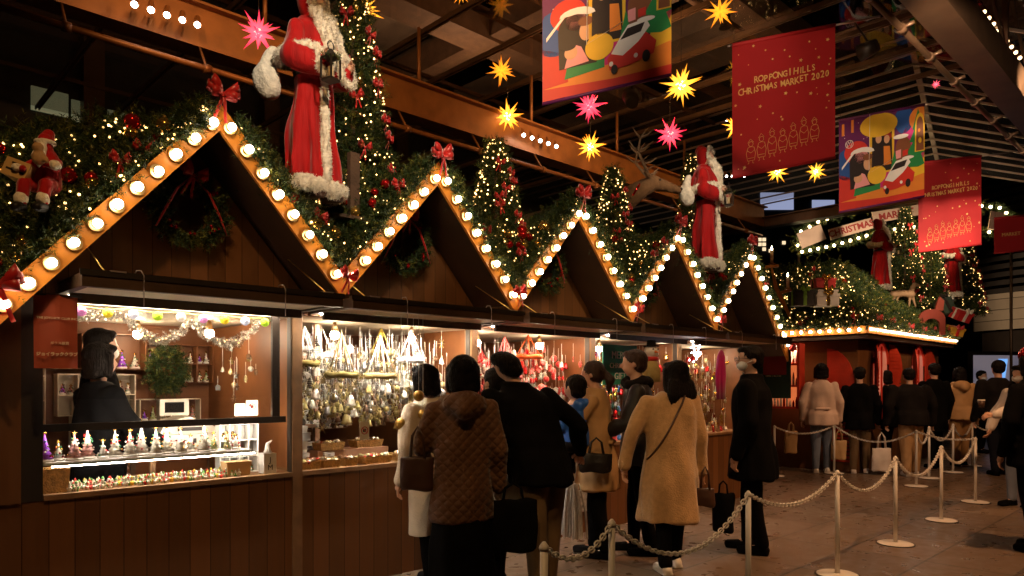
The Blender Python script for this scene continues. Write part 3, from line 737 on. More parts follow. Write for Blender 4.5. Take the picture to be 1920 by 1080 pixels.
    m_ = organic(c, 'coat', .0125, 4, .024, .12, W); m_.materials.append(M[coat]); co_ = link('coat', m_, o)
    if belt:
        t = MB(); t.loft([(.575 * H, 0, 0, .112 * H * bulk, .085 * H * bulk), (.60 * H, 0, 0, .112 * H * bulk, .085 * H * bulk)], 30); t.box(-.06 * H, .06 * H, -.092 * H, -.08 * H, .578 * H, .597 * H)
        m_ = organic(t, 'belt', .01, 1, warp=W); m_.materials.append(M[coat]); link('belt', m_, o)
    if scarf:
        t = MB(); t.chain([(.055 * H * math.cos(a) + hx * .4, .055 * H * math.sin(a), (.835 + .012 * math.sin(a * 2)) * H) for a in np.linspace(0, 2 * PI, 13)], [.027 * H] * 13, 10)
        m_ = organic(t, 'scarf', .01, 2, .012, .05, W); m_.materials.append(M[scarf]); link('scarf', m_, o)
    # ---- hair
    if hair:
        t = MB(); R3 = Rh.to_3x3()
        t.sph(hp(0, -.014, .024), (.055 * H, .058 * H, .052 * H), 22, 14, R3)
        if hair in ('short', 'thin'): t.sph(hp(0, -.024, -.002), (.050 * H, .044 * H, .046 * H), 18, 12, R3); t.sph(hp(.01, .022, .050), (.040 * H, .028 * H, .018 * H), 12, 8, R3)
        if hair in ('bob', 'long'):
            t.sph(hp(0, -.020, -.012), (.062 * H, .048 * H, .062 * H), 20, 12, R3)
            for sx in (-1, 1): t.cap(hp(sx * .046, .004, .02), hp(sx * .050, .000, -.052), .020 * H, .017 * H, 12)
            t.cap(hp(-.03, -.038, -.05), hp(.03, -.038, -.05), .024 * H, .024 * H, 12)
            t.sph(hp(0, .030, .050), (.046 * H, .026 * H, .018 * H), 12, 8, R3)
        if hair == 'long':
            for k in range(9):
                x = (k - 4) * .0125; t.chain([hp(x, -.045, -.04), hp(x * 1.25, -.055, -.10), hp(x * 1.35 + .006 * math.sin(k * 2.3), -.058, -.145 - .018 * math.sin(k * 1.7))], [.022 * H, .020 * H, .006 * H], 10)
            for sx in (-1, 1): t.chain([hp(sx * .05, 0, -.05), hp(sx * .06, -.03, -.10), hp(sx * .062, -.035, -.14)], [.018 * H, .016 * H, .005 * H], 10)
        if hair == 'pony':
            t.sph(hp(0, -.02, 0), (.052 * H, .046 * H, .045 * H), 18, 12, R3); t.chain([hp(0, -.066, .012), hp(0, -.092, -.025), hp(0, -.082, -.085)], [.016 * H, .026 * H, .008 * H], 12)
        m_ = organic(t, 'hair', .0075, 7, .004, .012, W); m_.materials.append(M[hairc]); ho = link('hair', m_, o)
        if vox < .0125:
            n = len(m_.vertices); co = np.empty(n * 3, 'f'); m_.vertices.foreach_get('co', co); co = co.reshape(-1, 3); nr = np.empty(n * 3, 'f'); m_.vertices.foreach_get('normal', nr); nr = nr.reshape(-1, 3)
            ix = RNG.choice(n, 3600); b0 = co[ix]; d = np.array([0, 0, -1.0]) + RNG.normal(0, .14, (len(ix), 3)); d -= nr[ix] * (d * nr[ix]).sum(1)[:, None]; d /= np.linalg.norm(d, axis=1)[:, None] + 1e-6; d += nr[ix] * RNG.uniform(.02, .16, (len(ix), 1))
            w = np.cross(d, nr[ix]); w /= np.linalg.norm(w, axis=1)[:, None] + 1e-6; L = RNG.uniform(.02, .055 if hair in ('long', 'bob') else .03, (len(ix), 1)); V = np.stack([b0 - w * .0011, b0 + w * .0011, b0 + d * L], 1)
            m2 = bpy.data.meshes.new('strands'); N3 = len(ix) * 3; m2.vertices.add(N3); m2.vertices.foreach_set('co', V.reshape(-1).astype('f')); m2.loops.add(N3); m2.loops.foreach_set('vertex_index', np.arange(N3, dtype='i')); m2.polygons.add(len(ix)); m2.polygons.foreach_set('loop_start', np.arange(0, N3, 3, dtype='i')); m2.polygons.foreach_set('loop_total', np.full(len(ix), 3, 'i')); m2.materials.append(M[hairc]); m2.update(calc_edges=True); link('strands', m2, ho)
    if mask:
        t = MB(); t.sph(hp(0, .030, -.026), (.036 * H, .030 * H, .027 * H), 16, 10, Rh.to_3x3()); t.tube([hp(.034, .034, -.018), hp(.050, -.004, .0)], .0022 * H, 6); t.tube([hp(-.034, .034, -.018), hp(-.050, -.004, .0)], .0022 * H, 6)
        m_ = t.mesh('face_mask'); co = np.empty(len(m_.vertices) * 3, 'f'); m_.vertices.foreach_get('co', co); m_.vertices.foreach_set('co', W(co.reshape(-1, 3)).ravel()); m_.polygons.foreach_set('use_smooth', [True] * len(m_.polygons)); m_.materials.append(M['maskw']); link('face_mask', m_, o)
    if glasses:
        t = MB()
        for sx in (-1, 1):
            t.tube([hp(sx * .019 + .014 * math.cos(a), .060, .006 + .010 * math.sin(a)) for a in np.linspace(0, 2 * PI, 13)], .0015 * H, 6); t.tube([hp(sx * .033, .058, .008), hp(sx * .049, -.004, .006)], .0014 * H, 6)
        t.tube([hp(-.005, .061, .008), hp(.005, .061, .008)], .0014 * H, 6)
        m_ = t.mesh('glasses'); co = np.empty(len(m_.vertices) * 3, 'f'); m_.vertices.foreach_get('co', co); m_.vertices.foreach_set('co', W(co.reshape(-1, 3)).ravel()); m_.materials.append(M['dark']); link('glasses', m_, o)
    if hatc:
        t = MB(); t.sph(hp(0, -.008, .052), (.062 * H, .064 * H, .034 * H), 20, 12); t.loft([(hc.z + .024 * H, hc.x, hc.y, .056 * H, .058 * H), (hc.z + .045 * H, hc.x, hc.y, .058 * H, .060 * H)], 24)
        m_ = organic(t, 'hat', .009, 2, .006, .04, W); m_.materials.append(M[hatc]); link('hat', m_, o)
    return o
def tote(label, loc, rz, w, hh, d, mt, hl=.22, name='tote_bag', group=None, tilt=0):
    """soft bag with two handles; loc is its bottom centre"""
    t = MB(); t.loft([(0.0, 0, 0, w * .46, d * .42), (.02, 0, 0, w * .5, d * .5), (hh * .5, 0, 0, w * .51, d * .55, .02, 4), (hh, 0, 0, w * .5, d * .35, .03, 4)], 32)
    m_ = organic(t, name, .01, 2, .015, .09); m_.materials.append(M[mt]); o = link(name, m_, loc=loc, rz=rz); tag(o, label, 'bag', group); o.rotation_euler[1] = tilt
    for sy in (-1, 1):
        hb = MB().use(M[mt], True); hb.tube([(-w * .22, sy * d * .2, hh * .9), (-w * .16, sy * d * .1, hh + hl * .7), (0, 0, hh + hl), (w * .16, sy * d * .1, hh + hl * .7), (w * .22, sy * d * .2, hh * .9)], .008, 6); hb.build('handle', o)
    return o

def G(px, D):
    v = P(px, 717.5 + EYE * FPX / D, D); v.z = 0; return v
AWAY = math.radians(-44)      # facing away from the lens
# near shoppers
person('woman in long cream knit coat, half hidden behind the brown quilted coat', G(810, 4.98), math.radians(8), 1.56, coat='knit', hem=.24, legs='black', hair='bob', female=True, lean=(.0, .06), folds=.03, flare=.95, vox=.011)
person('woman with black bob in brown quilted hooded coat and dark skirt', G(866, 4.3), math.radians(-36), 1.585, coat='quilt', hem=.375, legs='black', hair='bob', female=True, lean=(.0, .02), hood=True, skirt='black', skirthem=.14, flare=1.0, bulk=.96,
       armL=[(-.150, .03, .64), (-.125, .14, .575)], armR=[(.148, 0, .64), (.146, .05, .50)], vox=.010, folds=.012, head=(.01, 0, 0))
person('man in black jacket and olive trousers leaning towards the white rings', G(1018, 4.65), math.radians(-14), 1.70, coat='black', hem=.45, legs='olive', hair='short', lean=(-.21, .12), head=(-.03, .0, .15), bulk=1.06,
       armR=[(.20, -.03, .67), (.235, .06, .555)], armL=[(-.165, .0, .64), (-.15, .08, .50)], stride=.05, vox=.010, legw=1.1, collar=True)
person('person in cream hooded coat squeezed between the bob-haired woman and the leaning man', G(930, 5.0), math.radians(2), 1.52, coat='knit', hem=.36, legs='black', hair='short', hood=True, bulk=.95)
person('woman in tan trench coat with ponytail carrying a child in blue', G(1120, 5.85), math.radians(28), 1.60, coat='trench', hem=.345, legs='black', hair='pony', hairc='hairb', female=True, lean=(0, .03), armL=[(-.15, .10, .66), (-.05, .20, .64)], armR=[(.15, .08, .65), (.06, .21, .60)], belt=True, flare=1.15, vox=.011, collar=True)
person('man with thinning hair in dark leather jacket and scarf facing the counter', G(1200, 5.95), math.radians(36), 1.70, coat='bleather', hem=.44, legs='black', hair='thin', hairc='hairb', scarf='char', lean=(0, .04), armL=[(-.16, .05, .64), (-.12, .17, .60)], vox=.011)
person('woman in long camel coat with dark shoulder strap leaning left', G(1256, 5.4), math.radians(-32), 1.605, coat='boucle', hem=.235, legs='black', hair='long', hairc='hair', female=True, lean=(.03, .05), head=(.045, 0, .25), bulk=1.06, flare=1.16, armL=[(-.185, .02, .64), (-.205, .04, .50)], armR=[(.160, .0, .62), (.172, .03, .47)], folds=.035, vox=.010, stride=.06, shoes='white')
person('tall man in black coat and suit, glasses and white face mask', G(1410, 6.0), math.radians(18), 1.73, coat='black', hem=.36, legs='black', hair='short', mask=True, glasses=True, head=(0, 0, .55), lean=(-.02, 0), bulk=1.16, vox=.011, collar=True)
# strap of the camel coat's bag
_cam = [q for q in bpy.data.objects if q.get('label', '').startswith('woman in long camel coat')][0]; H_ = 1.605; _W = warp_fn(H_, (.03, .05)); _pts = [(.055, -.045, .842), (.035, -.085, .80), (.0, -.118, .72), (-.07, -.124, .63), (-.135, -.085, .56)]
from mathutils.bvhtree import BVHTree
_ct = [q for q in _cam.children if q.name.startswith('coat')][0].data; _bv = BVHTree.FromPolygons([v.co.copy() for v in _ct.vertices], [tuple(p.vertices) for p in _ct.polygons]); _p = []
for _t in np.linspace(0, 1, 26):
    _x = .10 + (-.235 - .10) * _t; _z = 1.335 + (.78 - 1.335) * _t; _h = _bv.ray_cast(Vector((_x, -2, _z)), Vector((0, 1, 0)))[0]
    if _h is not None: _p.append(_h + Vector((0, -.005, 0)))
MB().use(M['brownl'], True).tube(_p, .008, 6).build('bag_strap', _cam)
def strap(label, pts, r=.010, mt='brownl'):
    t = MB().use(M[mt], True); t.tube(pts, r, 6); o = t.build('bag_strap'); tag(o, label, 'strap'); return o
# the carried child
def child(label, loc, rz):
    H = 1.0; b = MB(); b.use(M['skin']); b.sph((0, .01, .88), (.075, .085, .095), 18, 12); b.cap((0, 0, .75), (0, 0, .84), .04, .035); b.cap((0, .085, .865), (0, .095, .86), .012, .012)
    b.cap((0, 0, .70), (0, 0, .45), .085, .08)
    for sx in (-1, 1):
        b.sph((sx * .075, 0, .875), (.012, .02, .026), 8, 6); b.chain([(sx * .09, 0, .70), (sx * .13, .05, .58), (sx * .08, .14, .56)], [.035, .03, .02]); b.chain([(sx * .05, 0, .44), (sx * .10, .15, .38), (sx * .11, .12, .18), (sx * .11, .19, .15)], [.06, .045, .035, .03])
    me = organic(b, 'child_body', .011, 2); me.materials.append(M['skin'])
    hb = MB(); hb.use(M['skin'], True)
    for sx in (-1, 1): finger_hand(hb, (sx * .08, .15, .56), (-sx * .3, 1, 0), (0, 0, 1), .6, .5)
    hm = hb.mesh('h'); q = bmesh.new(); q.from_mesh(me); q.from_mesh(hm); q.to_mesh(me); q.free()
    o = link('person', me, loc=loc, rz=rz); tag(o, label, 'child')
    c = MB(); c.loft([(.42, 0, 0, .11, .10), (.55, 0, 0, .115, .105, .03, 4), (.68, 0, 0, .11, .09), (.755, 0, 0, .055, .055)], 30)
    for sx in (-1, 1): c.chain([(sx * .09, 0, .70), (sx * .13, .05, .58), (sx * .08, .14, .56)], [.055, .048, .038])
    c.sph((0, -.06, .745), (.085, .055, .05), 16, 10)
    m_ = organic(c, 'jacket', .011, 2, .03, .05); m_.materials.append(M['blue']); link('jacket', m_, o)
    t = MB(); 
    for sx in (-1, 1): t.chain([(sx * .05, 0, .44), (sx * .10, .15, .38), (sx * .11, .12, .20)], [.072, .055, .045])
    m_ = organic(t, 'trousers', .012, 2, .01, .05); m_.materials.append(M['char']); link('trousers', m_, o)
    t = MB()
    for sx in (-1, 1): t.cap((sx * .11, .12, .16), (sx * .11, .21, .14), .035, .03)
    m_ = organic(t, 'shoes', .009, 2); m_.materials.append(M['knit']); link('shoes', m_, o)
    t = MB(); t.sph((0, -.012, .90), (.086, .09, .088), 20, 12); t.sph((0, -.03, .85), (.078, .06, .06), 16, 10)
    m_ = organic(t, 'hair', .008, 2, .008, .02); m_.materials.append(M['hair']); link('hair', m_, o)
pc = G(1078, 5.7); child('dark-haired child in bright blue jacket held by the woman in tan', (pc.x, pc.y, .50), math.radians(5))
# far shoppers by the corner stall
FARG = None
person('woman in pale pink coat looking up beside the red shutter', G(1540, 11.3), math.radians(-60), 1.72, coat='pink', hem=.44, legs='denim', hair='bob', female=True, mask=True, head=(0, 0, .0), belt=True, flare=1.15, vox=.016, shoes='white')
person('person in dark coat standing left of the white tote', G(1612, 11.2), math.radians(-70), 1.66, coat='black', hem=.42, legs='olive', hair='short', mask=True, vox=.016, shoes='whitec')
person('shopper in black jacket and pale trousers bending to the window', G(1708, 10.9), math.radians(-52), 1.66, coat='char', hem=.47, legs='trench', hair='short', mask=True, bulk=1.22, vox=.016, shoes='white', legw=1.25, lean=(0, .08), hatc=None)
person('dark-haired shopper in black behind the pale trousers', G(1662, 12.0), math.radians(-20), 1.62, coat='black', hem=.42, legs='black', hair='bob', vox=.018, female=True)
person('man in long black coat before the second red window', G(1752, 11.9), math.radians(-40), 1.74, coat='black', hem=.35, legs='black', hair='short', vox=.018)
person('woman in beige hooded down jacket with backpack straps', G(1800, 12.2), math.radians(-52), 1.68, coat='trench', hem=.47, legs='trench', hair='bob', female=True, hood=True, bulk=1.1, vox=.016, legw=1.2)
person('masked person in light jacket farthest back by the screen', G(1840, 14.5), math.radians(150), 1.66, coat='whitec', hem=.47, legs='black', hair='short', mask=True, vox=.018)
person('man in black walking away near the screen', G(1872, 11.0), math.radians(-50), 1.76, coat='char', hem=.46, legs='navy', hair='short', bulk=1.12, vox=.016)
person('woman in white jacket and black scarf holding out a paper cup', G(1916, 8.2), math.radians(60), 1.62, coat='whitec', hem=.50, legs='denim', hair='bob', female=True, scarf='black', armL=[(-.13, .13, .70), (-.06, .30, .66)], armR=[(.15, .06, .66), (.14, .12, .55)], vox=.013, mask=True)
person('person in dark parka at the right border wearing a red beret', G(1940, 6.0), math.radians(-30), 1.70, coat='black', hem=.42, legs='black', hair='bob', female=True, hatc='bred', vox=.014, shoes='black')
cupo = MB().use(M['brownl'], True).tube([(0, 0, 0), (0, 0, .08)], [.028, .036], 14); cup = cupo.build('paper_cup')
cl_ = MB().use(M['white'], True).tube([(0, 0, .079), (0, 0, .094)], [.039, .037], 14); cl_.build('lid', cup)
cup.location = P(1840, 765, 7.95); tag(cup, 'brown paper cup with white lid held out at arm length', 'cup')
# bags
tote('brown leather shoulder bag hanging from the quilted coat sleeve', P(783, 920, 4.25), math.radians(-40), .20, .20, .09, 'brownl', .18, 'shoulder_bag')
tote('black shopping bag hanging between the two nearest shoppers', P(962, 1035, 4.35), math.radians(-40), .30, .32, .10, 'black', .10, 'shopping_bag')
tote('patterned white paper bag behind the black shopping bag', P(958, 960, 4.75), math.radians(-40), .24, .24, .08, 'cream2', .1, 'shopping_bag')
tote('black leather handbag under the tan trench coat sleeve', P(1118, 886, 5.55), math.radians(-40), .26, .15, .10, 'bleather', .12, 'handbag')
tote('soft black holdall hanging from the hand of the masked man', P(1356, 998, 5.85), math.radians(-60), .17, .32, .12, 'black', .10, 'handbag')
tote('small dark handbag at the right hip of the camel coat', P(1322, 950, 5.35), math.radians(-50), .15, .14, .07, 'brownl', .16, 'handbag')
tote('upright white canvas tote with long handles on a shopper arm', P(1653, 884, 11.0), math.radians(-44), .29, .36, .10, 'whitec', .24, 'tote_bag')
tote('brown paper carrier at the pink coat side', P(1573, 862, 11.2), math.radians(-44), .24, .30, .10, 'paper', .16, 'paper_bag')
tote('kraft paper bag half hidden behind the black suit', P(1483, 850, 11.0), math.radians(-30), .22, .34, .10, 'paper', .14, 'paper_bag')
tote('black bag resting above the silver umbrella fringe', P(1058, 905, 5.5), math.radians(-40), .12, .12, .07, 'bleather', .08, 'handbag')
um = MB().use(mat('grey_mop_strands', (.42, .36, .30), .8, var=.2, nscale=30))
for k in range(46):
    a = random.uniform(0, 2 * PI); r = random.uniform(.02, .15); um.tube([(r * .5 * math.cos(a), r * .5 * math.sin(a), .42), (r * .9 * math.cos(a), r * .9 * math.sin(a), .2), (r * math.cos(a), r * math.sin(a), .0)], [.004, .006, .007], 5)
umo = um.build('pleated_bag'); umo.location = P(1072, 1008, 5.6); tag(umo, 'pleated pale grey fringe bag hanging beside the trench coat hem', 'bag')

# ------------------------------------------------------------------ the robed lantern bearers
def furify(mb, name, parent, L=.03, dens=5200, vox=.011):
    me = organic(mb, name, vox, 2, .018, .03); me.materials.append(M['fur']); o = link(name, me, parent)
    n = len(me.vertices); co = np.empty(n * 3, 'f'); me.vertices.foreach_get('co', co); co = co.reshape(-1, 3); nr = np.empty(n * 3, 'f'); me.vertices.foreach_get('normal', nr); nr = nr.reshape(-1, 3)
    idx = RNG.choice(n, min(n, dens), replace=True)
    base = co[idx]; d = nr[idx] + RNG.normal(0, .45, (len(idx), 3)) + np.array([0, 0, -.35]); d /= np.linalg.norm(d, axis=1)[:, None]
    w = np.cross(d, RNG.normal(0, 1, d.shape)); w /= np.linalg.norm(w, axis=1)[:, None]
    V = np.stack([base - w * .003, base + w * .003, base + d * (L * RNG.uniform(.5, 1.2, len(idx)))[:, None]], 1)
    m2 = bpy.data.meshes.new('fur_tufts'); N3 = len(idx) * 3
    m2.vertices.add(N3); m2.vertices.foreach_set('co', V.reshape(-1).astype('f')); m2.loops.add(N3); m2.loops.foreach_set('vertex_index', np.arange(N3, dtype='i'))
    m2.polygons.add(len(idx)); m2.polygons.foreach_set('loop_start', np.arange(0, N3, 3, dtype='i')); m2.polygons.foreach_set('loop_total', np.full(len(idx), 3, 'i')); m2.materials.append(M['fur']); m2.update(calc_edges=True)
    link('fur_tufts', m2, o); return o
def bearer(label, loc, rz, H=1.42):
    o0 = MB(); o0.sph((0, .03, 1.28), (.065, .07, .085), 18, 12); o0.cap((0, .095, 1.285), (0, .105, 1.27), .011, .015); o0.cap((0, 0, 1.12), (0, .02, 1.24), .06, .05); o0.cap((0, 0, 1.05), (0, 0, .7), .12, .1)
    for sx in (-1, 1):
        o0.chain([(sx * .13, 0, 1.08), (sx * .20, .04, .90), (sx * .13, .18, .88)], [.04, .035, .025]); o0.chain([(sx * .07, 0, .65), (sx * .08, 0, .3), (sx * .09, 0, .05)], [.07, .05, .04]); o0.sph((sx * .026, .088, 1.30), (.014, .008, .006), 8, 6)
        o0.cap((sx * .02, .088, 1.262), (sx * .035, .08, 1.25), .018, .014)
    me = organic(o0, 'figure_body', .011, 2); me.materials.append(M['skin'])
    hb = MB(); hb.use(M['skin'], True)
    for sx in (-1, 1): finger_hand(hb, (sx * .13, .19, .88), (-sx * .1, 1, -.2), (0, .2, 1), .95, .6)
    q = bmesh.new(); q.from_mesh(me); q.from_mesh(hb.mesh('h')); q.to_mesh(me); q.free()
    o = link('robed_figure', me, loc=loc, rz=rz); tag(o, label, 'statue', 'robed lantern bearers on the roofs')
    r = MB(); r.loft([(.09, 0, .0, .205, .18, .11, 7), (.3, 0, 0, .19, .165, .11, 7), (.6, 0, 0, .165, .14, .07, 7), (.78, 0, .01, .148, .125, .03, 7), (.9, 0, 0, .16, .13), (1.02, 0, 0, .17, .12), (1.12, 0, 0, .13, .10), (1.2, 0, 0, .07, .07)], 50)
    for sx in (-1, 1): r.chain([(sx * .15, 0, 1.07), (sx * .225, .02, .89), (sx * .13, .17, .83)], [.075, .08, .088])
    m_ = organic(r, 'robe', .011, 3, .035, .14); m_.materials.append(M['velvet']); link('robe', m_, o)
    c = MB(); c.loft([(.93, 0, -.01, .245, .19, .05, 5), (1.02, 0, -.01, .225, .17, .04, 5), (1.13, 0, -.01, .16, .13), (1.2, 0, 0, .10, .10)], 40)
    c.sph((0, -.02, 1.305), (.098, .098, .115), 20, 12); c.sph((0, -.055, 1.37), (.06, .07, .06), 14, 10)
    m_ = organic(c, 'hooded_cape', .011, 3, .025, .10); m_.materials.append(M['velvet']); link('hooded_cape', m_, o)
    f = MB(); N_ = 17; f.chain([(.255 * math.cos(a), -.01 + .205 * math.sin(a), .93 + .02 * math.sin(3 * a) - .03 * math.cos(a)) for a in np.linspace(0, 2 * PI, N_)], [.044] * N_, 10); furify(f, 'cape_trim', o, .015, 5500)
    f = MB(); f.chain([(.205 * math.cos(a), .18 * math.sin(a), .075 + .012 * math.sin(3 * a)) for a in np.linspace(0, 2 * PI, N_)], [.056] * N_, 10); furify(f, 'hem_trim', o, .015, 4500)
    f = MB(); f.chain([(.075, .10, 1.20), (.07, .155, 1.05), (.062, .165, .92), (.06, .16, .8), (.055, .165, .5), (.055, .18, .12)], [.045, .038, .030, .028, .030, .036], 10)
    f.chain([(-.09, .08, 1.20), (-.12, .11, 1.08), (-.13, .15, .96)], [.048, .045, .04], 10); f.chain([(.092 * math.cos(a), .045 + .01 * math.sin(a), 1.30 + .105 * math.sin(a)) for a in np.linspace(-.3, PI + .3, 11)], [.017] * 11, 10); furify(f, 'front_trim', o, .015, 6500)
    f = MB()
    for sx in (-1, 1): f.chain([(sx * .115 + .065 * math.cos(a), .215 - .02 * math.sin(a), .83 + .07 * math.sin(a)) for a in np.linspace(0, 2 * PI, 12)], [.026] * 12, 9)
    furify(f, 'cuff', o, .02, 3000)
    f = MB(); f.chain([(0, .075, 1.222), (0, .13, 1.12), (.01, .15, .99), (.01, .145, .90)], [.038, .072, .055, .012], 14); f.cap((-.022, .098, 1.247), (.022, .098, 1.247), .012, .012)
    for sx in (-1, 1): f.chain([(sx * .055, .06, 1.29), (sx * .05, .09, 1.20), (sx * .03, .13, 1.08)], [.012, .034, .03], 10); f.cap((sx * .006, .105, 1.262), (sx * .035, .098, 1.24), .012, .008)
    f.chain([(-.03, .098, 1.335), (.03, .098, 1.335)], [.011, .011], 8)
    bd = furify(f, 'beard', o, .022, 5200, .009)
    t = MB().use(M['bleather'], True); t.loft([(.79, 0, .01, .158, .133), (.835, 0, .01, .160, .135)], 40); t.use(M['gold']).box(-.03, .03, .138, .158, .785, .84); t.build('belt', o)
    t = MB().use(M['brownl']); 
    for sx in (-1, 1): t.cap((sx * .08, .03, .035), (sx * .085, .17, .03), .035, .032)
    m_ = organic(t, 'boots', .01, 2); m_.materials.append(M['brownl']); link('boots', m_, o)
    # the carried lantern
    l = MB().use(M['dark']); s = .045
    l.box(-s, s, -s, s, -.20, -.185); l.box(-s, s, -s, s, -.06, -.05)
    for a in (-1, 1):
        for b_ in (-1, 1): l.box(a * s - .005, a * s + .005, b_ * s - .005, b_ * s + .005, -.185, -.06)
    l.tube([(0, 0, -.05), (0, 0, .0)], [.055, .012], 4); l.smooth = True; l.tube([(.03 * math.cos(a), 0, .03 * math.sin(a) + .02) for a in np.linspace(0, 2 * PI, 11)], .004, 6)
    lo = l.build('lantern', label=None); M4 = Matrix.Translation(Vector(loc)) @ Matrix.Rotation(rz, 4, 'Z'); lo.location = M4 @ Vector((.14, .27, .84)); lo.rotation_euler = (0, 0, rz)
    ca = MB().use(M['wax'], True); ca.tube([(0, 0, -.185), (0, 0, -.11)], .018, 10); ca.build('candle', lo)
    gg = MB().use(M['fglass']); gg.box(-s + .004, s - .004, -s + .004, -s + .006, -.184, -.061); gg.box(s - .006, s - .004, -s + .008, s - .004, -.184, -.061); gg.build('pane', lo)
    w = link('wreath_collar', needles([(.05 * math.cos(a), .05 * math.sin(a), -.05) for a in np.linspace(0, 2 * PI, 40)], [(math.cos(a), math.sin(a), .3) for a in np.linspace(0, 2 * PI, 40)], L=.03, nl=.018, per=8, wid=.005), lo)
    return o, lo
RZB = math.radians(198)
def lampos(r, lab):
    for q in r: q.scale = (.86, .86, .95)
    tag(r[1], lab, 'lantern', 'lanterns carried by the robed figures')
lampos(bearer('tall white-bearded figure in red velvet robe on the nearest roof valley', (2.20, 4.06, 2.54), RZB), 'black candle lantern in the hand of the nearest robed figure')
lampos(bearer('white-bearded red-robed figure with sack on the fourth stall roof', (6.80, 4.06, 2.60), RZB), 'black candle lantern in front of the second robed figure')
st1 = MB().use(M['bark']); st1.box(-.035, .035, -.02, .02, 0, .42); st1.box(-.16, .12, -.05, .05, -.02, .0); so = st1.build('wooden_stake'); so.location = (2.50, 4.08, 2.50); tag(so, 'weathered wooden stake standing right of the big robed figure', 'stake')
def sack(loc, rz, lab, s=1.0):
    t = MB(); t.sph((0, 0, 0), (.085, .08, .12), 18, 12); t.cap((0, 0, .08), (.03, 0, .19), .055, .03); m_ = organic(t, 'sack', .011, 3, .02, .07); m_.materials.append(M['fur']); o = link('sack', m_, loc=loc, rz=rz); tag(o, lab, 'sack'); return o
sack((1.95, 4.16, 3.26), 0, 'pale fleecy sack behind the arm of the nearest robed figure')
sack((6.56, 4.14, 3.40), 0, 'pale sack slung behind the second robed figure')
def small_bearer(label, loc, rz, D):
    r = bearer(label, loc, rz); return r
r3 = bearer('distant red-robed figure on the left half of the corner stall roof', P(1650, 548, 13.2), RZB + .3); lampos(r3, 'tiny lantern of the distant robed figure on the corner stall')
r4 = bearer('farthest red-robed figure at the right end of the corner stall roof', P(1784, 560, 14.6), RZB + .3); lampos(r4, 'tiny lantern of the farthest robed figure')

# ------------------------------------------------------------------ stag head
def stag(label, loc, rz):
    b = MB(); b.chain([(-.25, 0, -.12), (-.05, 0, .02), (.10, 0, .10)], [.13, .10, .085], 14); b.chain([(.10, 0, .10), (.22, 0, .07), (.36, 0, .02)], [.082, .062, .040], 14); b.sph((.375, 0, .015), (.03, .035, .03))
    for sy in (-1, 1): b.cap((.06, sy * .08, .15), (.0, sy * .19, .17), .03, .012); b.sph((.17, sy * .058, .11), (.02, .012, .014))
    m_ = organic(b, 'stag_head', .011, 2, .006, .03); m_.materials.append(M['deer']); o = link('stag_head', m_, loc=loc, rz=rz); tag(o, label, 'animal figure')
    for sy in (-1, 1):
        a = MB().use(M['antler'], True); mn = [Vector(p) for p in ((.06, sy * .05, .17), (.0, sy * .12, .27), (-.06, sy * .20, .38), (-.04, sy * .24, .50), (.04, sy * .24, .60))]
        a.tube(mn, [.017, .015, .013, .010, .004], 8)
        for p, q in ((mn[1], (.14, sy * .12, .33)), (mn[2], (.09, sy * .22, .47)), (mn[2], (-.16, sy * .24, .48)), (mn[3], (-.12, sy * .27, .60)), (mn[3], (.10, sy * .27, .58)), (mn[0], (.16, sy * .06, .24))):
            q = Vector(q); a.tube([p, (p + q) / 2 + Vector((0, 0, -.015)), q], [.011, .009, .003], 7)
        a.build('antler', o)
    e = MB().use(M['dark'], True)
    for sy in (-1, 1): e.sph((.175, sy * .066, .115), .012, 8, 6)
    e.sph((.395, 0, .03), (.018, .026, .016), 8, 6); e.build('eyes_and_nose', o)
    rb = MB().use(M['bred'], True); rb.tube([(-.08 + .10 * math.cos(a) * .6, .11 * math.sin(a), -.0 + .10 * math.cos(a)) for a in np.linspace(0, 2 * PI, 17)], .012, 6); rb.build('collar', o)
stag('brown stag head with branching antlers rising from the third valley', P(1205, 362, 7.5), math.radians(-50))
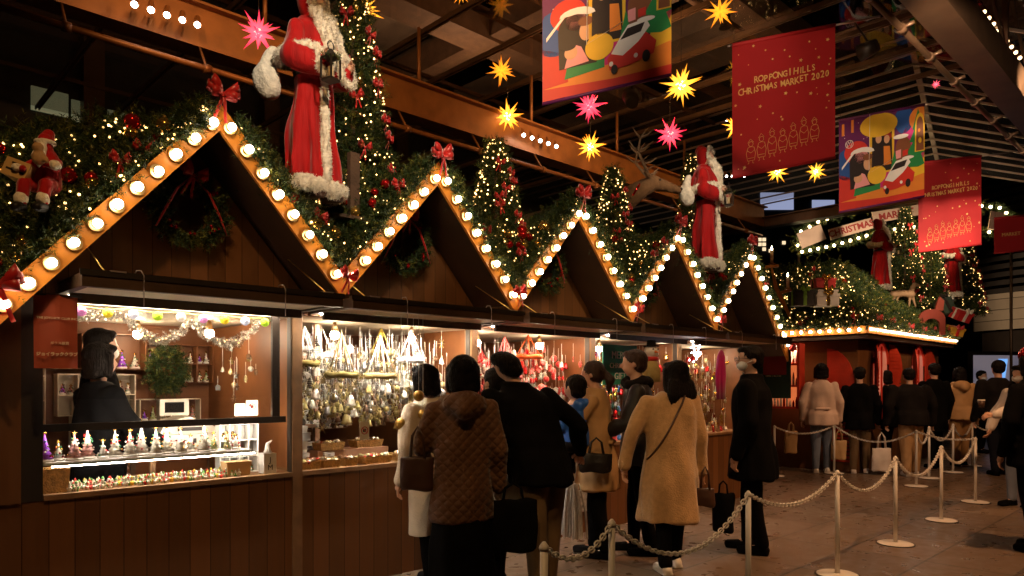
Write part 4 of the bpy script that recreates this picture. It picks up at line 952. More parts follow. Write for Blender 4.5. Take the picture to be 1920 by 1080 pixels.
# seated toy figure at the far left
def toy(label, loc, rz):
    b = MB(); b.sph((0, .02, .27), (.045, .045, .05)); b.cap((0, 0, .20), (0, 0, .06), .065, .08); b.chain([(-.06, 0, .18), (-.09, .08, .14), (-.02, .14, .16)], [.03, .028, .02]); b.chain([(.06, 0, .18), (.09, .08, .12), (.05, .15, .10)], [.03, .028, .02])
    for sx in (-1, 1): b.chain([(sx * .04, 0, .04), (sx * .06, .12, .02), (sx * .06, .15, -.10)], [.045, .038, .03])
    m_ = organic(b, 'toy_body', .009, 2); m_.materials.append(M['velvet']); o = link('seated_toy', m_, loc=loc, rz=rz); tag(o, label, 'toy')
    f = MB(); f.chain([(0, .06, .25), (0, .085, .19), (0, .08, .14)], [.034, .038, .012]); f.chain([(.048 * math.cos(a), .015 + .048 * math.sin(a), .295) for a in np.linspace(0, 2 * PI, 11)], [.014] * 11, 8)
    f.chain([(-.10 + .0, .09, .14), (-.10, .10, .14)], [.03, .03]); f.cap((.085, .13, .11), (.09, .14, .11), .026, .026)
    for sx in (-1, 1): f.cap((sx * .06, .15, -.075), (sx * .06, .15, -.07), .038, .038)
    m_ = organic(f, 'fur_trim', .008, 2, .006, .02); m_.materials.append(M['fur']); link('fur_trim', m_, o)
    c = MB(); c.chain([(0, .01, .31), (.0, -.02, .355), (.05, -.05, .33), (.085, -.05, .27)], [.046, .034, .022, .014]); m_ = organic(c, 'cap', .008, 2); m_.materials.append(M['velvet']); link('cap', m_, o)
    s = MB().use(M['bleather'], True); 
    for sx in (-1, 1): s.cap((sx * .06, .15, -.12), (sx * .06, .20, -.13), .032, .028)
    s.build('boots', o)
    n = MB(); n.sph((-.05, .17, .16), (.04, .035, .045)); n.sph((-.05, .18, .215), (.032, .03, .03)); n.cap((-.09, .17, .15), (-.11, .2, .13), .014, .012); m_ = organic(n, 'bear', .008, 1, .004, .01)
    m_.materials.append(M['trench']); bo = link('teddy_bear', m_, loc=Matrix.Translation(Vector(loc)) @ Matrix.Rotation(rz, 4, 'Z') @ Vector((0, 0, 0)), rz=rz); tag(bo, 'small tan teddy bear hugged by the seated red toy', 'teddy bear')
    k = MB().use(mat('toy_house_wood', (.55, .34, .12), .6, var=.15)); k.box(.06, .20, -.04, .14, .0, .105); k.use(M['dark'])
    for (x0, x1, z0, z1) in ((.09, .13, .055, .065), (.075, .10, .03, .04), (.12, .16, .075, .085), (.14, .18, .035, .045)): k.box(x0, x1, .141, .143, z0, z1); k.box(.201, .203, x0 - .06, x1 - .06, z0, z1)
    ho = k.build('toy_house'); ho.location = loc; ho.rotation_euler = (0.1, -.35, rz); tag(ho, 'little pale wooden toy house under the arm of the seated red toy', 'toy')
_n0 = set(bpy.data.objects)
toy('seated red toy figure with white beard and pointed cap, far left roof', P(88, 362, 3.42), math.radians(140))
for _q in set(bpy.data.objects) - _n0:
    if _q.parent is None: _q.scale = (.8,) * 3
# ------------------------------------------------------------------ text
def text_mesh(s, size, mt, bold=0.0, ext=.002, sx=1.0):
    cu = bpy.data.curves.new('t', 'FONT'); cu.body = s; cu.size = size; cu.align_x = 'CENTER'; cu.align_y = 'CENTER'; cu.extrude = ext; cu.offset = bold; cu.resolution_u = 2
    o = bpy.data.objects.new('t', cu); COL.objects.link(o); bpy.context.view_layer.update()
    dg = bpy.context.evaluated_depsgraph_get(); me = bpy.data.meshes.new_from_object(o.evaluated_get(dg)); bpy.data.objects.remove(o); bpy.data.curves.remove(cu)
    me.materials.clear(); me.materials.append(mt); me.transform(Matrix.Rotation(PI / 2, 4, 'X') @ Matrix.Diagonal((sx, 1, 1, 1))); return me
def text(parent, s, size, mt, loc, rot=0, bold=0.0, name='lettering', sx=1.0):
    o = link(name, text_mesh(s, size, mt, bold, sx=sx), parent, loc=loc); o.rotation_euler = (0, -rot, 0); return o

# ------------------------------------------------------------------ wares of the first stall
SU0, SU1 = .834, 2.23
fr = thing('shop_window', 'framed glass sheet across the leftmost stall above a dark rail', 'window', (1.3, 4.42, 0))
mb = MB().use(M['dark']); mb.box(SU0 - 1.3, 2.19 - 1.3, -.015, .015, 1.16, 1.20); mb.box(2.10 - 1.3, 2.15 - 1.3, -.012, .012, 1.2005, HEAD); mb.build('rail', fr)
mb = MB().use(M['fglass']); mb.box(SU0 - 1.3, 2.099 - 1.3, -.003, .003, 1.201, HEAD - .002); mb.build('pane', fr)
sh = thing('glass_shelf', 'glass shelf with clear edge carrying the row of glass trees', 'shelf', (1.38, 4.55, .985))
mb = MB().use(mat('shelf_glass', (.75, .9, .85), .05, trans=.6, var=0)); mb.box(-.54, .62, -.11, .12, -.006, 0); mb.build('pane', sh)
mb = MB().use(mat('snow_felt', (.85, .83, .8), .95, var=.05, bump=.8, bscale=60)); mb.box(-.53, .60, -.10, .11, .001, .008); mb.build('snow_mat', sh)
cr = [mat('glass_tree_a', (.9, .84, .72), .15, metal=0, var=.5, nscale=45), mat('glass_tree_b', (.85, .45, .40), .15, metal=0, var=.7, nscale=50), mat('glass_tree_c', (.40, .10, .85), .2, metal=0, var=.5, nscale=40), mat('glass_tree_d', (.60, .66, .32), .15, metal=0, var=.6, nscale=55)]
def tree_orn(mt, h=.15, r=.045, seed=0):
    rs = random.Random(seed); mb = MB().use(mt, True); prof = []
    for k in range(5):
        z = h * (.12 + .15 * k); rr = r * (1 - k / 5.2); prof += [(z, rr), (z + h * .12, rr * .55)]
    mb.tube([(0, 0, z) for z, _ in prof] + [(0, 0, h * .95)], [r_ for _, r_ in prof] + [.002], 10)
    mb.use(M['white'], True); mb.sph((0, 0, .008), (r * 1.05, r * 1.05, .014), 12, 6)
    for _ in range(16):
        z = h * rs.uniform(.15, .8); rr = r * (1 - z / h) + .004; a = rs.uniform(0, 2 * PI); mb.use(rs.choice([M['bred'], M['bgold'], M['white'], M['green']]), True).sph((rr * math.cos(a), rr * math.sin(a), z), .0055, 6, 4)
    mb.use(M['bgold']); st_ = [(0.016 * (1 if q % 2 == 0 else .42) * math.sin(q * PI / 5), .016 * (1 if q % 2 == 0 else .42) * math.cos(q * PI / 5)) for q in range(10)]
    mb.prism(st_, .004, Matrix.Translation((0, 0, h)));
    return mb.mesh('glass_tree')
labs = ['violet glass tree with a red bow, first on the glass shelf', 'short white glass tree beside the violet one', 'rosy glass tree with red swags', 'tall pink glass tree third in the shelf row', 'plain white cone tree low on the glass shelf', 'gold-tipped clear tree beside the white cone', 'clear tree with red and green beads near the shelf middle', 'tallest clear star-topped tree on the glass shelf', 'clear glass tree just right of the tallest', 'clear tree before the dark jacket of the staff', 'broad clear glass tree under the cash register', 'small squat glass tree near the cash drawer', 'bead-covered glass tree below the drawer slot', 'short clear glass tree at the right third of the shelf', 'greenish glass tree toward the shelf end', 'tiny clear glass tree at the shelf end']
for i, lb in enumerate(labs):
    h = [.16, .10, .15, .18, .10, .16, .15, .19, .16, .16, .15, .10, .17, .11, .11, .09][i]
    o = link('glass_tree', tree_orn([cr[2], cr[0], cr[1], cr[1], M['white'], cr[0], cr[0], cr[0], cr[0], cr[0], cr[0], cr[0], cr[0], cr[3], cr[3], cr[0]][i], h, .042 if h > .12 else .03, i), loc=(.86 + i * .070, 4.50 + .03 * (i % 2), .993)); tag(o, lb, 'ornament', 'glass trees on the leftmost counter')
# crowded painted figurines
fm = []
cols = [(.6, .03, .02), (.75, .7, .6), (.10, .30, .06), (.8, .5, .05), (.7, .62, .5), (.7, .15, .06)]
fcm = [mat('figurine_paint', c, .3, var=.1) for c in cols]
for k in range(8):
    rs = random.Random(k); mb = MB(); a, b_ = rs.choice(fcm), rs.choice(fcm)
    mb.use(a, True).tube([(0, 0, 0), (0, 0, .02), (0, 0, .03)], [.012, .010, .006], 9); mb.use(M['white'] if k % 2 else M['skin'], True).sph((0, 0, .036), .008, 8, 6); mb.use(b_, True).tube([(0, 0, .041), (0, 0, .056)], [.0085, .001], 8)
    mb.use(b_, True).sph((.010, -.006, .02), .006, 6, 4); mb.sph((-.010, -.006, .02), .006, 6, 4); fm.append(mb.mesh('figurine'))
for k in range(210):
    u = .96 + .98 * ((k * .618) % 1); w = 4.43 + .16 * random.random()
    o = link('figurine', fm[k % 8], loc=(u, w, SILL), rz=random.uniform(-.6, .6)); o.scale = (random.uniform(.7, 1.05),) * 3; tag(o, 'tiny painted figurine in the dense rows along the leftmost counter edge', 'figurine', 'painted figurines crowding the leftmost counter')
# cotton ball lights
bc = [(.9, .75, .6), (.8, .25, .5), (.9, .65, .03), (.85, .8, .85), (.5, .75, .03), (.9, .75, .6), (.85, .3, .6), (.9, .6, .02), (.75, .75, .85), (.45, .75, .03)]
bl = thing('ball_light_string', 'string of ten pastel cotton ball lights across the leftmost stall', 'string lights', (1.4, 4.36, HEAD - .04))
mb = MB().use(M['gold'], True); mb.tube([(-.55 + .13 * k, 0, .012 * (k % 2)) for k in range(10)], .003, 5); mb.build('cord', bl)
for k, c in enumerate(bc):
    mb = MB().use(mat('cotton_ball', tuple(v * .75 for v in c), .9, var=.15, nscale=60, bump=.8, bscale=120, emit=c, es=.35), True); mb.sph((-.53 + k * .128, -.01, -.018), .027, 14, 9); mb.build('ball', bl)
# tinsel swags behind the pane
mb = MB(); tin = mat('silver_tinsel', (.6, .55, .5), .3, metal=.7, island=.6)
pts = []
for s0, s1 in ((1.25, 1.62), (1.62, 2.04)):
    for t_ in np.linspace(0, 1, 260): pts.append((s0 + (s1 - s0) * t_, 4.50 + random.uniform(-.015, .015), HEAD - .06 - .13 * math.sin(PI * t_) + random.uniform(-.02, .02)))
for t_ in np.linspace(0, 1, 200): pts.append((.86 + .4 * t_, 4.50, HEAD - .05 + random.uniform(-.03, .02)))
M['tinsel'] = tin; tn = link('tinsel_garland', needles(pts, [(0, -1, 0)] * len(pts), L=.03, nl=.02, per=10, wid=.004, mats=('tinsel',))); tag(tn, 'silver tinsel hung in two swags behind the glass pane', 'garland')
lights([(p[0], p[1] - .03, p[2]) for p in pts[::14]], .004, M['fairy'], 'light_string', tn)
# staff
person('shop worker with bob hair in black jacket facing right behind the glass', (*G(184, 4.40).xy, .10), math.radians(-75), 1.56, coat='black', hem=.45, hair='bob', female=True, armL=[(-.15, .06, .64), (-.12, .19, .60)], armR=[(.15, .08, .64), (.12, .2, .6)])
person('shop worker with short hair and mask bending behind the other worker', (*G(186, 4.85).xy, .10), math.radians(-95), 1.68, coat='black', hem=.45, hair='short', mask=True)
# cash register
cg = thing('cash_register', 'off white cash register on a drawer in the leftmost stall', 'cash register', (1.72, 4.95, 1.0), math.radians(-6))
crm = mat('register_plastic', (.62, .56, .46), .45, var=.04)
mb = MB().use(crm); mb.box(-.22, .20, -.18, .2, 0, .085); mb.use(M['dark']).box(-.16, -.01, -.183, -.1805, .045, .05); mb.use(M['dark']).box(.03, .05, -.184, -.1805, .03, .06); mb.build('cash_drawer', cg)
mb = MB().use(crm); mb.prism([(-.16, .086), (.2, .086), (.2, .12), (.02, .20), (-.12, .16)], .3, Matrix.Translation((0, -.12, 0))); mb.use(M['dark']).box(-.05, .10, -.1225, -.1205, .105, .13); mb.build('keyboard_body', cg)
mb = MB().use(crm); mb.box(-.12, .06, .05, .08, .20, .31); mb.use(M['char']).box(-.09, .03, .047, .0495, .22, .29); mb.build('display', cg)
tb = thing('side_table', 'plain wooden table under the cash register', 'table', (1.75, 4.98, 0)); mb = MB().use(M['post']); mb.box(-.30, .30, -.22, .24, .965, .998); mb.build('table_top', tb)
for a in (-.27, .24):
    for b_ in (-.19, .20): MB().use(M['post']).box(a, a + .03, b_, b_ + .03, .02, .964).build('leg', tb)
def cubby(label, loc, w, h, nx, nz, d, mt, rz=0, items=0, name='shelf_rack'):
    t = thing(name, label, 'shelf', loc, rz); mb = MB().use(mt); th = .008
    for i in range(nx + 1): x = -w / 2 + w * i / nx; mb.box(x - th / 2, x + th / 2, 0, d, 0, h)
    for k in range(nz + 1):
        z = h * k / nz
        for i in range(nx): mb.box(-w / 2 + w * i / nx + th / 2, -w / 2 + w * (i + 1) / nx - th / 2, .001, d, max(z - th / 2, 0), z + th / 2)
    mb.box(-w / 2 - th / 2, w / 2 + th / 2, d, d + .004, 0, h + th / 2); mb.build('frame', t)
    if items:
        for i in range(nx):
            for k in range(nz):
                if random.random() < items:
                    x = -w / 2 + w * (i + .5) / nx; s = min(w / nx, h / nz)
                    for dx in ((-.2, .22) if s > .1 else (0,)): o_ = link('ornament', tree_orn(random.choice(cr), s * random.uniform(.5, .75), s * .17, i * 7 + k), t, loc=(x + dx * s, d * .45, h * k / nz + th / 2))
    return t
cubby('white eight-compartment box at the right end of the leftmost counter', (1.965, 4.60, SILL), .25, .32, 4, 3, .07, M['white'], items=.5)
cubby('glowing white shelf of small glass pieces left of the staff', (.98, 5.9, 1.12), .30, .52, 3, 3, .12, M['cream'], items=.9)
cubby('wooden wall shelf with gold glass trees behind the staff', (1.35, 5.85, 1.52), .85, .26, 4, 1, .14, M['inwood'], items=1)
cubby('clear box rack on the wall above the cash table', (1.45, 5.85, 1.18), .5, .3, 4, 2, .12, M['cream'], items=.9)
cubby('narrow wooden shelf of glass trees high on the wall right of the wreath', (2.05, 5.9, 1.42), .5, .30, 4, 2, .12, M['inwood'], items=1)
cubby('low wooden shelf with boxed glass pieces behind the cash register', (1.75, 5.9, .95), .9, .34, 6, 2, .12, M['cream'], items=1)
lb = thing('table_lantern', 'white block lantern lettered J and M at the counter end', 'lantern', (2.10, 4.48, SILL)); mb = MB().use(M['white']); mb.box(-.042, .042, -.04, .04, 0, .13); mb.build('block', lb)
text(lb, 'J\nM', .05, M['dark'], (0, -.0405, .062)); mb = MB().use(M['white'], True); mb.tube([(0, 0, .131), (0, 0, .15), (0, 0, .19), (.03, 0, .21)], [.03, .02, .012, .004], 10); mb.build('swan_top', lb)
def basket(label, loc, w, d, h, rz=0, fill=None, nfill=24, mt='wick', group='wicker baskets on the counters'):
    t = thing('basket', label, 'basket', loc, rz, group)
    mb = MB().use(M[mt]); v = []
    for (z, k) in ((0, .88), (h, 1.0)):
        for (sx, sy) in ((-1, -1), (1, -1), (1, 1), (-1, 1)): v.append((sx * w / 2 * k, sy * d / 2 * k, z))
    for (z, k) in ((h, .95), (.012, .84)):
        for (sx, sy) in ((-1, -1), (1, -1), (1, 1), (-1, 1)): v.append((sx * w / 2 * k, sy * d / 2 * k, z))
    f = [(3, 2, 1, 0), (12, 13, 14, 15)]
    for i in range(4): j = (i + 1) % 4; f += [(i, j, j + 4, i + 4), (i + 4, j + 4, j + 8, i + 8), (i + 8, j + 8, j + 12, i + 12)]
    mb.add(v, f); mb.build('body', t)
    if fill:
        mb = MB()
        for _ in range(nfill):
            mb.use(random.choice(fill), True); c = (random.uniform(-.42, .42) * w, random.uniform(-.4, .4) * d, h * random.uniform(.75, 1.15)); mb.sph(c, (random.uniform(.010, .02), random.uniform(.010, .02), random.uniform(.008, .018)), 7, 5)
        o = mb.build('small_goods', t); o['kind'] = 'stuff'
    return t
basket('wicker basket tilted at the left corner of the glass tree counter', (.90, 4.50, SILL), .13, .14, .13)
basket('small honey coloured wooden box beside the white compartments', (1.90, 4.50, SILL), .16, .10, .09, mt='paper')
bx = thing('wall_wreath', 'bushy dark green wreath on the wall behind the glass', 'wreath', (1.90, 5.80, 1.52)); bx.scale = (.8, .8, .8); pts = [(.13 * math.cos(a) + random.uniform(-.04, .04), random.uniform(-.06, .02), .16 * math.sin(a) + random.uniform(-.04, .04)) for a in np.linspace(0, 2 * PI * 9, 420)]; pts += [(random.uniform(-.1, .1), 0, random.uniform(-.2, .12)) for _ in range(260)]
link('foliage', needles(pts, [(p[0] * 4, -1, p[2] * 4) for p in pts], L=.08, nl=.03, wid=.007), bx)
nsm = MB().use(M['cream2']).box(-.04, .04, -.003, 0, 0, .10); ns = nsm.build('notice_card'); ns.location = (2.03, 4.56, 1.205); tag(ns, 'small cream card with red no-entry ring behind the glass', 'sign')
mb = MB().use(M['red'], True); mb.tube([(.022 * math.cos(a), -.005, .055 + .022 * math.sin(a)) for a in np.linspace(0, 2 * PI, 21)], .0025, 5); mb.tube([(-.016, -.005, .071), (.016, -.005, .039)], .0025, 5); mb.use(M['dark']).box(-.010, .010, -.0045, -.0032, .046, .066); mb.build('printed_ring', ns)
n2 = MB().use(M['cream2']).box(-.035, .035, -.003, 0, 0, .08).build('notice_card'); n2.location = (1.95, 4.56, 1.205); tag(n2, 'small cream price notice left of the ring sign', 'sign'); mb = MB().use(M['dark'])
for r_ in range(4): mb.box(-.026, .024, -.0045, -.0031, .018 + r_ * .014, .021 + r_ * .014)
mb.build('printed_lines', n2)
# red shop banner at the left corner
bn = thing('shop_banner', 'hanging terracotta shop banner with white lettering at the left corner', 'banner', (.825, 4.06, 0)); z0, z1 = P(100, 690, 3.42).z, P(100, 550, 3.42).z
ban = mat('terracotta_banner', (.42, .075, .03), .65, var=.06)
mb = MB().use(ban, True); nx, nz_ = 10, 12; vv = []
for j in range(nz_ + 1):
    for i in range(nx + 1): vv.append(((i / nx - .5) * .185, .012 * math.sin(i * .7 + j * .15) , z0 + (z1 - z0) * j / nz_))
vb = [(x, y + .003, z) for x, y, z in vv]; n1 = len(vv); fs = []
for j in range(nz_):
    for i in range(nx): a = j * (nx + 1) + i; fs += [(a, a + 1, a + nx + 2, a + nx + 1), (n1 + a, n1 + a + nx + 1, n1 + a + nx + 2, n1 + a + 1)]
mb.add(vv + vb, fs); mb.build('cloth', bn); mb = MB().use(M['dark'], True); mb.tube([(-.10, 0, z1), (.11, 0, z1)], .006, 8); mb.tube([(.105, 0, z1), (.105, .33, z1)], .006, 8); mb.build('rod', bn)
gl_ = mat('banner_letter', (.8, .62, .4), .5, var=0)
text(bn, 'THE JOYLUCK CLUB INC', .0155, gl_, (0, -.016, z0 + (z1 - z0) * .68)); text(bn, 'ガラス雑貨', .016, gl_, (.01, -.016, z0 + (z1 - z0) * .34)); text(bn, 'ジョイラッククラブ', .0195, gl_, (0, -.016, z0 + (z1 - z0) * .19), bold=.0008)

# ------------------------------------------------------------------ hanging wares
ow = [mat('clear_white_ornament', (.80, .74, .62), .2, metal=.3, var=.3, nscale=60), mat('pale_gold_ornament', (.66, .50, .26), .25, metal=.6, var=.4, nscale=60), mat('pinecone_brown', (.17, .09, .045), .7, var=.4, nscale=60), mat('dry_gold_moss', (.34, .26, .09), .8, var=.4), mat('grey_silver', (.45, .42, .38), .25, metal=.7, var=.2)]
rd = [M['bred'], M['red'], mat('red_white_bead', (.7, .12, .1), .4, var=.8, nscale=90), ow[0]]
gd = [M['bgold'], ow[1], ow[2], M['bred'], ow[0]]
mx = [ow[0], M['bred'], M['green'], mat('bright_blue_toy', (.05, .2, .6), .4), M['bgold'], M['red']]
ribw = mat('white_ribbon_cord', (.82, .78, .70), .5, var=.05)
def orn_mesh(kind, mt, s=.03, cord=.12, cm=None):
    mb = MB().use(cm or ribw, True); mb.tube([(0, 0, 0), (0, 0, -cord)], .0016, 4); mb.use(mt, True); c = -cord - s
    if kind == 'ball': mb.sph((0, 0, c), s, 12, 8); mb.use(M['gold'], True).tube([(0, 0, -cord), (0, 0, -cord - s * .15)], s * .3, 8)
    elif kind == 'star':
        st_ = [(s * (1.25 if q % 2 == 0 else .5) * math.sin(q * PI / 5), c + s * (1.25 if q % 2 == 0 else .5) * math.cos(q * PI / 5)) for q in range(10)]; mb.smooth = False; mb.prism(st_, .008, Matrix.Translation((0, -.004, 0)))
    elif kind == 'bell': mb.tube([(0, 0, -cord), (0, 0, c + s * .3), (0, 0, c - s * .5), (0, 0, c - s)], [s * .25, s * .6, s * .75, s], 12); mb.sph((0, 0, c - s), s * .25, 6, 5)
    elif kind == 'cone':
        for q in range(5): mb.tube([(0, 0, -cord - q * s * .45), (0, 0, -cord - q * s * .45 - s * .5)], [s * (.3 + .13 * q if q < 3 else .5 - .1 * (q - 3)), s * (.55 + .13 * q if q < 3 else .7 - .2 * (q - 3))], 9)
    elif kind == 'house': mb.smooth = False; mb.box(-s * .7, s * .7, -s * .4, s * .4, c - s, c + s * .2); mb.prism([(-s, c + s * .2), (s, c + s * .2), (0, c + s)], s, Matrix.Translation((0, -s / 2, 0)))
    elif kind == 'flake':
        mb.smooth = False
        for q in range(3): a = q * PI / 3; mb.bar((-s * 1.2 * math.cos(a), 0, c - s * 1.2 * math.sin(a)), (s * 1.2 * math.cos(a), 0, c + s * 1.2 * math.sin(a)), .004, .005, (0, 1, 0))
    elif kind == 'angel': mb.tube([(0, 0, -cord - s * .4), (0, 0, c - s)], [s * .15, s * .7], 9); mb.sph((0, 0, -cord - s * .2), s * .28, 8, 6); mb.smooth = False; mb.prism([(-s, c + s * .5), (0, c), (s, c + s * .5), (s * .6, c - s * .1), (-s * .6, c - s * .1)], .004, Matrix.Translation((0, s * .2, 0)))
    return mb.mesh('hanging_ornament')
KN = ['ball', 'star', 'bell', 'cone', 'house', 'flake', 'angel']
TR = MB()
def hang(n, box, mats_, lab, grp, smin=.018, smax=.034, cord=(.03, .18), rows=None, seed=0, more=0):
    rs = random.Random(seed); pool = [orn_mesh(rs.choice(KN), rs.choice(mats_), rs.uniform(smin, smax), rs.uniform(*cord)) for _ in range(16)]
    for i in range(n):
        o = link('hanging_ornament', pool[i % 16], loc=(rs.uniform(box[0], box[1]), rs.uniform(box[2], box[2] + .25), rs.uniform(box[4], box[5])), rz=rs.uniform(-.8, .8)); tag(o, lab, 'ornament', grp)
    for i in range(more):
        me = pool[i % 16]; off = Vector((rs.uniform(box[0], box[1]), rs.uniform(box[2] + .1, box[3] + .2), rs.uniform(box[4], box[5])))
        for v in me.vertices: TR.v.append(tuple(v.co + off))
        b0 = len(TR.v) - len(me.vertices)
        for p in me.polygons: TR.use(me.materials[p.material_index]); TR.f.append(tuple(b0 + k for k in p.vertices)); TR.m.append(TR.cur); TR.sm.append(p.use_smooth)
hang(95, (2.36, 3.75, 4.52, 5.3, 1.42, 1.86), ow, 'small pale ornament dangling in the crowded display of the second stall', 'pale ornaments dangling in the second stall', cord=(.06, .26), seed=1, more=330, smax=.036)
hang(65, (2.36, 3.75, 4.5, 5.2, 1.16, 1.45), ow, 'small pale ornament dangling low in the second stall above the baskets', 'pale ornaments dangling low in the second stall', cord=(.01, .05), smax=.042, seed=2, more=220)
hang(55, (3.93, 5.3, 4.5, 5.3, 1.1, 1.84), rd, 'small red or white ornament dangling in the middle stall', 'red ornaments dangling in the middle stall', seed=3, cord=(.03, .2), more=520)
hang(35, (5.42, 6.8, 4.5, 5.3, 1.0, 1.84), mx, 'small bright ornament dangling in the fourth stall', 'bright ornaments dangling in the fourth stall', seed=4, more=480, smax=.042)
hang(35, (6.9, 8.3, 4.5, 5.3, .95, 1.82), gd, 'small gold or red ornament dangling in the last stall', 'gold ornaments dangling in the last stall', seed=5, more=480, smax=.042)
hang(14, (1.95, 2.2, 4.75, 5.0, 1.45, 1.75), ow, 'small clear ornament hanging at the right side behind the glass pane', 'clear ornaments behind the glass pane', seed=6, smax=.022)
_o = TR.build('hanging_trinkets'); tag(_o, 'dense mass of further small trinkets dangling through the lit stalls', 'trinkets', kind='stuff')
def mobile(label, loc, r, mt, cordm, zc=.26, extras=8, seed=0, grp='hanging ring mobiles', mats_=None):
    """hoop hung from converging ribbons, with small things dangling from it"""
    rs = random.Random(seed); t = thing('ring_mobile', label, 'mobile', loc, rs.uniform(0, 1), grp)
    mb = MB().use(mt, True); mb.tube([(r * math.cos(a), r * math.sin(a), .004 * math.sin(5 * a)) for a in np.linspace(0, 2 * PI, 33)], .021, 8); mb.build('hoop', t)
    pts = [(r * math.cos(a) * rs.uniform(.93, 1.07), r * math.sin(a) * rs.uniform(.93, 1.07), rs.uniform(-.012, .02)) for a in np.linspace(0, 2 * PI, 120)]
    nm = mt.name; M[nm] = mt; link('bristles', needles(pts, [(p[0], p[1], .1) for p in pts], L=.03, nl=.016, per=8, wid=.005, mats=(nm,)), t)
    mb = MB().use(cordm, True)
    for q in range(4): a = q * PI / 2 + .4; mb.tube([(r * math.cos(a), r * math.sin(a), .01), (0, 0, zc)], .0055, 5)
    mb.build('ribbons', t)
    pool = [orn_mesh(rs.choice(KN), rs.choice(mats_ or ow), rs.uniform(.014, .022), rs.uniform(.05, .2), cordm) for _ in range(4)]
    for q in range(extras): a = 2 * PI * q / extras; link('pendant', pool[q % 4], t, loc=(r * math.cos(a), r * math.sin(a), 0))
    return t
moss = mat('moss_hoop', (.17, .13, .03), .9, var=.3); goldh = mat('straw_hoop', (.36, .26, .10), .8, var=.3); whh = mat('white_fur_hoop', (.85, .8, .75), .9, var=.1)
redh = mat('red_tinsel_hoop', (.62, .015, .01), .35, metal=.3, var=.3); orh = mat('orange_red_hoop', (.75, .12, .02), .4, metal=.3, var=.2)
mobile('mossy ring mobile with tan cords, lowest and nearest in the second stall', (2.66, 4.50, 1.475), .10, moss, mat('tan_cord', (.30, .2, .09), .7), .30, 9, 1)
mobile('straw ring mobile with white cords right of the mossy ring', (3.00, 4.52, 1.47), .105, goldh, ribw, .30, 9, 2)
mobile('dark mossy ring mobile by the left post of the second stall', (2.43, 4.60, 1.555), .085, moss, ribw, .26, 8, 3)
mobile('fluffy white ring mobile high beside the left post', (2.46, 4.75, 1.66), .08, whh, ribw, .20, 7, 4)
mobile('fluffy white ring mobile behind the mossy ring', (2.72, 4.9, 1.62), .09, whh, ribw, .23, 8, 5)
mobile('fluffy white ring mobile above the cream-coated woman', (3.35, 4.62, 1.60), .09, whh, ribw, .24, 8, 6)
mobile('yellow and white ring mobile high in the second stall', (3.26, 4.9, 1.66), .08, goldh, mat('yellow_cord', (.7, .55, .1), .6), .2, 7, 7)
mobile('red tinsel ring mobile hanging lowest beside the leaning man', (4.22, 4.46, 1.47), .13, redh, M['red'], .34, 10, 8, mats_=rd)
mobile('glowing orange-red ring mobile higher beside the child', (4.70, 4.65, 1.66), .11, orh, orh, .2, 9, 9, mats_=rd)
mobile('second red ring mobile deeper in the middle stall', (4.35, 5.0, 1.62), .11, redh, M['red'], .22, 9, 10, mats_=rd)
mobile('white paper ring mobile by the green poster', (5.60, 4.55, 1.60), .09, whh, ribw, .22, 8, 11)
# gold balls low in stall two
for (px, py, D, r, lb) in ((785, 742, 4.85, .038, 'large matte gold ball between the two ring mobiles'), (793, 777, 4.85, .036, 'gold ball hanging just below the large matte one'), (752, 795, 4.8, .042, 'lowest glittering gold ball over the baskets'), (775, 762, 5.0, .026, 'small bronze ball behind the large matte gold ball')):
    p = P(px, py, D); mb = MB().use(mat('matte_gold', (.5, .30, .07), .3, metal=.7, var=.35, nscale=40), True); mb.sph((0, 0, 0), r, 16, 10); o = mb.build('gold_ball'); o.location = p; tag(o, lb, 'ornament')
    mb = MB().use(ribw, True); mb.tube([(0, 0, r), (0, 0, HEAD + .011 - p.z)], .0018, 4); mb.build('cord', o)
# baskets, boxes on counters
berry = [ow[2], M['bred'], ow[1], ow[0], ow[3]]
bi = 0
BL = ['wicker basket of green and white sprigs at the left end of the second counter', 'wicker basket of acorns second from the left post', 'pale wicker basket beside the brown support', 'low wicker tray of cones behind the front baskets', 'long yellow basket in front of the cream coat', 'basket of red berries behind the long yellow basket', 'straw tray of potpourri under the gold balls', 'small basket of dried flowers at the end of the second counter']
for (x, y, w, lb) in zip((2.39, 2.55, 2.70, 2.66, 2.93, 3.0, 3.2, 3.45), (4.50, 4.50, 4.49, 4.68, 4.50, 4.72, 4.52, 4.55), (.15, .14, .10, .2, .24, .24, .2, .2), BL):
    basket(lb, (x, y, SILL + (.1 if y > 4.65 else 0)), w, .13, .055, 0, berry, 34)
rs_ = thing('display_step', 'low wooden step carrying the rear baskets', 'shelf', (2.85, 4.72, SILL)); MB().use(M['inpink']).box(-.3, .3, -.08, .08, 0, .099).build('step', rs_)
su = thing('support_batten', 'reddish brown batten frame inside the second stall', 'frame', (2.68, 4.9, SILL)); mb = MB().use(M['inpink']); mb.box(-.02, .02, -.02, .02, 0, HEAD - SILL); mb.box(-.33, -.021, -.015, .015, .74, .79); mb.box(-.33, -.021, -.10, .015, .26, .285); mb.build('battens', su)
bxm = [M['white'], M['cream2'], mat('pale_grey_card', (.6, .58, .56), .6)]
BX = ['white gift box on the lower shelf by the left post', 'white gift box stacked second from the bottom', 'round white gift box in the middle of the stack', 'large white box topping the gift box stack', 'grey white box right of the stack', 'white price card box at the counter', 'small white box under the batten shelf', 'white carton on the batten shelf', 'tall white carton beside it on the batten shelf', 'small white carton at the batten shelf end']
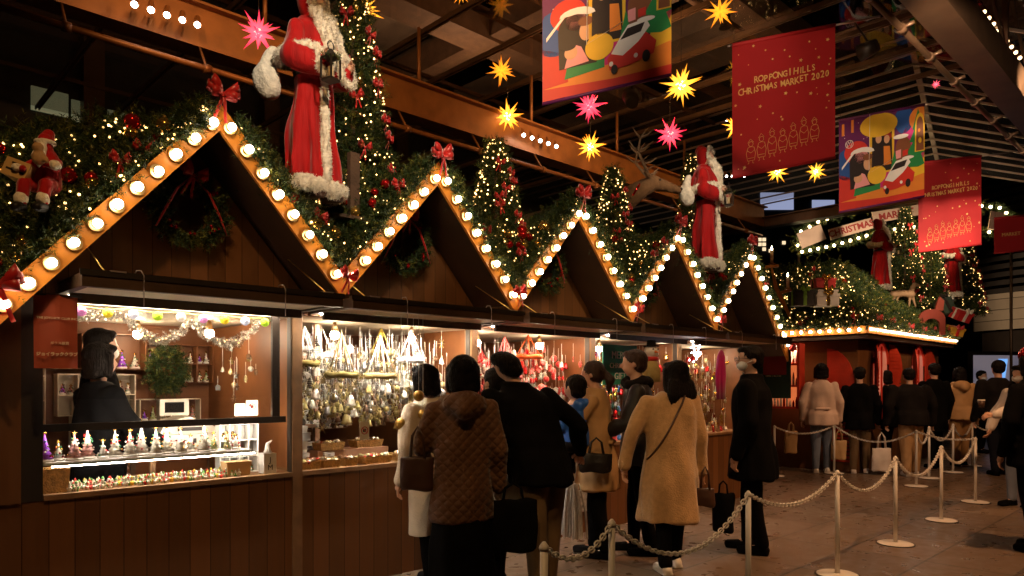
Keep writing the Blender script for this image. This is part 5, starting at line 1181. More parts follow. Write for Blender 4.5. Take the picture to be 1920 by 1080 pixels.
for (x, y, z, w, h, lb) in ((2.42, 4.72, 0, .16, .09, 0), (2.42, 4.74, .092, .15, .08, 1), (2.43, 4.73, .174, .17, .06, 2), (2.42, 4.75, .236, .16, .045, 3), (2.58, 4.86, 0, .13, .15, 4), (2.52, 4.62, 0, .11, .05, 5), (2.63, 4.66, 0, .07, .09, 6), (2.42, 4.86, .286, .10, .09, 7), (2.55, 4.86, .286, .06, .12, 8), (2.62, 4.85, .286, .05, .07, 9)):
    mb = MB().use(bxm[lb % 3]); mb.box(-w / 2, w / 2, -.05, .05, 0, h * .7); mb.box(-w / 2 - .003, w / 2 + .003, -.053, .053, h * .7, h); mb.use(M['dark']).box(-w * .2, w * .1, -.0545, -.0535, h * .76, h * .82); o = mb.build('gift_box'); o.location = (x, y, SILL + z); o.rotation_euler[2] = random.uniform(-.1, .1); tag(o, BX[lb], 'box', 'white gift boxes in the second stall')
cs = MB().use(M['cream2']).box(-.035, .035, -.003, 0, 0, .12).build('notice_card'); cs.location = P(683, 824, 4.72); tag(cs, 'cream notice card with a red ring fixed to the brown batten', 'sign')
mb = MB().use(M['red'], True); mb.tube([(.024 * math.cos(a), -.005, .06 + .024 * math.sin(a)) for a in np.linspace(0, 2 * PI, 21)], .0028, 5); mb.tube([(-.017, -.005, .077), (.017, -.005, .043)], .0028, 5); mb.use(M['dark']).box(-.012, .012, -.0045, -.0032, .05, .07); mb.build('printed_ring', cs)
# counters of the other stalls: stepped goods
def goods(label, x0, x1, mats_, seed, z=SILL, n=40):
    rs = random.Random(seed)
    for k in range(n):
        mt = rs.choice(mats_); s = rs.uniform(.03, .06); mb = MB().use(mt, k % 3 > 0)
        if k % 3 == 0: mb.box(-s * .6, s * .6, -s * .5, s * .5, 0, s); mb.use(rs.choice(mats_)).box(-s * .62, s * .62, -s * .1, s * .1, .001, s * 1.02)
        elif k % 3 == 1: mb.tube([(0, 0, 0), (0, 0, s * .8), (0, 0, s * 1.3), (0, 0, s * 2)], [s * .5, s * .35, s * .2, .002], 10); mb.use(M['gold'], True).sph((0, 0, s * 2), s * .15, 6, 4)
        else: mb.tube([(0, 0, 0), (0, 0, s * .2), (0, 0, s * .9), (0, 0, s)], [s * .45, s * .6, s * .5, s * .2], 10); mb.sph((0, 0, s * 1.2), s * .32, 8, 6)
        o = mb.build('small_gift'); o.location = (x0 + (x1 - x0) * ((k * .618) % 1), 4.47 + .35 * ((k * .41) % 1), z); o.rotation_euler[2] = rs.uniform(-.6, .6); tag(o, label, 'gift', label.replace('small gift', 'small gifts'))
goods('small gift on the counter of the middle stall', 3.95, 5.2, rd, 1)
goods('small gift on the counter of the fourth stall', 5.45, 6.75, mx, 2)
goods('small gift on the counter of the last stall', 6.9, 8.2, gd, 3)
for i, (x, sc, lab) in enumerate(((4.1, rd, 'red-filled wall shelf at the back of the middle stall'), (4.75, rd, 'second wall shelf at the back of the middle stall'), (5.75, mx, 'colourful wall shelf in the fourth stall'), (7.3, gd, 'gold-filled wall shelf in the last stall'), (7.95, gd, 'end wall shelf in the last stall'), (3.2, ow, 'pale-filled wall shelf in the second stall'))):
    cr_ = cr; cr = sc; cubby(lab, (x, 5.82, 1.0), .6, .7, 5, 5, .12, M['inwood'], items=.9); cr = cr_
# display fronts below the counters (posters and panels beside the shoppers)
def panel(label, u0, u1, z0, z1, col, nm='framed_poster', y=4.36, seed=0, cat='poster'):
    t = thing(nm, label, cat, ((u0 + u1) / 2, y, 0)); mb = MB().use(mat('panel_print', col, .5, var=.8, nscale=16)); mb.box(-(u1 - u0) / 2, (u1 - u0) / 2, 0, .012, z0, z1); mb.build('sheet', t)
    mb = MB().use(M['silver']); w = (u1 - u0) / 2; mb.box(-w - .012, -w - .001, -.003, .014, z0 - .012, z1 + .012); mb.box(w + .001, w + .012, -.003, .014, z0 - .012, z1 + .012); mb.box(-w, w, -.003, .014, z1 + .001, z1 + .012); mb.box(-w, w, -.003, .014, z0 - .012, z0 - .001); mb.build('frame', t); return t
panel('pale printed panel on the counter front behind the man in leather', 5.0, 5.32, .22, .78, (.45, .43, .40))
panel('small framed print low on the fourth counter front', 6.5, 6.78, .42, .74, (.25, .23, .22))
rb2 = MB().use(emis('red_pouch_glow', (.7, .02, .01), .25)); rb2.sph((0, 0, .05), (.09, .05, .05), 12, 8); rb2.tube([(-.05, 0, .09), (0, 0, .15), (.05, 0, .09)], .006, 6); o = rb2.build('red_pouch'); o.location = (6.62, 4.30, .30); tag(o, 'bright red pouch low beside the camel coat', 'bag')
# snowman + green poster + scarf
pn = thing('green_poster', 'green poster with white letters in the fourth stall', 'sign', P(1165, 690, 6.9) , 0); mb = MB().use(mat('green_print', (.02, .22, .13), .6, var=.05)); mb.box(-.28, .25, 0, .01, -.16, .22); mb.build('sheet', pn)
text(pn, 'MERRY', .10, M['white'], (0, -.003, .12)); text(pn, 'CHRISTMAS', .07, M['white'], (0, -.003, .02)); text(pn, 'GIFTS', .09, M['white'], (0, -.003, -.08))
sn = MB().use(M['white'], True); sn.sph((0, 0, 0), .07, 16, 10); sno = sn.build('snowman'); sno.location = P(1221, 660, 6.75); tag(sno, 'small snowman doll with orange nose hanging in the fourth stall', 'doll')
mb = MB().use(mat('carrot', (.8, .25, .02), .5), True); mb.tube([(-.02, -.06, 0), (-.07, -.13, -.01)], [.014, .002], 8); mb.build('nose', sno); mb = MB().use(M['dark'], True); mb.sph((-.045, -.055, .025), .009, 6, 5); mb.sph((.01, -.07, .025), .009, 6, 5); mb.build('eyes', sno)
mb = MB().use(M['red'], True); mb.tube([(.05 * math.cos(a), .05 * math.sin(a), -.065) for a in np.linspace(0, 2 * PI, 17)], .022, 8); mb.build('scarf', sno); mb = MB().use(ow[3], True); mb.tube([(0, 0, -.07), (0, 0, -.16), (0, 0, -.28)], [.05, .085, .09], 14); mb.build('body', sno); mb = MB().use(M['char'], True); mb.tube([(0, 0, .05), (0, 0, .06), (0, 0, .061), (0, 0, .11)], [.075, .075, .045, .04], 14); mb.build('hat', sno)
mb = MB().use(mat('magenta_satin', (.35, .01, .12), .3, sheen=.5, var=.1, bump=.3, bscale=12), True); mb.loft([(-.45, 0, 0, .07, .03, .2, 4), (-.2, 0, 0, .085, .035, .25, 4), (0, 0, 0, .06, .03, .15, 4), (.06, 0, 0, .02, .02)], 40); o = mb.build('hanging_scarf'); o.location = P(1352, 668, 7.5); tag(o, 'dark magenta satin scarf hanging left of the masked man', 'scarf')
mb = MB().use(emis('blue_white_led', (.7, .75, 1), 20), True)
for k in range(26): mb.sph((random.uniform(-.10, .12), random.uniform(-.03, .03), random.uniform(-.14, .05)), .0065, 6, 4)
o = mb.build('led_icicle'); o.location = P(1303, 655, 7.4); tag(o, 'cluster of cold blue-white lights at the fourth stall corner', 'lights')

# ------------------------------------------------------------------ stanchions and chains
def stanchion_mesh():
    mb = MB().use(M['white'], True); mb.tube([(0, 0, 0), (0, 0, .006), (0, 0, .012), (0, 0, .018)], [.150, .150, .135, .02], 36, False); mb.tube([(0, 0, .016), (0, 0, .74)], .0165, 14); mb.tube([(0, 0, .74), (0, 0, .75), (0, 0, .758), (0, 0, .775)], [.019, .021, .019, .006], 14)
    return mb.mesh('post'), MB().use(M['dark'], True).tube([(0, 0, .0005), (0, 0, .008)], .156, 36).mesh('rubber_base')
SM, SB = stanchion_mesh()
def stn(px, yb): D = EYE * FPX / (yb - 717.5); return G(px, D)
SP = {'A0': G(1020, 2.9), 'A1': stn(1147, 1280), 'A2': stn(1403, 1163), 'A': stn(1570, 1078), 'B': stn(1679, 1020), 'C': stn(1765, 976), 'D': stn(1829, 942), 'E': stn(1718, 912), 'F': stn(1564, 888), 'G': stn(1742, 897), 'H': stn(1787, 886), 'I': stn(1823, 874), 'J': stn(1452, 893), 'K': G(1880, 12.4)}
SL_ = {'A1': 'white chain stanchion nearest the lens, cut by the bottom border', 'A2': 'white chain stanchion in front of the masked man', 'A': 'white chain stanchion right of the masked man, base at the bottom border', 'B': 'white stanchion between the bottom one and the next behind it on the right', 'C': 'white stanchion third back along the right-hand chain line', 'D': 'white stanchion rightmost, in front of the white jacket', 'E': 'white stanchion before the pale-trousered shopper', 'F': 'white stanchion beside the pink coat', 'G': 'white stanchion just behind and right of the pale trousers', 'H': 'white stanchion before the beige down jacket', 'I': 'farthest white stanchion near the screen', 'J': 'white stanchion hidden behind the masked man', 'K': 'farthest stanchion at the right by the man walking away', 'A0': 'white stanchion just beyond the bottom border'}
for k, p in SP.items():
    t = thing('chain_stanchion', SL_[k], 'stanchion', p, group='white chain stanchions'); link('post', SM, t); link('base', SB, t)
def chain(a, b, sag, label, ln=.046):
    a, b = SP[a] + Vector((0, 0, .755)), SP[b] + Vector((0, 0, .755)); n0 = 60; pts = [a.lerp(b, i / n0) - Vector((0, 0, 4 * sag * (i / n0) * (1 - i / n0))) for i in range(n0 + 1)]
    cum = [0]
    for i in range(n0): cum.append(cum[-1] + (pts[i + 1] - pts[i]).length)
    n = int(cum[-1] / (ln * .62)); mb = MB().use(M['white'], True)
    def at(s):
        for i in range(n0):
            if cum[i + 1] >= s: return pts[i].lerp(pts[i + 1], (s - cum[i]) / max(1e-6, cum[i + 1] - cum[i]))
        return pts[-1]
    for q in range(n):
        s = cum[-1] * (q + .5) / n; c = at(s); d = (at(min(cum[-1], s + .01)) - at(max(0, s - .01))).normalized(); x = d.cross(Vector((0, 0, 1))).normalized(); z = x.cross(d); side = (x + z).normalized() if q % 2 else (x - z).normalized()
        ring = [c + d * (ln * .5 * math.cos(t)) + side * (ln * .28 * math.sin(t)) for t in np.linspace(0, 2 * PI, 10)]; mb.tube(ring, .0042, 5, False)
    o = mb.build('plastic_chain'); tag(o, label, 'chain', 'white plastic chains between the stanchions')
chain('A0', 'A1', .10, 'white chain leaving the frame at the bottom centre'); chain('A1', 'A2', .24, 'white chain sagging below the camel coat'); chain('A2', 'A', .14, 'white chain between the masked man and the large stanchion right of him')
chain('A', 'B', .20, 'white chain from the bottom border stanchion back to the next'); chain('B', 'C', .22, 'white chain second along the right-hand line'); chain('C', 'D', .22, 'white chain third along the right-hand line'); chain('D', 'E', .05, 'nearly level white chain between the rightmost stanchion and the pale trousers')
chain('E', 'F', .20, 'white chain across the white tote'); chain('F', 'J', .12, 'white chain running left behind the masked man'); chain('E', 'G', .20, 'short white chain behind the pale trousers'); chain('G', 'H', .22, 'white chain before the beige down jacket'); chain('H', 'I', .22, 'white chain farthest but one'); chain('I', 'K', .15, 'farthest white chain near the man walking away')
# ------------------------------------------------------------------ canopy
CZ = 5.6
cn = thing('glass_canopy', 'steel and glass canopy roof spanning over the market stalls', 'canopy', (6, 5, 0))
O = Vector((6, 5, 0))
def cbox(mb, x0, x1, y0, y1, z0, z1): mb.box(x0 - O.x, x1 - O.x, y0 - O.y, y1 - O.y, z0, z1)
M['bar'] = mat('dull_bronze_bars', (.13, .075, .045), .4, metal=.5, var=.2)
mu = MB().use(M['bar'])
FOLD = lambda u: 3.3 + (u - 11) * .22
for k in range(-3, 7):
    u = 5.22 + .945 * k
    for dx in (-.03, .015): cbox(mu, u + dx, u + dx + .015, -1, 13, CZ + .02, CZ + .05)
    cbox(mu, u - .031, u + .031, -1, 13, CZ + .0505, CZ + .075)
mu.build('glazing_bars', cn)
mu = MB().use(M['bar'])
for w in (.7, 2.5, 4.3, 6.15, 8.0, 9.8, 11.6): cbox(mu, -2, 10.6, w, w + .04, CZ + .076, CZ + .13)
mu.build('cross_bars', cn)
gp = MB().use(M['cglass']); cbox(gp, -3, 10.7, -1.2, 13, CZ + .0755, CZ + .0758); gp.build('glass_panes', cn)
# folded far bay of the canopy
fb = MB().use(M['silver']); gg = MB().use(M['fold'])
uf = [9.6, 10.35, 10.9, 11.3, 11.7, 12.1, 12.5, 13.0, 13.5, 14.0, 14.5, 15, 15.5, 16, 16.6, 17.2]
vtx = []
for i, u in enumerate(uf):
    v = Vector((u, FOLD(u), 6.0)); l = Vector((u, 12.0, 5.9)); r = Vector((u + .4, -1.0, 3.9)); vtx.append((v, l, r))
    fb.bar(v - O, l - O, .03, .03); fb.bar(v - O, r - O, .03, .03)
    if i % 3 == 0: pass
for i in range(len(uf) - 1):
    fb.bar(vtx[i][0] - O + Vector((0, 0, .06)), vtx[i + 1][0] - O + Vector((0, 0, .06)), .07, .07)
fb.build('ridge_bars', cn)
a, b = vtx[0], vtx[-1]
gg.add([a[0] - O, a[1] - O, b[1] - O, b[0] - O], [(0, 1, 2, 3)], Matrix.Translation((0, 0, .04))); gg.add([a[0] - O, a[2] - O, b[2] - O, b[0] - O], [(0, 3, 2, 1)], Matrix.Translation((0, 0, .04))); gg.build('folded_glass', cn)
# big beam behind the stalls with conduit and hangers
bm_ = MB().use(M['steel']); cbox(bm_, -4, 13.4, 6.7, 6.95, 4.5, 4.86); cbox(bm_, -4, 13.4, 6.62, 7.03, 4.861, 4.885); bm_.build('main_beam', cn)
bm_ = MB().use(M['steel'], True); bm_.tube([Vector((-4, 6.55, 4.25)) - O, Vector((13, 6.55, 4.25)) - O], .028, 10)
for u in np.arange(-3, 13, 1.1): bm_.tube([Vector((u, 6.55, 4.25)) - O, Vector((u, 6.72, 4.5)) - O], .012, 6); bm_.tube([Vector((u - .03, 6.55, 4.25)) - O, Vector((u + .03, 6.55, 4.25)) - O], .042, 10)
bm_.build('conduit', cn)
for u in np.arange(-2.5, 12, 1.89): MB().use(M['steel'], True).tube([Vector((u, 6.82, 4.886)) - O, Vector((u, 6.82, CZ)) - O], .022, 8).build('hanger', cn)
bm_ = MB().use(M['steeld']); cbox(bm_, 13.4, 13.65, 3.2, 9.5, 4.5, 4.66); cbox(bm_, 13.3, 13.75, 3.2, 9.5, 4.661, 4.68)
bm_.build('end_beam', cn)
# upper structure above the glass
up = MB().use(mat('upper_soffit', (.16, .085, .045), .7, var=.2))
for w in (-.5, 2.2, 5.2, 8.6, 12.4): cbox(up, -4, 14, w, w + .55, 7.0, 7.49)
for u in (-1, 3.4, 7.8): cbox(up, u, u + .3, -1, 14, 7.05, 7.5)
up.build('upper_beams', cn)
sp2 = MB().use(mat('roof_panel', (.22, .15, .10), .75, var=.45, nscale=1.2))
for k in range(-7, 9):
    for w, w2 in ((1.2, 2.1), (3.0, 4.9), (6.2, 8.3), (9.4, 12.2)):
        if random.random() < .62: cbox(sp2, 5.22 + .945 * k + .06, 5.22 + .945 * (k + 1) - .06, w, w2, 7.5 + random.random() * .3, 7.86)
sp2.build('roof_panels', cn)
# girder upper right
gr = thing('roof_girder', 'large dark bronze girder with conduit crossing the upper right corner', 'girder', (6.5, 2.0, 0))
mb = MB().use(M['steeld']); mb.box(-4, 8.5, -.20, 0, 4.62, 5.0); mb.box(-4, 8.5, -.24, .04, 4.60, 4.619); mb.build('box_girder', gr)
mb = MB().use(M['steeld'], True); mb.tube([(-4, .16, 4.56), (8.5, .16, 4.56)], .028, 10)
for u in np.arange(-3.6, 8.5, .8): mb.bar((u, .06, 4.59), (u, .17, 4.57), .02, .03); mb.tube([(u - .04, .16, 4.56), (u + .04, .16, 4.56)], .042, 10)
mb.build('conduit', gr)
mb = MB().use(M['steeld'])
for u in np.arange(-3.5, 8.5, 1.25): mb.bar((u, -.14, 5.0), (u, -.14, 5.9), .05, .05); mb.bar((u, -.14, 5.9), (u + 1.25, -.14, 5.0), .03, .03)
mb.box(-4, 8.5, -.17, -.11, 5.9, 5.96); mb.build('lattice', gr)
# housings for the added floodlights
for i, f in enumerate(ADDED_FLOODS):
    loc = Vector(f[0]); d = (Vector(f[1]) - loc).normalized(); t = thing('floodlight', ['leftmost floodlight over the near valley', 'floodlight aimed at the second robed figure', 'floodlight aimed at the corner stall', 'floodlight above the near shoppers', 'floodlight washing the middle paving', 'floodlight over the left garland', 'floodlight washing the far paving', 'floodlight trained on the largest picture banner', 'floodlight trained on the large red banner', 'floodlight trained on the farther banners', 'uplight on the main beam at the left', 'uplight on the main beam at the right', 'left lamp grazing the main beam', 'right lamp grazing the main beam', 'floodlight aimed at the arch sign', 'narrow lamp throwing a pale patch on the paving', 'far floodlight aimed at the round building', 'floodlight on the corner stall figures', 'floodlight over the middle garlands', 'floodlight on the red shutters'][i] + ', added high in the roof', 'floodlight', loc, group='added overhead floodlights')
    mb = MB().use(M['dark'], True); mb.tube([-d * .06, -d * .26], [.10, .07], 16); mb.build('housing', t); mb = MB().use(M['dark']); mb.bar(-d * .2, Vector((0, 0, CZ - loc.z + .0)), .02, .02); mb.build('bracket', t)
for p_ in ADDED_UPL:
    t = thing('uplight', 'small added uplight standing on the canopy glass', 'uplight', p_, group='added uplights on the canopy glass'); mb = MB().use(M['dark'], True); mb.tube([(0, 0, -.17), (0, 0, -.12), (0, 0, -.03)], [.07, .05, .07], 14); mb.build('housing', t)
# unseen rails added to carry the floodlights
rl2 = thing('added_lamp_rail', 'second dark lighting rail added behind the viewer', 'rail', (3, -1.4, 0)); MB().use(M['steeld'], True).tube([(-5, 0, CZ - .04), (5, 0, CZ - .04)], .03, 8).build('tube', rl2)
rl = thing('added_lamp_rail', 'dark lighting rail added in front of the stalls', 'rail', (6, .7, 0)); MB().use(M['steeld'], True).tube([(-7, 0, CZ - .04), (7, 0, CZ - .04)], .03, 8).build('tube', rl)
# small LED spots on the beam and girder
ledm = emis('led_glow', (1, .93, .86), 16)
def leds(n, p0, dp, lab, r=.022, mt=None, down=(-.2, -.5, -1)):
    d = Vector(down).normalized()
    for k in range(n):
        t = thing('spot_lamp', lab, 'lamp', Vector(p0) + Vector(dp) * k, group=lab.replace('spot lamp', 'spot lamps')); mb = MB().use(M['steel'], True); mb.tube([-d * .10, (0, 0, 0)], [r * .8, r * 1.3], 12, False); mb.build('can', t); MB().use(mt or ledm, True).sph(d * .004, r, 12, 8).build('lens', t)
p = P(252, 8, 5.9); q = P(370, 46, 6.3); leds(5, p, (q - p) / 4, 'small white spot lamp in the group on the beam at the upper left', .026)
p = P(982, 253, 9.3); q = P(1043, 274, 9.6); leds(5, p, (q - p) / 4, 'small white spot lamp in the group on the beam beside the gold stars', .024)
p = P(1362, 330, 13); q = P(1395, 330, 13); leds(4, p, (q - p) / 3, 'tiny spot lamp in the row on the far beam', .02)
p = P(1845, 22, 8); q = P(1912, 108, 8.6); leds(9, p, (q - p) / 8, 'warm spot lamp in the row beyond the girder at the upper right', .022, emis('warm_led_glow', (1, .70, .35), 4))

# ------------------------------------------------------------------ many-pointed paper stars
def star_mesh(r, mt, mcore, seed):
    rs = random.Random(seed); mb = MB().use(mt); n = 26; core = r * .24
    for i in range(n):
        z = 1 - 2 * (i + .5) / n; a = i * 2.39996; s = math.sqrt(1 - z * z); d = Vector((s * math.cos(a), s * math.sin(a), z)); L = r * (1 if i % 2 == 0 else .72); x = d.orthogonal().normalized(); y = d.cross(x)
        b = [d * core * .75 + (x * math.cos(t) + y * math.sin(t)) * core * .46 for t in (0, PI / 2, PI, 3 * PI / 2)]; mb.add(b + [d * L], [(0, 1, 4), (1, 2, 4), (2, 3, 4), (3, 0, 4), (0, 3, 2, 1)])
    return mb.mesh('points'), MB().use(mcore, True).sph((0, 0, 0), core, 14, 9).mesh('core')
def starmat(nm, col, rim, s):
    """paper lit from inside: brightest near the lamp in the middle of the star"""
    m = mat(nm, rim, .6, var=0); nt = m.node_tree; N = nt.nodes; b = N['Principled BSDF']; tc = N.new('ShaderNodeTexCoord'); vl = N.new('ShaderNodeVectorMath'); vl.operation = 'LENGTH'; nt.links.new(tc.outputs['Object'], vl.inputs[0])
    mr = N.new('ShaderNodeMapRange'); mr.inputs[1].default_value = .03; mr.inputs[2].default_value = .26; mr.inputs[3].default_value = s; mr.inputs[4].default_value = s * .32; nt.links.new(vl.outputs['Value'], mr.inputs[0]); nt.links.new(mr.outputs[0], b.inputs['Emission Strength'])
    mxc = N.new('ShaderNodeMix'); mxc.data_type = 'RGBA'; mxc.inputs[6].default_value = (*col, 1); mxc.inputs[7].default_value = (*rim, 1); m2 = N.new('ShaderNodeMapRange'); m2.inputs[1].default_value = .05; m2.inputs[2].default_value = .2; nt.links.new(vl.outputs['Value'], m2.inputs[0]); nt.links.new(m2.outputs[0], mxc.inputs[0]); nt.links.new(mxc.outputs[2], b.inputs['Emission Color'])
    return m
SY = starmat('yellow_star_paper', (1, .62, .06), (1, .34, .015), 1.9); SR = starmat('red_star_paper', (1, .10, .14), (.85, .012, .07), 1.5); SO = starmat('amber_star_paper', (1, .42, .02), (.85, .20, .01), 1.1)
CY = emis('star_lamp', (1, .80, .40), 14); CR = emis('red_star_lamp', (1, .12, .14), 3.0)
stars = [(485, 62, 43, 'r', 'red paper star left of the big robed figure'), (678, 18, 44, 'y', 'yellow paper star above the tall lit fir, cut by the top border'), (940, 133, 30, 'o', 'amber paper star alone above the bright pair'), (952, 218, 33, 'y', 'bright yellow paper star above the row of spot lamps'), (1105, 200, 36, 'r', 'red paper star just under the picture banner'), (1107, 275, 32, 'y', 'yellow paper star under the red one'), (1277, 160, 42, 'y', 'large yellow paper star right of the picture banner'), (1256, 252, 33, 'r', 'red paper star below the large yellow one'), (1350, 22, 33, 'o', 'amber paper star at the top, right of the picture banner'), (1530, 322, 22, 'y', 'small yellow paper star right of the red banner foot'), (1457, 322, 25, 'y', 'small yellow paper star half behind the red banner foot'), (1378, 237, 26, 'y', 'yellow paper star half hidden by the left edge of the red banner'), (1822, 35, 15, 'r', 'tiny red paper star beyond the girder'), (865, -12, 22, 'o', 'amber paper star tip at the top border'), (1600, 292, 22, 'y', 'yellow paper star behind the second picture banner'), (1755, 158, 9, 'r', 'very small red star by the roof fold')]
for i, (x, y, pr, c, lb) in enumerate(stars):
    R_ = .225 if pr > 20 else .16; D = min(R_ * FPX / pr, 3.85 * FPX / (717.5 - y), 6.1 if x == 485 else 99); R_ = pr * D / FPX; p = P(x, y, D); pm, cm = star_mesh(R_, {'y': SY, 'r': SR, 'o': SO}[c], {'y': CY, 'r': CR, 'o': CY}[c], i)
    t = thing('paper_star', lb, 'star lamp', p, random.uniform(0, 6), 'glowing many-pointed paper stars'); t.rotation_euler = (random.uniform(0, 3), random.uniform(0, 3), 0); link('points', pm, t)
    if c != 'o': link('core', cm, t)
    zc = CZ if p.x < 10 else 5.2
    if zc > p.z + .3:
        co_ = MB().use(M['dark'], True); co_.tube([p + Vector((0, 0, R_ * .3)), Vector((p.x, p.y, zc))], .003, 5); o = co_.build('cord'); o.parent = t; o.matrix_parent_inverse = (Matrix.Translation(p) @ t.rotation_euler.to_matrix().to_4x4()).inverted()

# ------------------------------------------------------------------ banners
gt = mat('gold_print', (.80, .48, .16), .5, var=0)
bred = mat('red_banner_cloth', (.40, .010, .014), .7, var=.06, nscale=3)
def flat(parent, name, pts, mt, k, W, H, thick=.0015):
    """printed patch on a banner, in banner fractions (0..1 from lower left)"""
    mb = MB().use(mt); mb.prism([((min(max(x, .002), .998) - .5) * W, min(max(y, .002), .998) * H) for x, y in pts], thick, Matrix.Translation((0, -.004 - .0016 * k, 0))); return mb.build(name, parent)
def ell(cx, cy_, a, b, n=24, t0=0, t1=2 * PI): return [(cx + a * math.cos(t), cy_ + b * math.sin(t)) for t in (np.linspace(t0, t1, n, endpoint=abs(t1 - t0) < 6))]
SHEAR = {}
def hang_slanted(t):
    k = SHEAR[t['label']]
    for c in t.children:
        c.location.z += k * c.location.x
        for v in c.data.vertices: v.co.z += k * v.co.x
        c.data.update()
def banner(label, tl, tr, bl, D, mt, name='banner', dr=0.0, group=None):
    TL, TR, BL = P(*tl, D + dr), P(*tr, D), P(*bl, D + dr); W = (TR - TL).length; H = (TL - BL).length
    x = (TR - TL).normalized(); z = (TL - BL).normalized(); y = z.cross(x).normalized(); z = x.cross(y)
    BR = BL + (TR - TL); K_SHEAR = (TR.z - TL.z); hv = Vector((TR.x - TL.x, TR.y - TL.y, 0)); W = hv.length; K_SHEAR /= W; x = hv.normalized(); z = Vector((0, 0, 1)); y = z.cross(x); SHEAR[label] = K_SHEAR
    t = bpy.data.objects.new(name, None); COL.objects.link(t); Mx = Matrix((x, y, z)).transposed().to_4x4(); Mx.translation = (BL + BL + (TR - TL)) / 2; t.matrix_world = Mx; tag(t, label, 'banner', group)
    mb = MB().use(mt); mb.box(-W / 2, W / 2, 0, .004, 0, H); mb.build('cloth', t)
    mb = MB().use(mt, True); mb.tube([(-W / 2, .002, H), (W / 2, .002, H)], .022, 12); mb.use(M['silver'], True).tube([(-W / 2 - .05, .002, H), (-W / 2 - .001, .002, H)], .012, 8); mb.tube([(W / 2 + .001, .002, H), (W / 2 + .5, .002, H)], .012, 8); mb.build('top_rod', t)
    mb = MB().use(mt, True); mb.tube([(-W / 2, .002, .0), (W / 2, .002, .0)], .016, 12); mb.build('bottom_rod', t)
    mb = MB().use(M['dark'], True); mb.tube([(-W / 2 + .02, .002, H + .02), (-W / 2 + .02, .002, H + .5)], .003, 5); mb.build('hanging_wire', t)
    return t, W, H
def red_banner(label, tl, tr, bl, D, seed=0, dr=0):
    t, W, H = banner(label, tl, tr, bl, D, bred, dr=dr, group='red market banners'); rs = random.Random(seed); mb = MB().use(gt)
    for k in range(62):
        x, z = rs.uniform(-.47, .47) * W, rs.uniform(.03, .97) * H; r = rs.choice([.006, .009, .016, .02]) * W
        if abs(z / H - .67) < .09 and abs(x) < .42 * W: continue
        if .09 < z / H < .36 and abs(x) < .38 * W: continue
        if r < .012 * W: mb.prism([(x + r * math.cos(a), z + r * math.sin(a)) for a in np.linspace(0, 2 * PI, 7)[:-1]], .0015, Matrix.Translation((0, -.004, 0)))
        else: mb.prism([(x + r * (1 if q % 2 == 0 else .45) * math.sin(q * PI / 5 + .3), z + r * (1 if q % 2 == 0 else .45) * math.cos(q * PI / 5 + .3)) for q in range(10)], .0015, Matrix.Translation((0, -.004, 0)))
    mb.build('printed_stars', t)
    # uneven hand lettering: each letter nudged
    def hand(s, size, x0, z0, adv):
        x = x0
        for ch in s:
            if ch != ' ': text(t, ch, size * rs.uniform(.92, 1.12), gt, (x, -.005, z0 + rs.uniform(-.006, .006) * W + (x) * .03), rs.uniform(-.08, .08), bold=.0012 * W, sx=.82)
            x += adv * (.62 if ch in 'I ' else 1) * W
    hand('ROPPONGI HILLS', .088 * W, -.27 * W, .705 * H, .047); hand('CHRISTMAS MARKET 2020', .088 * W, -.42 * W, .635 * H, .0445)
    ln = MB().use(gt, True); r = .0022 * W
    for k in range(7):
        cx = (-.32 + k * .103) * W; b = (.10 + .012 * k) * H; h = (.16 + .015 * (k % 3)) * H; y = -.004
        body = [(-.032, 0), (-.045, .35), (-.028, .62), (0, .66), (.03, .62), (.045, .33), (.034, 0), (-.032, 0)]; ln.tube([(cx + a * W, y, b + c * h) for a, c in body], r, 4)
        ln.tube([(cx + .022 * W * math.cos(a), y, b + h * .78 + .024 * W * math.sin(a)) for a in np.linspace(0, 2 * PI, 11)], r, 4); ln.tube([(cx - .03 * W, y, b + h * .84), (cx - .004 * W, y, b + h * 1.02), (cx + .026 * W, y, b + h * .86)], r, 4)
        ln.tube([(cx - .038 * W, y, b + h * .5), (cx - .0 * W, y, b + h * .36), (cx + .036 * W, y, b + h * .48)], r, 4); ln.tube([(cx - .03 * W, y, b + h * .12), (cx + .03 * W, y, b + h * .12)], r, 4); ln.tube([(cx - .02 * W, y, b), (cx - .02 * W, y, b - h * .12), (cx - .03 * W, y, b - h * .14)], r, 4); ln.tube([(cx + .018 * W, y, b), (cx + .018 * W, y, b - h * .12), (cx + .03 * W, y, b - h * .14)], r, 4)
    ln.build('line_drawing', t)
    hang_slanted(t); return t
red_banner('large red market banner with gold lettering, upper centre right', (1380, 85), (1573, 47), (1373, 333), 8.0, 1)
red_banner('smaller red market banner farther right, below the girder end', (1735, 307), (1853, 293), (1722, 472), 11.5, 2)
t_, W_, H_ = banner('small red banner end at the right border beside the arch', (1872, 410), (1935, 404), (1864, 475), 14.5, bred); text(t_, 'MARKET', .1, gt, (0, -.006, H_ * .5)); hang_slanted(t_)
cA = dict(pur=(.11, .010, .09), red=(.55, .03, .02), mag=(.55, .02, .20), yel=(.75, .45, .03), grn=(.02, .22, .06), blu=(.015, .07, .28), whi=(.75, .72, .70), ora=(.70, .22, .03), blk=(.02, .012, .012), ski=(.62, .34, .2), brn=(.2, .07, .03), pin=(.75, .30, .32))
AM = {k: mat('print_' + k, v, .55, var=.06) for k, v in cA.items()}
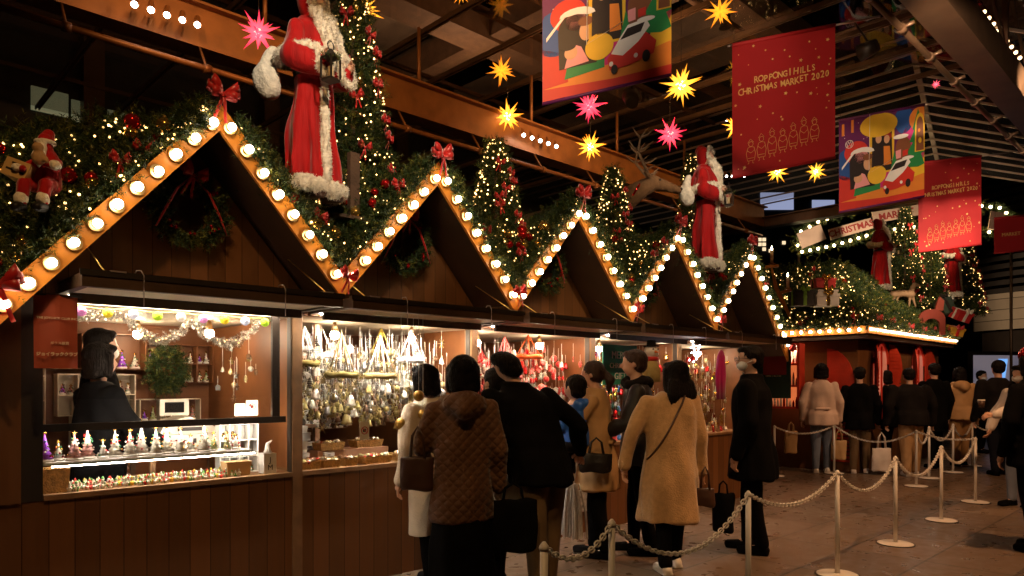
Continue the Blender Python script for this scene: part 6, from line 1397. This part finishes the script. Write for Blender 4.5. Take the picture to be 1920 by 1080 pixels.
def art_banner(label, tl, tr, bl, D, dr=0, moon=True):
    t, W, H = banner(label, tl, tr, bl, D, AM['pur'], dr=dr, group='colourful picture banners'); F = lambda n, pts, m, k: flat(t, n, pts, AM[m], k, W, H)
    F('print_ground', [(0, 0), (1, 0), (1, .30), (.6, .20), (0, .14)], 'ora', 0); F('print_ground', [(0, 0), (1, .0), (1, .08), (.55, .07), (0, .10)], 'red', 1)
    F('print_block', [(0, .10), (.2, .12), (.17, .34), (.0, .40)], 'red', 1); F('print_block', [(.17, .14), (.48, .17), (.48, .25), (.19, .23)], 'grn', 2); F('print_block', [(.80, .22), (1, .26), (1, .48), (.88, .5)], 'yel', 1); F('print_block', [(.44, .18), (.62, .19), (.60, .36), (.42, .34)], 'mag', 1)
    F('print_ball', ell(.10, .50, .17, .17), 'blu', 1); F('print_ball', ell(.20, .62, .14, .12), 'red', 2); F('print_ball', ell(.26, .56, .08, .07), 'pin', 3)
    F('print_door', [(.13, .22)] + ell(.27, .50, .15, .13, 12, PI, 0) + [(.42, .22)], 'blk', 3); F('print_face', ell(.34, .47, .055, .07), 'ski', 4); F('print_hair', ell(.335, .545, .06, .035), 'brn', 5); F('print_dress', [(.17, .22), (.22, .40), (.30, .36), (.36, .24)], 'pin', 5)
    F('print_arch', [(.36, .34)] + ell(.50, .80, .145, .17, 14, PI, 0) + [(.64, .34)], 'yel', 4); F('print_arch', [(.38, .36)] + ell(.50, .78, .115, .14, 14, PI, 0) + [(.62, .36)], 'blk', 5)
    F('print_face', ell(.46, .72, .035, .05), 'ski', 6); F('print_face', ell(.555, .70, .032, .046), 'ski', 6); F('print_hair', ell(.455, .775, .04, .03), 'brn', 7); F('print_hair', ell(.57, .73, .045, .05), 'red', 5); F('print_dress', [(.42, .42), (.43, .64), (.50, .64), (.52, .42)], 'blk', 6); F('print_dress', [(.52, .42), (.52, .63), (.59, .62), (.61, .42)], 'ora', 6); F('print_ball', ell(.44, .33, .11, .10), 'yel', 6)
    F('print_ball', ell(.76, .88, .11, .15), 'blu', 1); F('print_ball', ell(.90, .62, .18, .22), 'mag', 1); F('print_arch', [(.66, .45)] + ell(.75, .58, .09, .12, 10, PI, 0) + [(.84, .45)], 'brn', 2); F('print_ball', ell(.95, .86, .13, .13), 'ora', 2)
    for k in range(4): z = .36 + k * .13; w = .17 - .035 * k; F('print_fir', [(.92 - w, z), (.92, z - .025), (.92 + min(w, .078), z), (.92, z + .22)], 'grn', 4 + k)
    F('print_snow', [(.13, .60)] + ell(.27, .60, .14, .06, 9, PI, 0) + [(.36, .59), (.27, .61)], 'whi', 6); F('print_snow', ell(.72, .70, .09, .025), 'whi', 5); F('print_face', ell(.22, .33, .05, .05), 'ski', 6); F('print_hair', ell(.20, .38, .06, .03), 'blk', 7)
    F('print_arch', [(.88, .50)] + ell(.94, .78, .055, .14, 10, PI, 0) + [(.995, .50)], 'yel', 9); F('print_arch', [(.895, .51)] + ell(.94, .77, .040, .11, 10, PI, 0) + [(.985, .51)], 'brn', 10); F('print_lights', ell(.94, .62, .02, .03), 'yel', 11); F('print_lights', ell(.93, .73, .014, .02), 'ora', 11)
    F('print_box', [(.66, .46), (.72, .47), (.72, .56), (.66, .55)], 'pin', 7); F('print_box', [(.74, .48), (.80, .49), (.80, .55), (.74, .54)], 'red', 7); F('print_fir', [(.60, .36), (.645, .35), (.69, .36), (.645, .56)], 'grn', 7); F('print_candle', [(.03, .82), (.06, .82), (.06, .95), (.03, .95)], 'ora', 3); F('print_candle', [(.14, .84), (.17, .84), (.17, .98), (.14, .98)], 'ora', 3)
    F('print_stripe', [(.03, .45), (.17, .60), (.17, .63), (.03, .48)], 'whi', 4); F('print_snow', ell(.80, .455, .07, .018), 'whi', 12)
    # little car
    F('car_body', [(.50, .22), (.52, .13), (.68, .14), (.86, .19), (.88, .28), (.80, .36), (.60, .33)], 'red', 9); F('car_roof', [(.53, .25), (.60, .36), (.66, .44), (.80, .46), (.83, .40), (.74, .30), (.62, .22)], 'whi', 10); F('car_window', [(.60, .34), (.655, .415), (.79, .435), (.76, .37)], 'blk', 11)
    F('car_wheel', ell(.555, .13, .025, .035), 'blk', 11); F('car_wheel', ell(.80, .18, .03, .045), 'blk', 11); F('car_lamp', ell(.53, .175, .016, .018), 'whi', 12); F('car_lamp', ell(.72, .20, .016, .018), 'whi', 12)
    if moon:
        F('print_moon', ell(.46, 1.0 - .13, .22, .13), 'yel', 8)
        ring = MB().use(AM['whi'], True); c = Vector(((.12 - .5) * W, -.008, .72 * H)); r = .045 * W; ring.tube([c + Vector((r * math.cos(a), 0, r * math.sin(a))) for a in np.linspace(0, 2 * PI, 21)], .004 * W, 5)
        for pl in (((-.38, .75), (-.05, .15), (.0, .3), (.05, .15), (.38, .75)), ((-.72, .4), (-.38, -.75), (0, -.02), (.38, -.75), (.72, .4))): ring.tube([c + Vector((a * r, 0, b * r)) for a, b in pl], .004 * W, 5)
        ring.build('printed_emblem', t)
    sp_ = MB().use(AM['whi']); rs = random.Random(4)
    for k in range(40): x, z, r = rs.uniform(-.48, .48) * W, rs.uniform(.5, .97) * H, .005 * W; sp_.prism([(x + r * math.cos(a), z + r * math.sin(a)) for a in np.linspace(0, 2 * PI, 7)[:-1]], .001, Matrix.Translation((0, -.0052, 0)))
    sp_.build('printed_snow', t); ln = MB().use(AM['whi'], True); ln.tube([(-.15 * W, -.03, 1.0 * H), (-.16 * W, -.03, .36 * H), (.12 * W, -.03, .47 * H)], .0025 * W, 4); ln.build('printed_frame_line', t)
    hang_slanted(t); return t
art_banner('largest colourful picture banner with small red car, cut by the top border', (1022, -55), (1264, -110), (1017, 195), 6.6, moon=False)
art_banner('second colourful picture banner with yellow moon between the two red ones', (1586, 227), (1746, 197), (1573, 398), 10.2)
# flood of light on the banners comes from the added floodlights; a glass reflection of the picture is left to the canopy glass

# ------------------------------------------------------------------ corner stall
CU, CW, CE = 11.45, 4.05, 2.25
cs_ = thing('corner_stall', 'square corner stall with red arched shutters and decorated flat roof', 'market stall', (CU, CW, 0))
mb = MB().use(M['planks']); mb.box(.25, 4.4, .25, 3.4, 0, CE - .16); mb.build('walls', cs_)
mb = MB().use(M['board']); mb.box(0, 4.65, 0, .03, CE - .075, CE + .04); mb.box(0, .03, .031, 3.6, CE - .075, CE + .04); mb.use(M['soffit']); mb.box(.031, 4.6, .031, 3.6, CE - .15, CE - .06); mb.build('eave_board', cs_)
for k in range(18): link('light_bulb', bulb_me, cs_, loc=(-.01, .12 + k * .15, CE - .018)).rotation_euler = (0, 0, -PI / 2)
rp = MB().use(emis('rope_light_glow', (1, .86, .66), 9), True)
for k in range(118): rp.sph((.03 + k * .039, -.02, CE - .012), (.021, .018, .018), 6, 4)
rp.build('rope_light', cs_)
rb_ = random.Random(9)
def shutter(parent, x, y, z0, h, w, flip, rz):
    """half of an arched louvred shutter"""
    pts = [(0, 0)] + [(w * math.cos(a), h - w * 1.3 + w * 1.3 * math.sin(a)) for a in np.linspace(0, PI / 2, 9)]
    if flip < 0: pts = [(-a, b) for a, b in pts]
    m_ = MB().use(M['redshut']); m_.prism(pts, .02, Matrix.Translation((0, 0, 0)))
    for k in range(int(h / .06)):
        z = .04 + k * .06; ww = w * .85 if z < h - w * 1.3 else w * .85 * math.sqrt(max(.02, 1 - ((z - h + w * 1.3) / (w * 1.3)) ** 2)); m_.box(min(0, flip * ww) + .01 * flip * (flip > 0), max(0, flip * ww), -.006, -.001, z, z + .035)
    o = m_.build('shutter', parent); o.location = (x, y, z0); o.rotation_euler = (0, 0, rz); return o
shutter(cs_, .235, .72, .12, 1.85, .42, 1, -PI / 2)
for x in (1.2, 3.1):
    w_ = MB().use(emis('red_window_glow', (.55, .03, .015), .35)); w_.prism([(-.3, 0)] + [(.3 * math.cos(a), .95 + .35 * math.sin(a)) for a in np.linspace(PI, 0, 11)] + [(.3, 0)], .01, Matrix.Translation((x, .235, .78))); w_.build('arched_window', cs_)
    w_ = MB().use(M['redshut']); w_.tube([Vector((x, .225, .78)) + Vector((.31 * math.cos(a), 0, .95 + .36 * math.sin(a))) for a in np.linspace(PI, 0, 13)], .025, 6); w_.box(x - .012, x + .012, .21, .23, .78, 2.02); w_.build('window_frame', cs_)
    shutter(cs_, x - .33, .20, .72, 1.35, .33, -1, 0.5); shutter(cs_, x + .33, .20, .72, 1.35, .33, 1, -.3)
# lit wares window on the face turned to the row
cu_ = thing('wares_cabinet', 'glowing red-lit shelf window of bottles at the corner stall', 'shelf', (11.2, 5.35, 1.0), -PI / 2)
mb = MB().use(M['redshut']); mb.box(-.34, -.30, 0, .2, 0, 1.05); mb.box(.30, .34, 0, .2, 0, 1.05)
for z in (0, .35, .7, 1.02): mb.box(-.299, .299, 0, .2, z, z + .03)
mb.use(emis('red_shelf_back', (.8, .18, .05), .5)); mb.box(-.299, .299, .17, .19, .03, 1.02); mb.build('frame', cu_)
mb = MB()
for z in (.03, .38, .73):
    for k in range(11): mb.use(rb_.choice([M['white'], M['bred'], M['bgold'], cr[0]]), True); h = rb_.uniform(.10, .22); mb.tube([(-.26 + k * .052, .08, z), (-.26 + k * .052, .08, z + h * .6), (-.26 + k * .052, .08, z + h)], [.022, .02, .006], 8)
o = mb.build('bottles', cu_); MB().use(emis('cabinet_strip', (1, .6, .35), 60)).box(-.25, .25, .02, .04, 1.0, 1.015).build('fill_strip', cu_)
sg = thing('dark_sign_board', 'dark green sign board with red deer emblem at the end of the row', 'sign', P(1450, 690, 10.6), -PI / 4); mb = MB().use(mat('dark_green_board', (.01, .05, .045), .6)); mb.box(-.26, .26, 0, .03, -.45, .38); mb.build('board', sg)
mb = MB().use(mat('dull_red_field', (.30, .02, .025), .6)); mb.box(-.15, .19, -.004, -.001, .02, .34); mb.build('red_field', sg)
mb = MB().use(M['cream2']); mb.prism([(-.06, .16), (.03, .16), (.06, .20), (.08, .20), (.09, .22), (.05, .23), (.04, .27), (.03, .23), (.0, .20), (-.06, .21), (-.08, .18)], .002, Matrix.Translation((.02, -.0065, .02))); mb.prism([(-.05, .10), (-.04, .10), (-.02, .16), (-.05, .16)], .002, Matrix.Translation((.02, -.0065, .02))); mb.prism([(.05, .10), (.06, .10), (.03, .16), (.0, .16)], .002, Matrix.Translation((.02, -.0065, .02))); mb.build('deer_emblem', sg)
text(sg, 'CHRISTMAS MARKET', .032, M['cream2'], (.0, -.003, -.05)); text(sg, 'OPEN 11:00-21:00', .030, M['cream2'], (.0, -.003, -.12)); sg.children[-1].location = (0, -.003, -.12)
# roof greenery of the corner stall
def bank(label, x0, x1, y0, y1, hf, seed, n, nl, face='-y'):
    t = thing('evergreen_bank', label, 'garland', (CU, CW, CE), group='evergreen banks on the corner stall roof'); rs = random.Random(seed); pts = []; nr = []; ls = []
    def pt(a, q):
        h = hf(a); c0 = min(.8 * q, 1)
        if face == '-y': return (c0 + (x1 - c0) * a, y0 + q * .8 + .08 * blobnoise(a * 5, q, seed, 2), .03 + q * h)
        return (x0 + q * .8 + .08 * blobnoise(a * 5, q, seed, 2), c0 + (y1 - c0) * a, .03 + q * h)
    for _ in range(n): a, q = rs.random(), rs.random() ; pts.append(pt(a, q)); nr.append((-.3, -1, .5) if face == '-y' else (-1, -.3, .5))
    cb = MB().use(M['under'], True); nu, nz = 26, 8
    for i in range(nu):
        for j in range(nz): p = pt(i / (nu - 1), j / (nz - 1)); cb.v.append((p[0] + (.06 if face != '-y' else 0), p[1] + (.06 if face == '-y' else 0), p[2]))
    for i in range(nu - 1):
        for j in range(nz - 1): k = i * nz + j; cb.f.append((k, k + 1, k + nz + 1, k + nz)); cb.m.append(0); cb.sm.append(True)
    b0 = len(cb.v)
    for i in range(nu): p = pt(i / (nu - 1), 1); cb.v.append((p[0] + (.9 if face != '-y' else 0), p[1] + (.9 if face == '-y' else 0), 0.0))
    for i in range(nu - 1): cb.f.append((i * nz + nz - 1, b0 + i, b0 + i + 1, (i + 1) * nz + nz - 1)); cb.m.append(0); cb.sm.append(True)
    cb.build('inner_mass', t); link('sprigs', needles(pts, nr, L=.14, nl=.055, per=12, wid=.011), t)
    for _ in range(nl): a, q = rs.random(), rs.random(); p = pt(a, q); ls.append((p[0] - .06, p[1] - .06, p[2]))
    lights(ls, .0115, M['fairy'], 'light_string', t, 5)
    for k in range(10): a, q = rs.random(), rs.uniform(.1, .9); p = pt(a, q); bauble(t, (p[0] - .08, p[1] - .08, p[2]), .036, rs.choice(['bred', 'bgold', 'bred']))
    for k in range(6): a, q = (k + .5) / 6, rs.choice([.08, .12, .9]); p = pt(a, q); bow(t, (p[0] - .10, p[1] - .10, p[2]), .07, rz=-.5)
bank('lit evergreen bank on the corner stall side facing the gabled row', 0, 0, -.0, 2.6, lambda a: 1.15, 3, 5600, 380, '-x')
bank('lit evergreen bank along the long right-hand eave of the corner stall', .05, 4.55, .02, 0, lambda a: 1.15 - .4 * a, 4, 7500, 420)
def gift(label, loc, w, d, h, mt, rib, rz=0, rx=0):
    t = thing('gift_box', label, 'gift box', loc, rz, 'wrapped boxes on the corner stall roof'); t.rotation_euler = (rx, rx * .6, rz); mb = MB().use(mt); mb.box(-w / 2, w / 2, -d / 2, d / 2, 0, h * .74); mb.box(-w / 2 - .01, w / 2 + .01, -d / 2 - .01, d / 2 + .01, h * .741, h); mb.build('box', t)
    mb = MB().use(rib); mb.box(-.025, .025, -d / 2 - .014, d / 2 + .014, 0.001, h + .005); mb.box(-w / 2 - .013, w / 2 + .013, -.02, .02, .002, h + .003); mb.build('ribbon', t); bm2 = bow_mb(.07, rib).mesh('bow'); link('bow', bm2, t, loc=(0, -d / 2 - .01, h))
AW2 = math.radians(-44)
gift('larger white box, bottom of the stack of gifts on the corner roof', P(1546, 575, 11.2), .34, .26, .19, M['white'], M['bgold'], AW2); gift('white box in the middle of the gift stack', P(1546, 557, 11.2) + Vector((0, 0, 0)), .30, .24, .10, M['white'], M['bgold'], AW2); gift('red box on top of the gift stack', P(1543, 541, 11.2), .30, .22, .15, M['red'], M['bgold'], AW2)
gift('black box with lime green ribbon left of the white stack', P(1504, 574, 11.25), .30, .22, .24, M['dark'], mat('lime_ribbon', (.25, .5, .05), .45), AW2); gift('tilted red box with cream ribbon at the right roof corner', P(1797, 600, 13.6), .28, .24, .20, M['red'], M['cream2'], AW2 + .2, .4); gift('tilted dark green tube box above the orange parcel', P(1780, 590, 13.7), .24, .2, .34, mat('dark_green_wrap', (.03, .05, .03), .6), M['dark'], AW2, -.4); gift('orange yellow parcel at the right end of the long eave', P(1788, 628, 13.7), .24, .2, .16, mat('amber_wrap', (.6, .32, .03), .5), M['red'], AW2, .3); gift('small silver bow parcel at the far roof corner', P(1772, 572, 13.9), .2, .18, .14, ow[4], ow[0], AW2, .2)
fir('lit fir behind the left figure on the corner stall roof', P(1697, 572, 13.7), 1.9, .36, 7, 12, 120, 'lit fir trees on the corner stall')
fir('lit fir behind the farthest figure on the corner stall roof', P(1812, 590, 15.2), 1.7, .34, 8, 12, 120, 'lit fir trees on the corner stall')
fir('dark lit fir between the two figures on the corner stall roof', P(1745, 590, 14.4), 1.6, .38, 9, 6, 110, 'lit fir trees on the corner stall')
# rocking-horse arch
ra = thing('rocker_arch', 'dull red arched rocking toy silhouette on the long eave', 'decoration', P(1748, 628, 13.0), AW2); mb = MB().use(mat('dull_red_paint', (.22, .03, .015), .6, var=.1)); out = [(.24 * math.cos(a), .30 + .17 * math.sin(a)) for a in np.linspace(PI, 0, 13)] + [(.24, 0), (.15, 0)] + [(.14 * math.cos(a), .18 + .12 * math.sin(a)) for a in np.linspace(0, PI, 11)] + [(-.18, .0), (-.26, .0)]; mb.prism(out, .04); mb.build('arch', ra); mb = MB().use(mat('dull_red_paint2', (.25, .04, .02), .6)); mb.prism([(.06, .46), (.20, .44), (.22, .62), (.14, .70), (.10, .60)], .04); mb.build('horse_neck', ra)
hb_ = MB().use(M['antler'], True); hb_.chain([(-.18, 0, 0), (0, 0, .02), (.14, 0, .0)], [.07, .065, .07]); hb_.chain([(.12, 0, .02), (.20, 0, .18), (.28, 0, .16)], [.05, .04, .025])
for x, s in ((-.16, -.06), (-.12, .02), (.12, -.02), (.16, .06)): hb_.chain([(x, 0, -.02), (x + s, 0, -.22)], [.03, .015])
ho_ = organic(hb_, 'toy_horse', .012, 2); ho_.materials.append(M['antler']); o = link('toy_horse', ho_, loc=P(1694, 552, 13.0), rz=AW2); tag(o, 'brown toy horse among the greenery of the corner roof', 'toy')
# candle arch
def candle(label, p, h=.18, parent=None):
    t = thing('candle', label, 'candle', p, group='tall lit candles by the corner roof'); mb = MB().use(M['wax'], True); mb.tube([(0, 0, 0), (0, 0, h)], .022, 12); mb.build('wax_stem', t); mb = MB().use(M['flame'], True); mb.tube([(0, 0, h + .005), (0, 0, h + .02), (0, 0, h + .06)], [.008, .014, .002], 10); mb.build('flame', t)
    mb = MB().use(M['wick'], True); mb.tube([(0, 0, -.02), (0, 0, 0)], [.02, .05], 12); mb.build('holder', t)
candle('tall candle on its arm right of the last gable', P(1447, 494, 9.8)); candle('lower candle left of the gift stack', P(1477, 540, 10.4), .16)
ca_ = thing('candelabra', 'curved wooden candelabra arm rising beside the last gable', 'candelabra', P(1462, 560, 10.0), AW2); mb = MB().use(M['board'], True); mb.tube([(.14, 0, -.25), (.05, 0, -.05), (-.05, 0, .15), (-.12, 0, .46)], [.02, .03, .03, .012], 8); mb.tube([(-.2, 0, .44), (-.02, 0, .46)], .02, 8); mb.tube([(.0, 0, .08), (.16, 0, .12)], .02, 8); mb.build('arm', ca_)

# ------------------------------------------------------------------ lit arch sign behind the corner stall
ar = thing('arch_sign', 'garland arch sign with lit bulbs and lettered boards behind the corner stall', 'sign', P(1650, 560, 15.5)); Lr = Matrix.Translation(P(1650, 560, 15.5)).inverted()
top = [(1492, 462), (1498, 436), (1530, 418), (1580, 402), (1640, 390), (1700, 382), (1800, 385), (1868, 392), (1905, 420), (1915, 450)]; bot = [(1500, 474), (1560, 462), (1620, 444), (1690, 428), (1760, 425), (1830, 432), (1885, 448)]
pts = []; ls = []
for poly in (top, bot):
    q = [Lr @ P(x, y, 15.5) for x, y in poly]
    for i in range(len(q) - 1):
        for k in range(70): pts.append(q[i].lerp(q[i + 1], random.random()) + Vector([random.uniform(-.05, .05) for _ in range(3)]))
        nb = max(2, int((q[i + 1] - q[i]).length / .17))
        for k in range(nb): ls.append(q[i].lerp(q[i + 1], k / nb) + Vector((-.08, -.08, 0)))
link('garland', needles(pts, [(-.6, -.6, .3)] * len(pts), L=.16, nl=.06, per=10, wid=.014), ar)
mb = MB().use(emis('arch_bulb_glow', (1, .72, .36), 16), True)
for l in ls: mb.sph(l, .032, 8, 5)
mb.build('bulbs', ar)
brd = mat('cream_sign_board', (.62, .45, .36), .6, var=.06); rl_ = mat('sign_red_letter', (.35, .02, .02), .6)
def board(x0, y0, x1, y1, hpx, lines, nm='letter_board'):
    a, b = P(x0, y0, 15.3), P(x1, y1, 15.3); W = (b - a).length; H = hpx / FPX * 15.3; x = (b - a).normalized(); z = Vector((0, 0, 1)); z = (z - x * z.dot(x)).normalized(); y = z.cross(x)
    o = MB().use(brd).box(-W / 2, W / 2, 0, .03, -H / 2, H / 2).build(nm, ar); Mx = Matrix((x, y, z)).transposed().to_4x4(); Mx.translation = Lr @ ((a + b) / 2); o.matrix_local = Mx
    for i, (s, sz) in enumerate(lines): text(o, s, sz, rl_, (0, -.004, (len(lines) - 1) * H * .24 - i * H * .48), bold=.006)
board(1556, 440, 1635, 418, 20, [('CHRISTMAS', .19)]); board(1636, 402, 1722, 386, 34, [('ROPPONGI HILLS', .13), ('MARKET', .2)]); board(1499, 452, 1544, 434, 30, []); board(1856, 412, 1880, 416, 34, [])
mb = MB().use(M['steeld'], True)
for x in (1500, 1740, 1900): a = Lr @ P(x, 440, 15.8); mb.tube([a + Vector((.05, .05, 0)), Vector((a.x + .05, a.y + .05, Lr.translation.z))], .03, 8)
mb.build('poles', ar)
# warm string lamps far right
# ------------------------------------------------------------------ surrounding buildings
def building(label, p, w, d, h, rz, wins, cat='building', name='office_building', col=(.012, .012, .014)):
    t = thing(name, label, cat, p, rz); mb = MB().use(mat('dark_facade', col, .6, var=.2)); mb.box(-w / 2, w / 2, 0, d, 0, h); mb.build('walls', t); return t
t = building('dark office tower with a few lit windows behind the arch sign', G(1450, 70), 60, 20, 30, AWAY, None)
wl = emis('cold_window_glow', (.35, .40, .62), .55); ww = emis('warm_window_glow', (1, .75, .45), .8)
def wpx(px, py, wpx_, hpx_, m): 
    D = 69.9; c = P(px, py, D) - t.location; c = Matrix.Rotation(-AWAY, 4, 'Z') @ c; w, h = wpx_ * D / FPX, hpx_ * D / FPX; MB().use(m).box(c.x - w / 2, c.x + w / 2, -.12, -.02, c.z - h / 2, c.z + h / 2).build('window', t)
wpx(1457, 377, 62, 32, wl); wpx(1544, 383, 42, 16, wl)
for x, y in ((1515, 403), (1530, 402), (1433, 449), (1433, 458), (1433, 467), (1425, 449), (1425, 458), (1470, 455), (1400, 470), (1408, 458), (1478, 412), (1445, 470)): wpx(x, y, 6 if x != 1515 else 12, 6 if x != 1515 else 8, ww)
# round building to the right
rb3 = thing('rotunda_building', 'round building with pale stone band at the right', 'building', G(1990, 24)); stone = grooves('pale_stone_band', (.34, .27, .20), (1.2, .34), (0, 2), gap=.02, var=.12)
def ringw(z0, z1, R, m, nm, y0=0):
    mb = MB().use(m, True); n = 40; v = []
    for i in range(n + 1): a = math.radians(140 + 180 * i / n); v += [(R * math.cos(a), R * math.sin(a), z0), (R * math.cos(a), R * math.sin(a), z1)]
    mb.add(v, [(2 * i, 2 * i + 2, 2 * i + 3, 2 * i + 1) for i in range(n)]); mb.build(nm, rb3)
zz = lambda y, D: EYE - (y - 717.5) / FPX * D
ringw(zz(612, 21.5), zz(540, 21.5), 3.1, stone, 'stone_band'); ringw(0, zz(612, 21.5) - .001, 2.8, mat('dark_glass_front', (.03, .022, .018), .25, var=.1), 'glass_front')
lv = mat('dark_louvre', (.035, .028, .024), .5)
for k in range(14): z = zz(540, 21.5) + .02 + k * .26; ringw(z, z + .16, 3.0, lv, 'louvre')
sc_ = thing('video_screen', 'large lit screen in black frame at the far right', 'screen', P(1868, 740, 19), AWAY + .12); mb = MB().use(M['dark']); w = .75; z0, z1 = -.2, 1.15; mb.box(-w, w, .03, .1, z0, z1); mb.box(-w, w, 0, .029, z1 - .1, z1); mb.box(-w, -w + .08, 0, .029, z0, z1 - .101); mb.box(w - .08, w, 0, .029, z0, z1 - .101); mb.build('frame', sc_)
MB().use(emis('screen_glow', (.30, .27, .36), .22)).box(-w + .081, w - .081, .02, .0299, z0, z1 - .101).build('picture', sc_); MB().use(emis('screen_blue', (.12, .35, .8), .9)).prism([(.0, .3), (.25, .3), (.35, .95), (.08, .95)], .004, Matrix.Translation((0, .012, 0))).build('picture_highlight', sc_)
# concourse behind the stalls (left background)
cc = thing('concourse_building', 'dark concourse building with dim greenish windows behind the left stalls', 'building', (2, 13.2, 0)); mb = MB().use(mat('concourse_wall', (.02, .015, .012), .7, var=.3)); mb.box(-16, 14, 0, 5, 0, 8.5); mb.build('walls', cc)
gw = emis('dim_green_window', (.32, .36, .20), .2)
def cwin(x0, y0, x1, y1, m, nm='window'):
    def on(px, py):
        t_ = (px - 960) / FPX; # intersect with plane w=13.15
        D = 13.15 / (SA - CA * t_); return P(px, py, D)
    a, b = on(x0, y1), on(x1, y0); c = on(x1, y1); e = on(x0, y0); z0, z1 = min(a.z, e.z), max(a.z, e.z); MB().use(m).box(a.x - 2, c.x - 2, -.06, -.03, z0, z1).build(nm, cc)
cwin(58, 160, 128, 205, gw); cwin(134, 186, 196, 226, gw); cwin(202, 205, 250, 236, gw)
mb = MB().use(mat('rust_fascia', (.16, .055, .02), .6, var=.2)); mb.box(-14, 3, -.30, -.07, 4.15, 4.55); mb.box(-14, 3, -.30, -.07, 3.5, 3.9); mb.build('fascia', cc)
mb = MB().use(M['steeld'])
for x in range(-8, 12, 3): mb.box(x, x + .3, -.28, -.02, 0, 8.4)
mb.build('columns', cc)
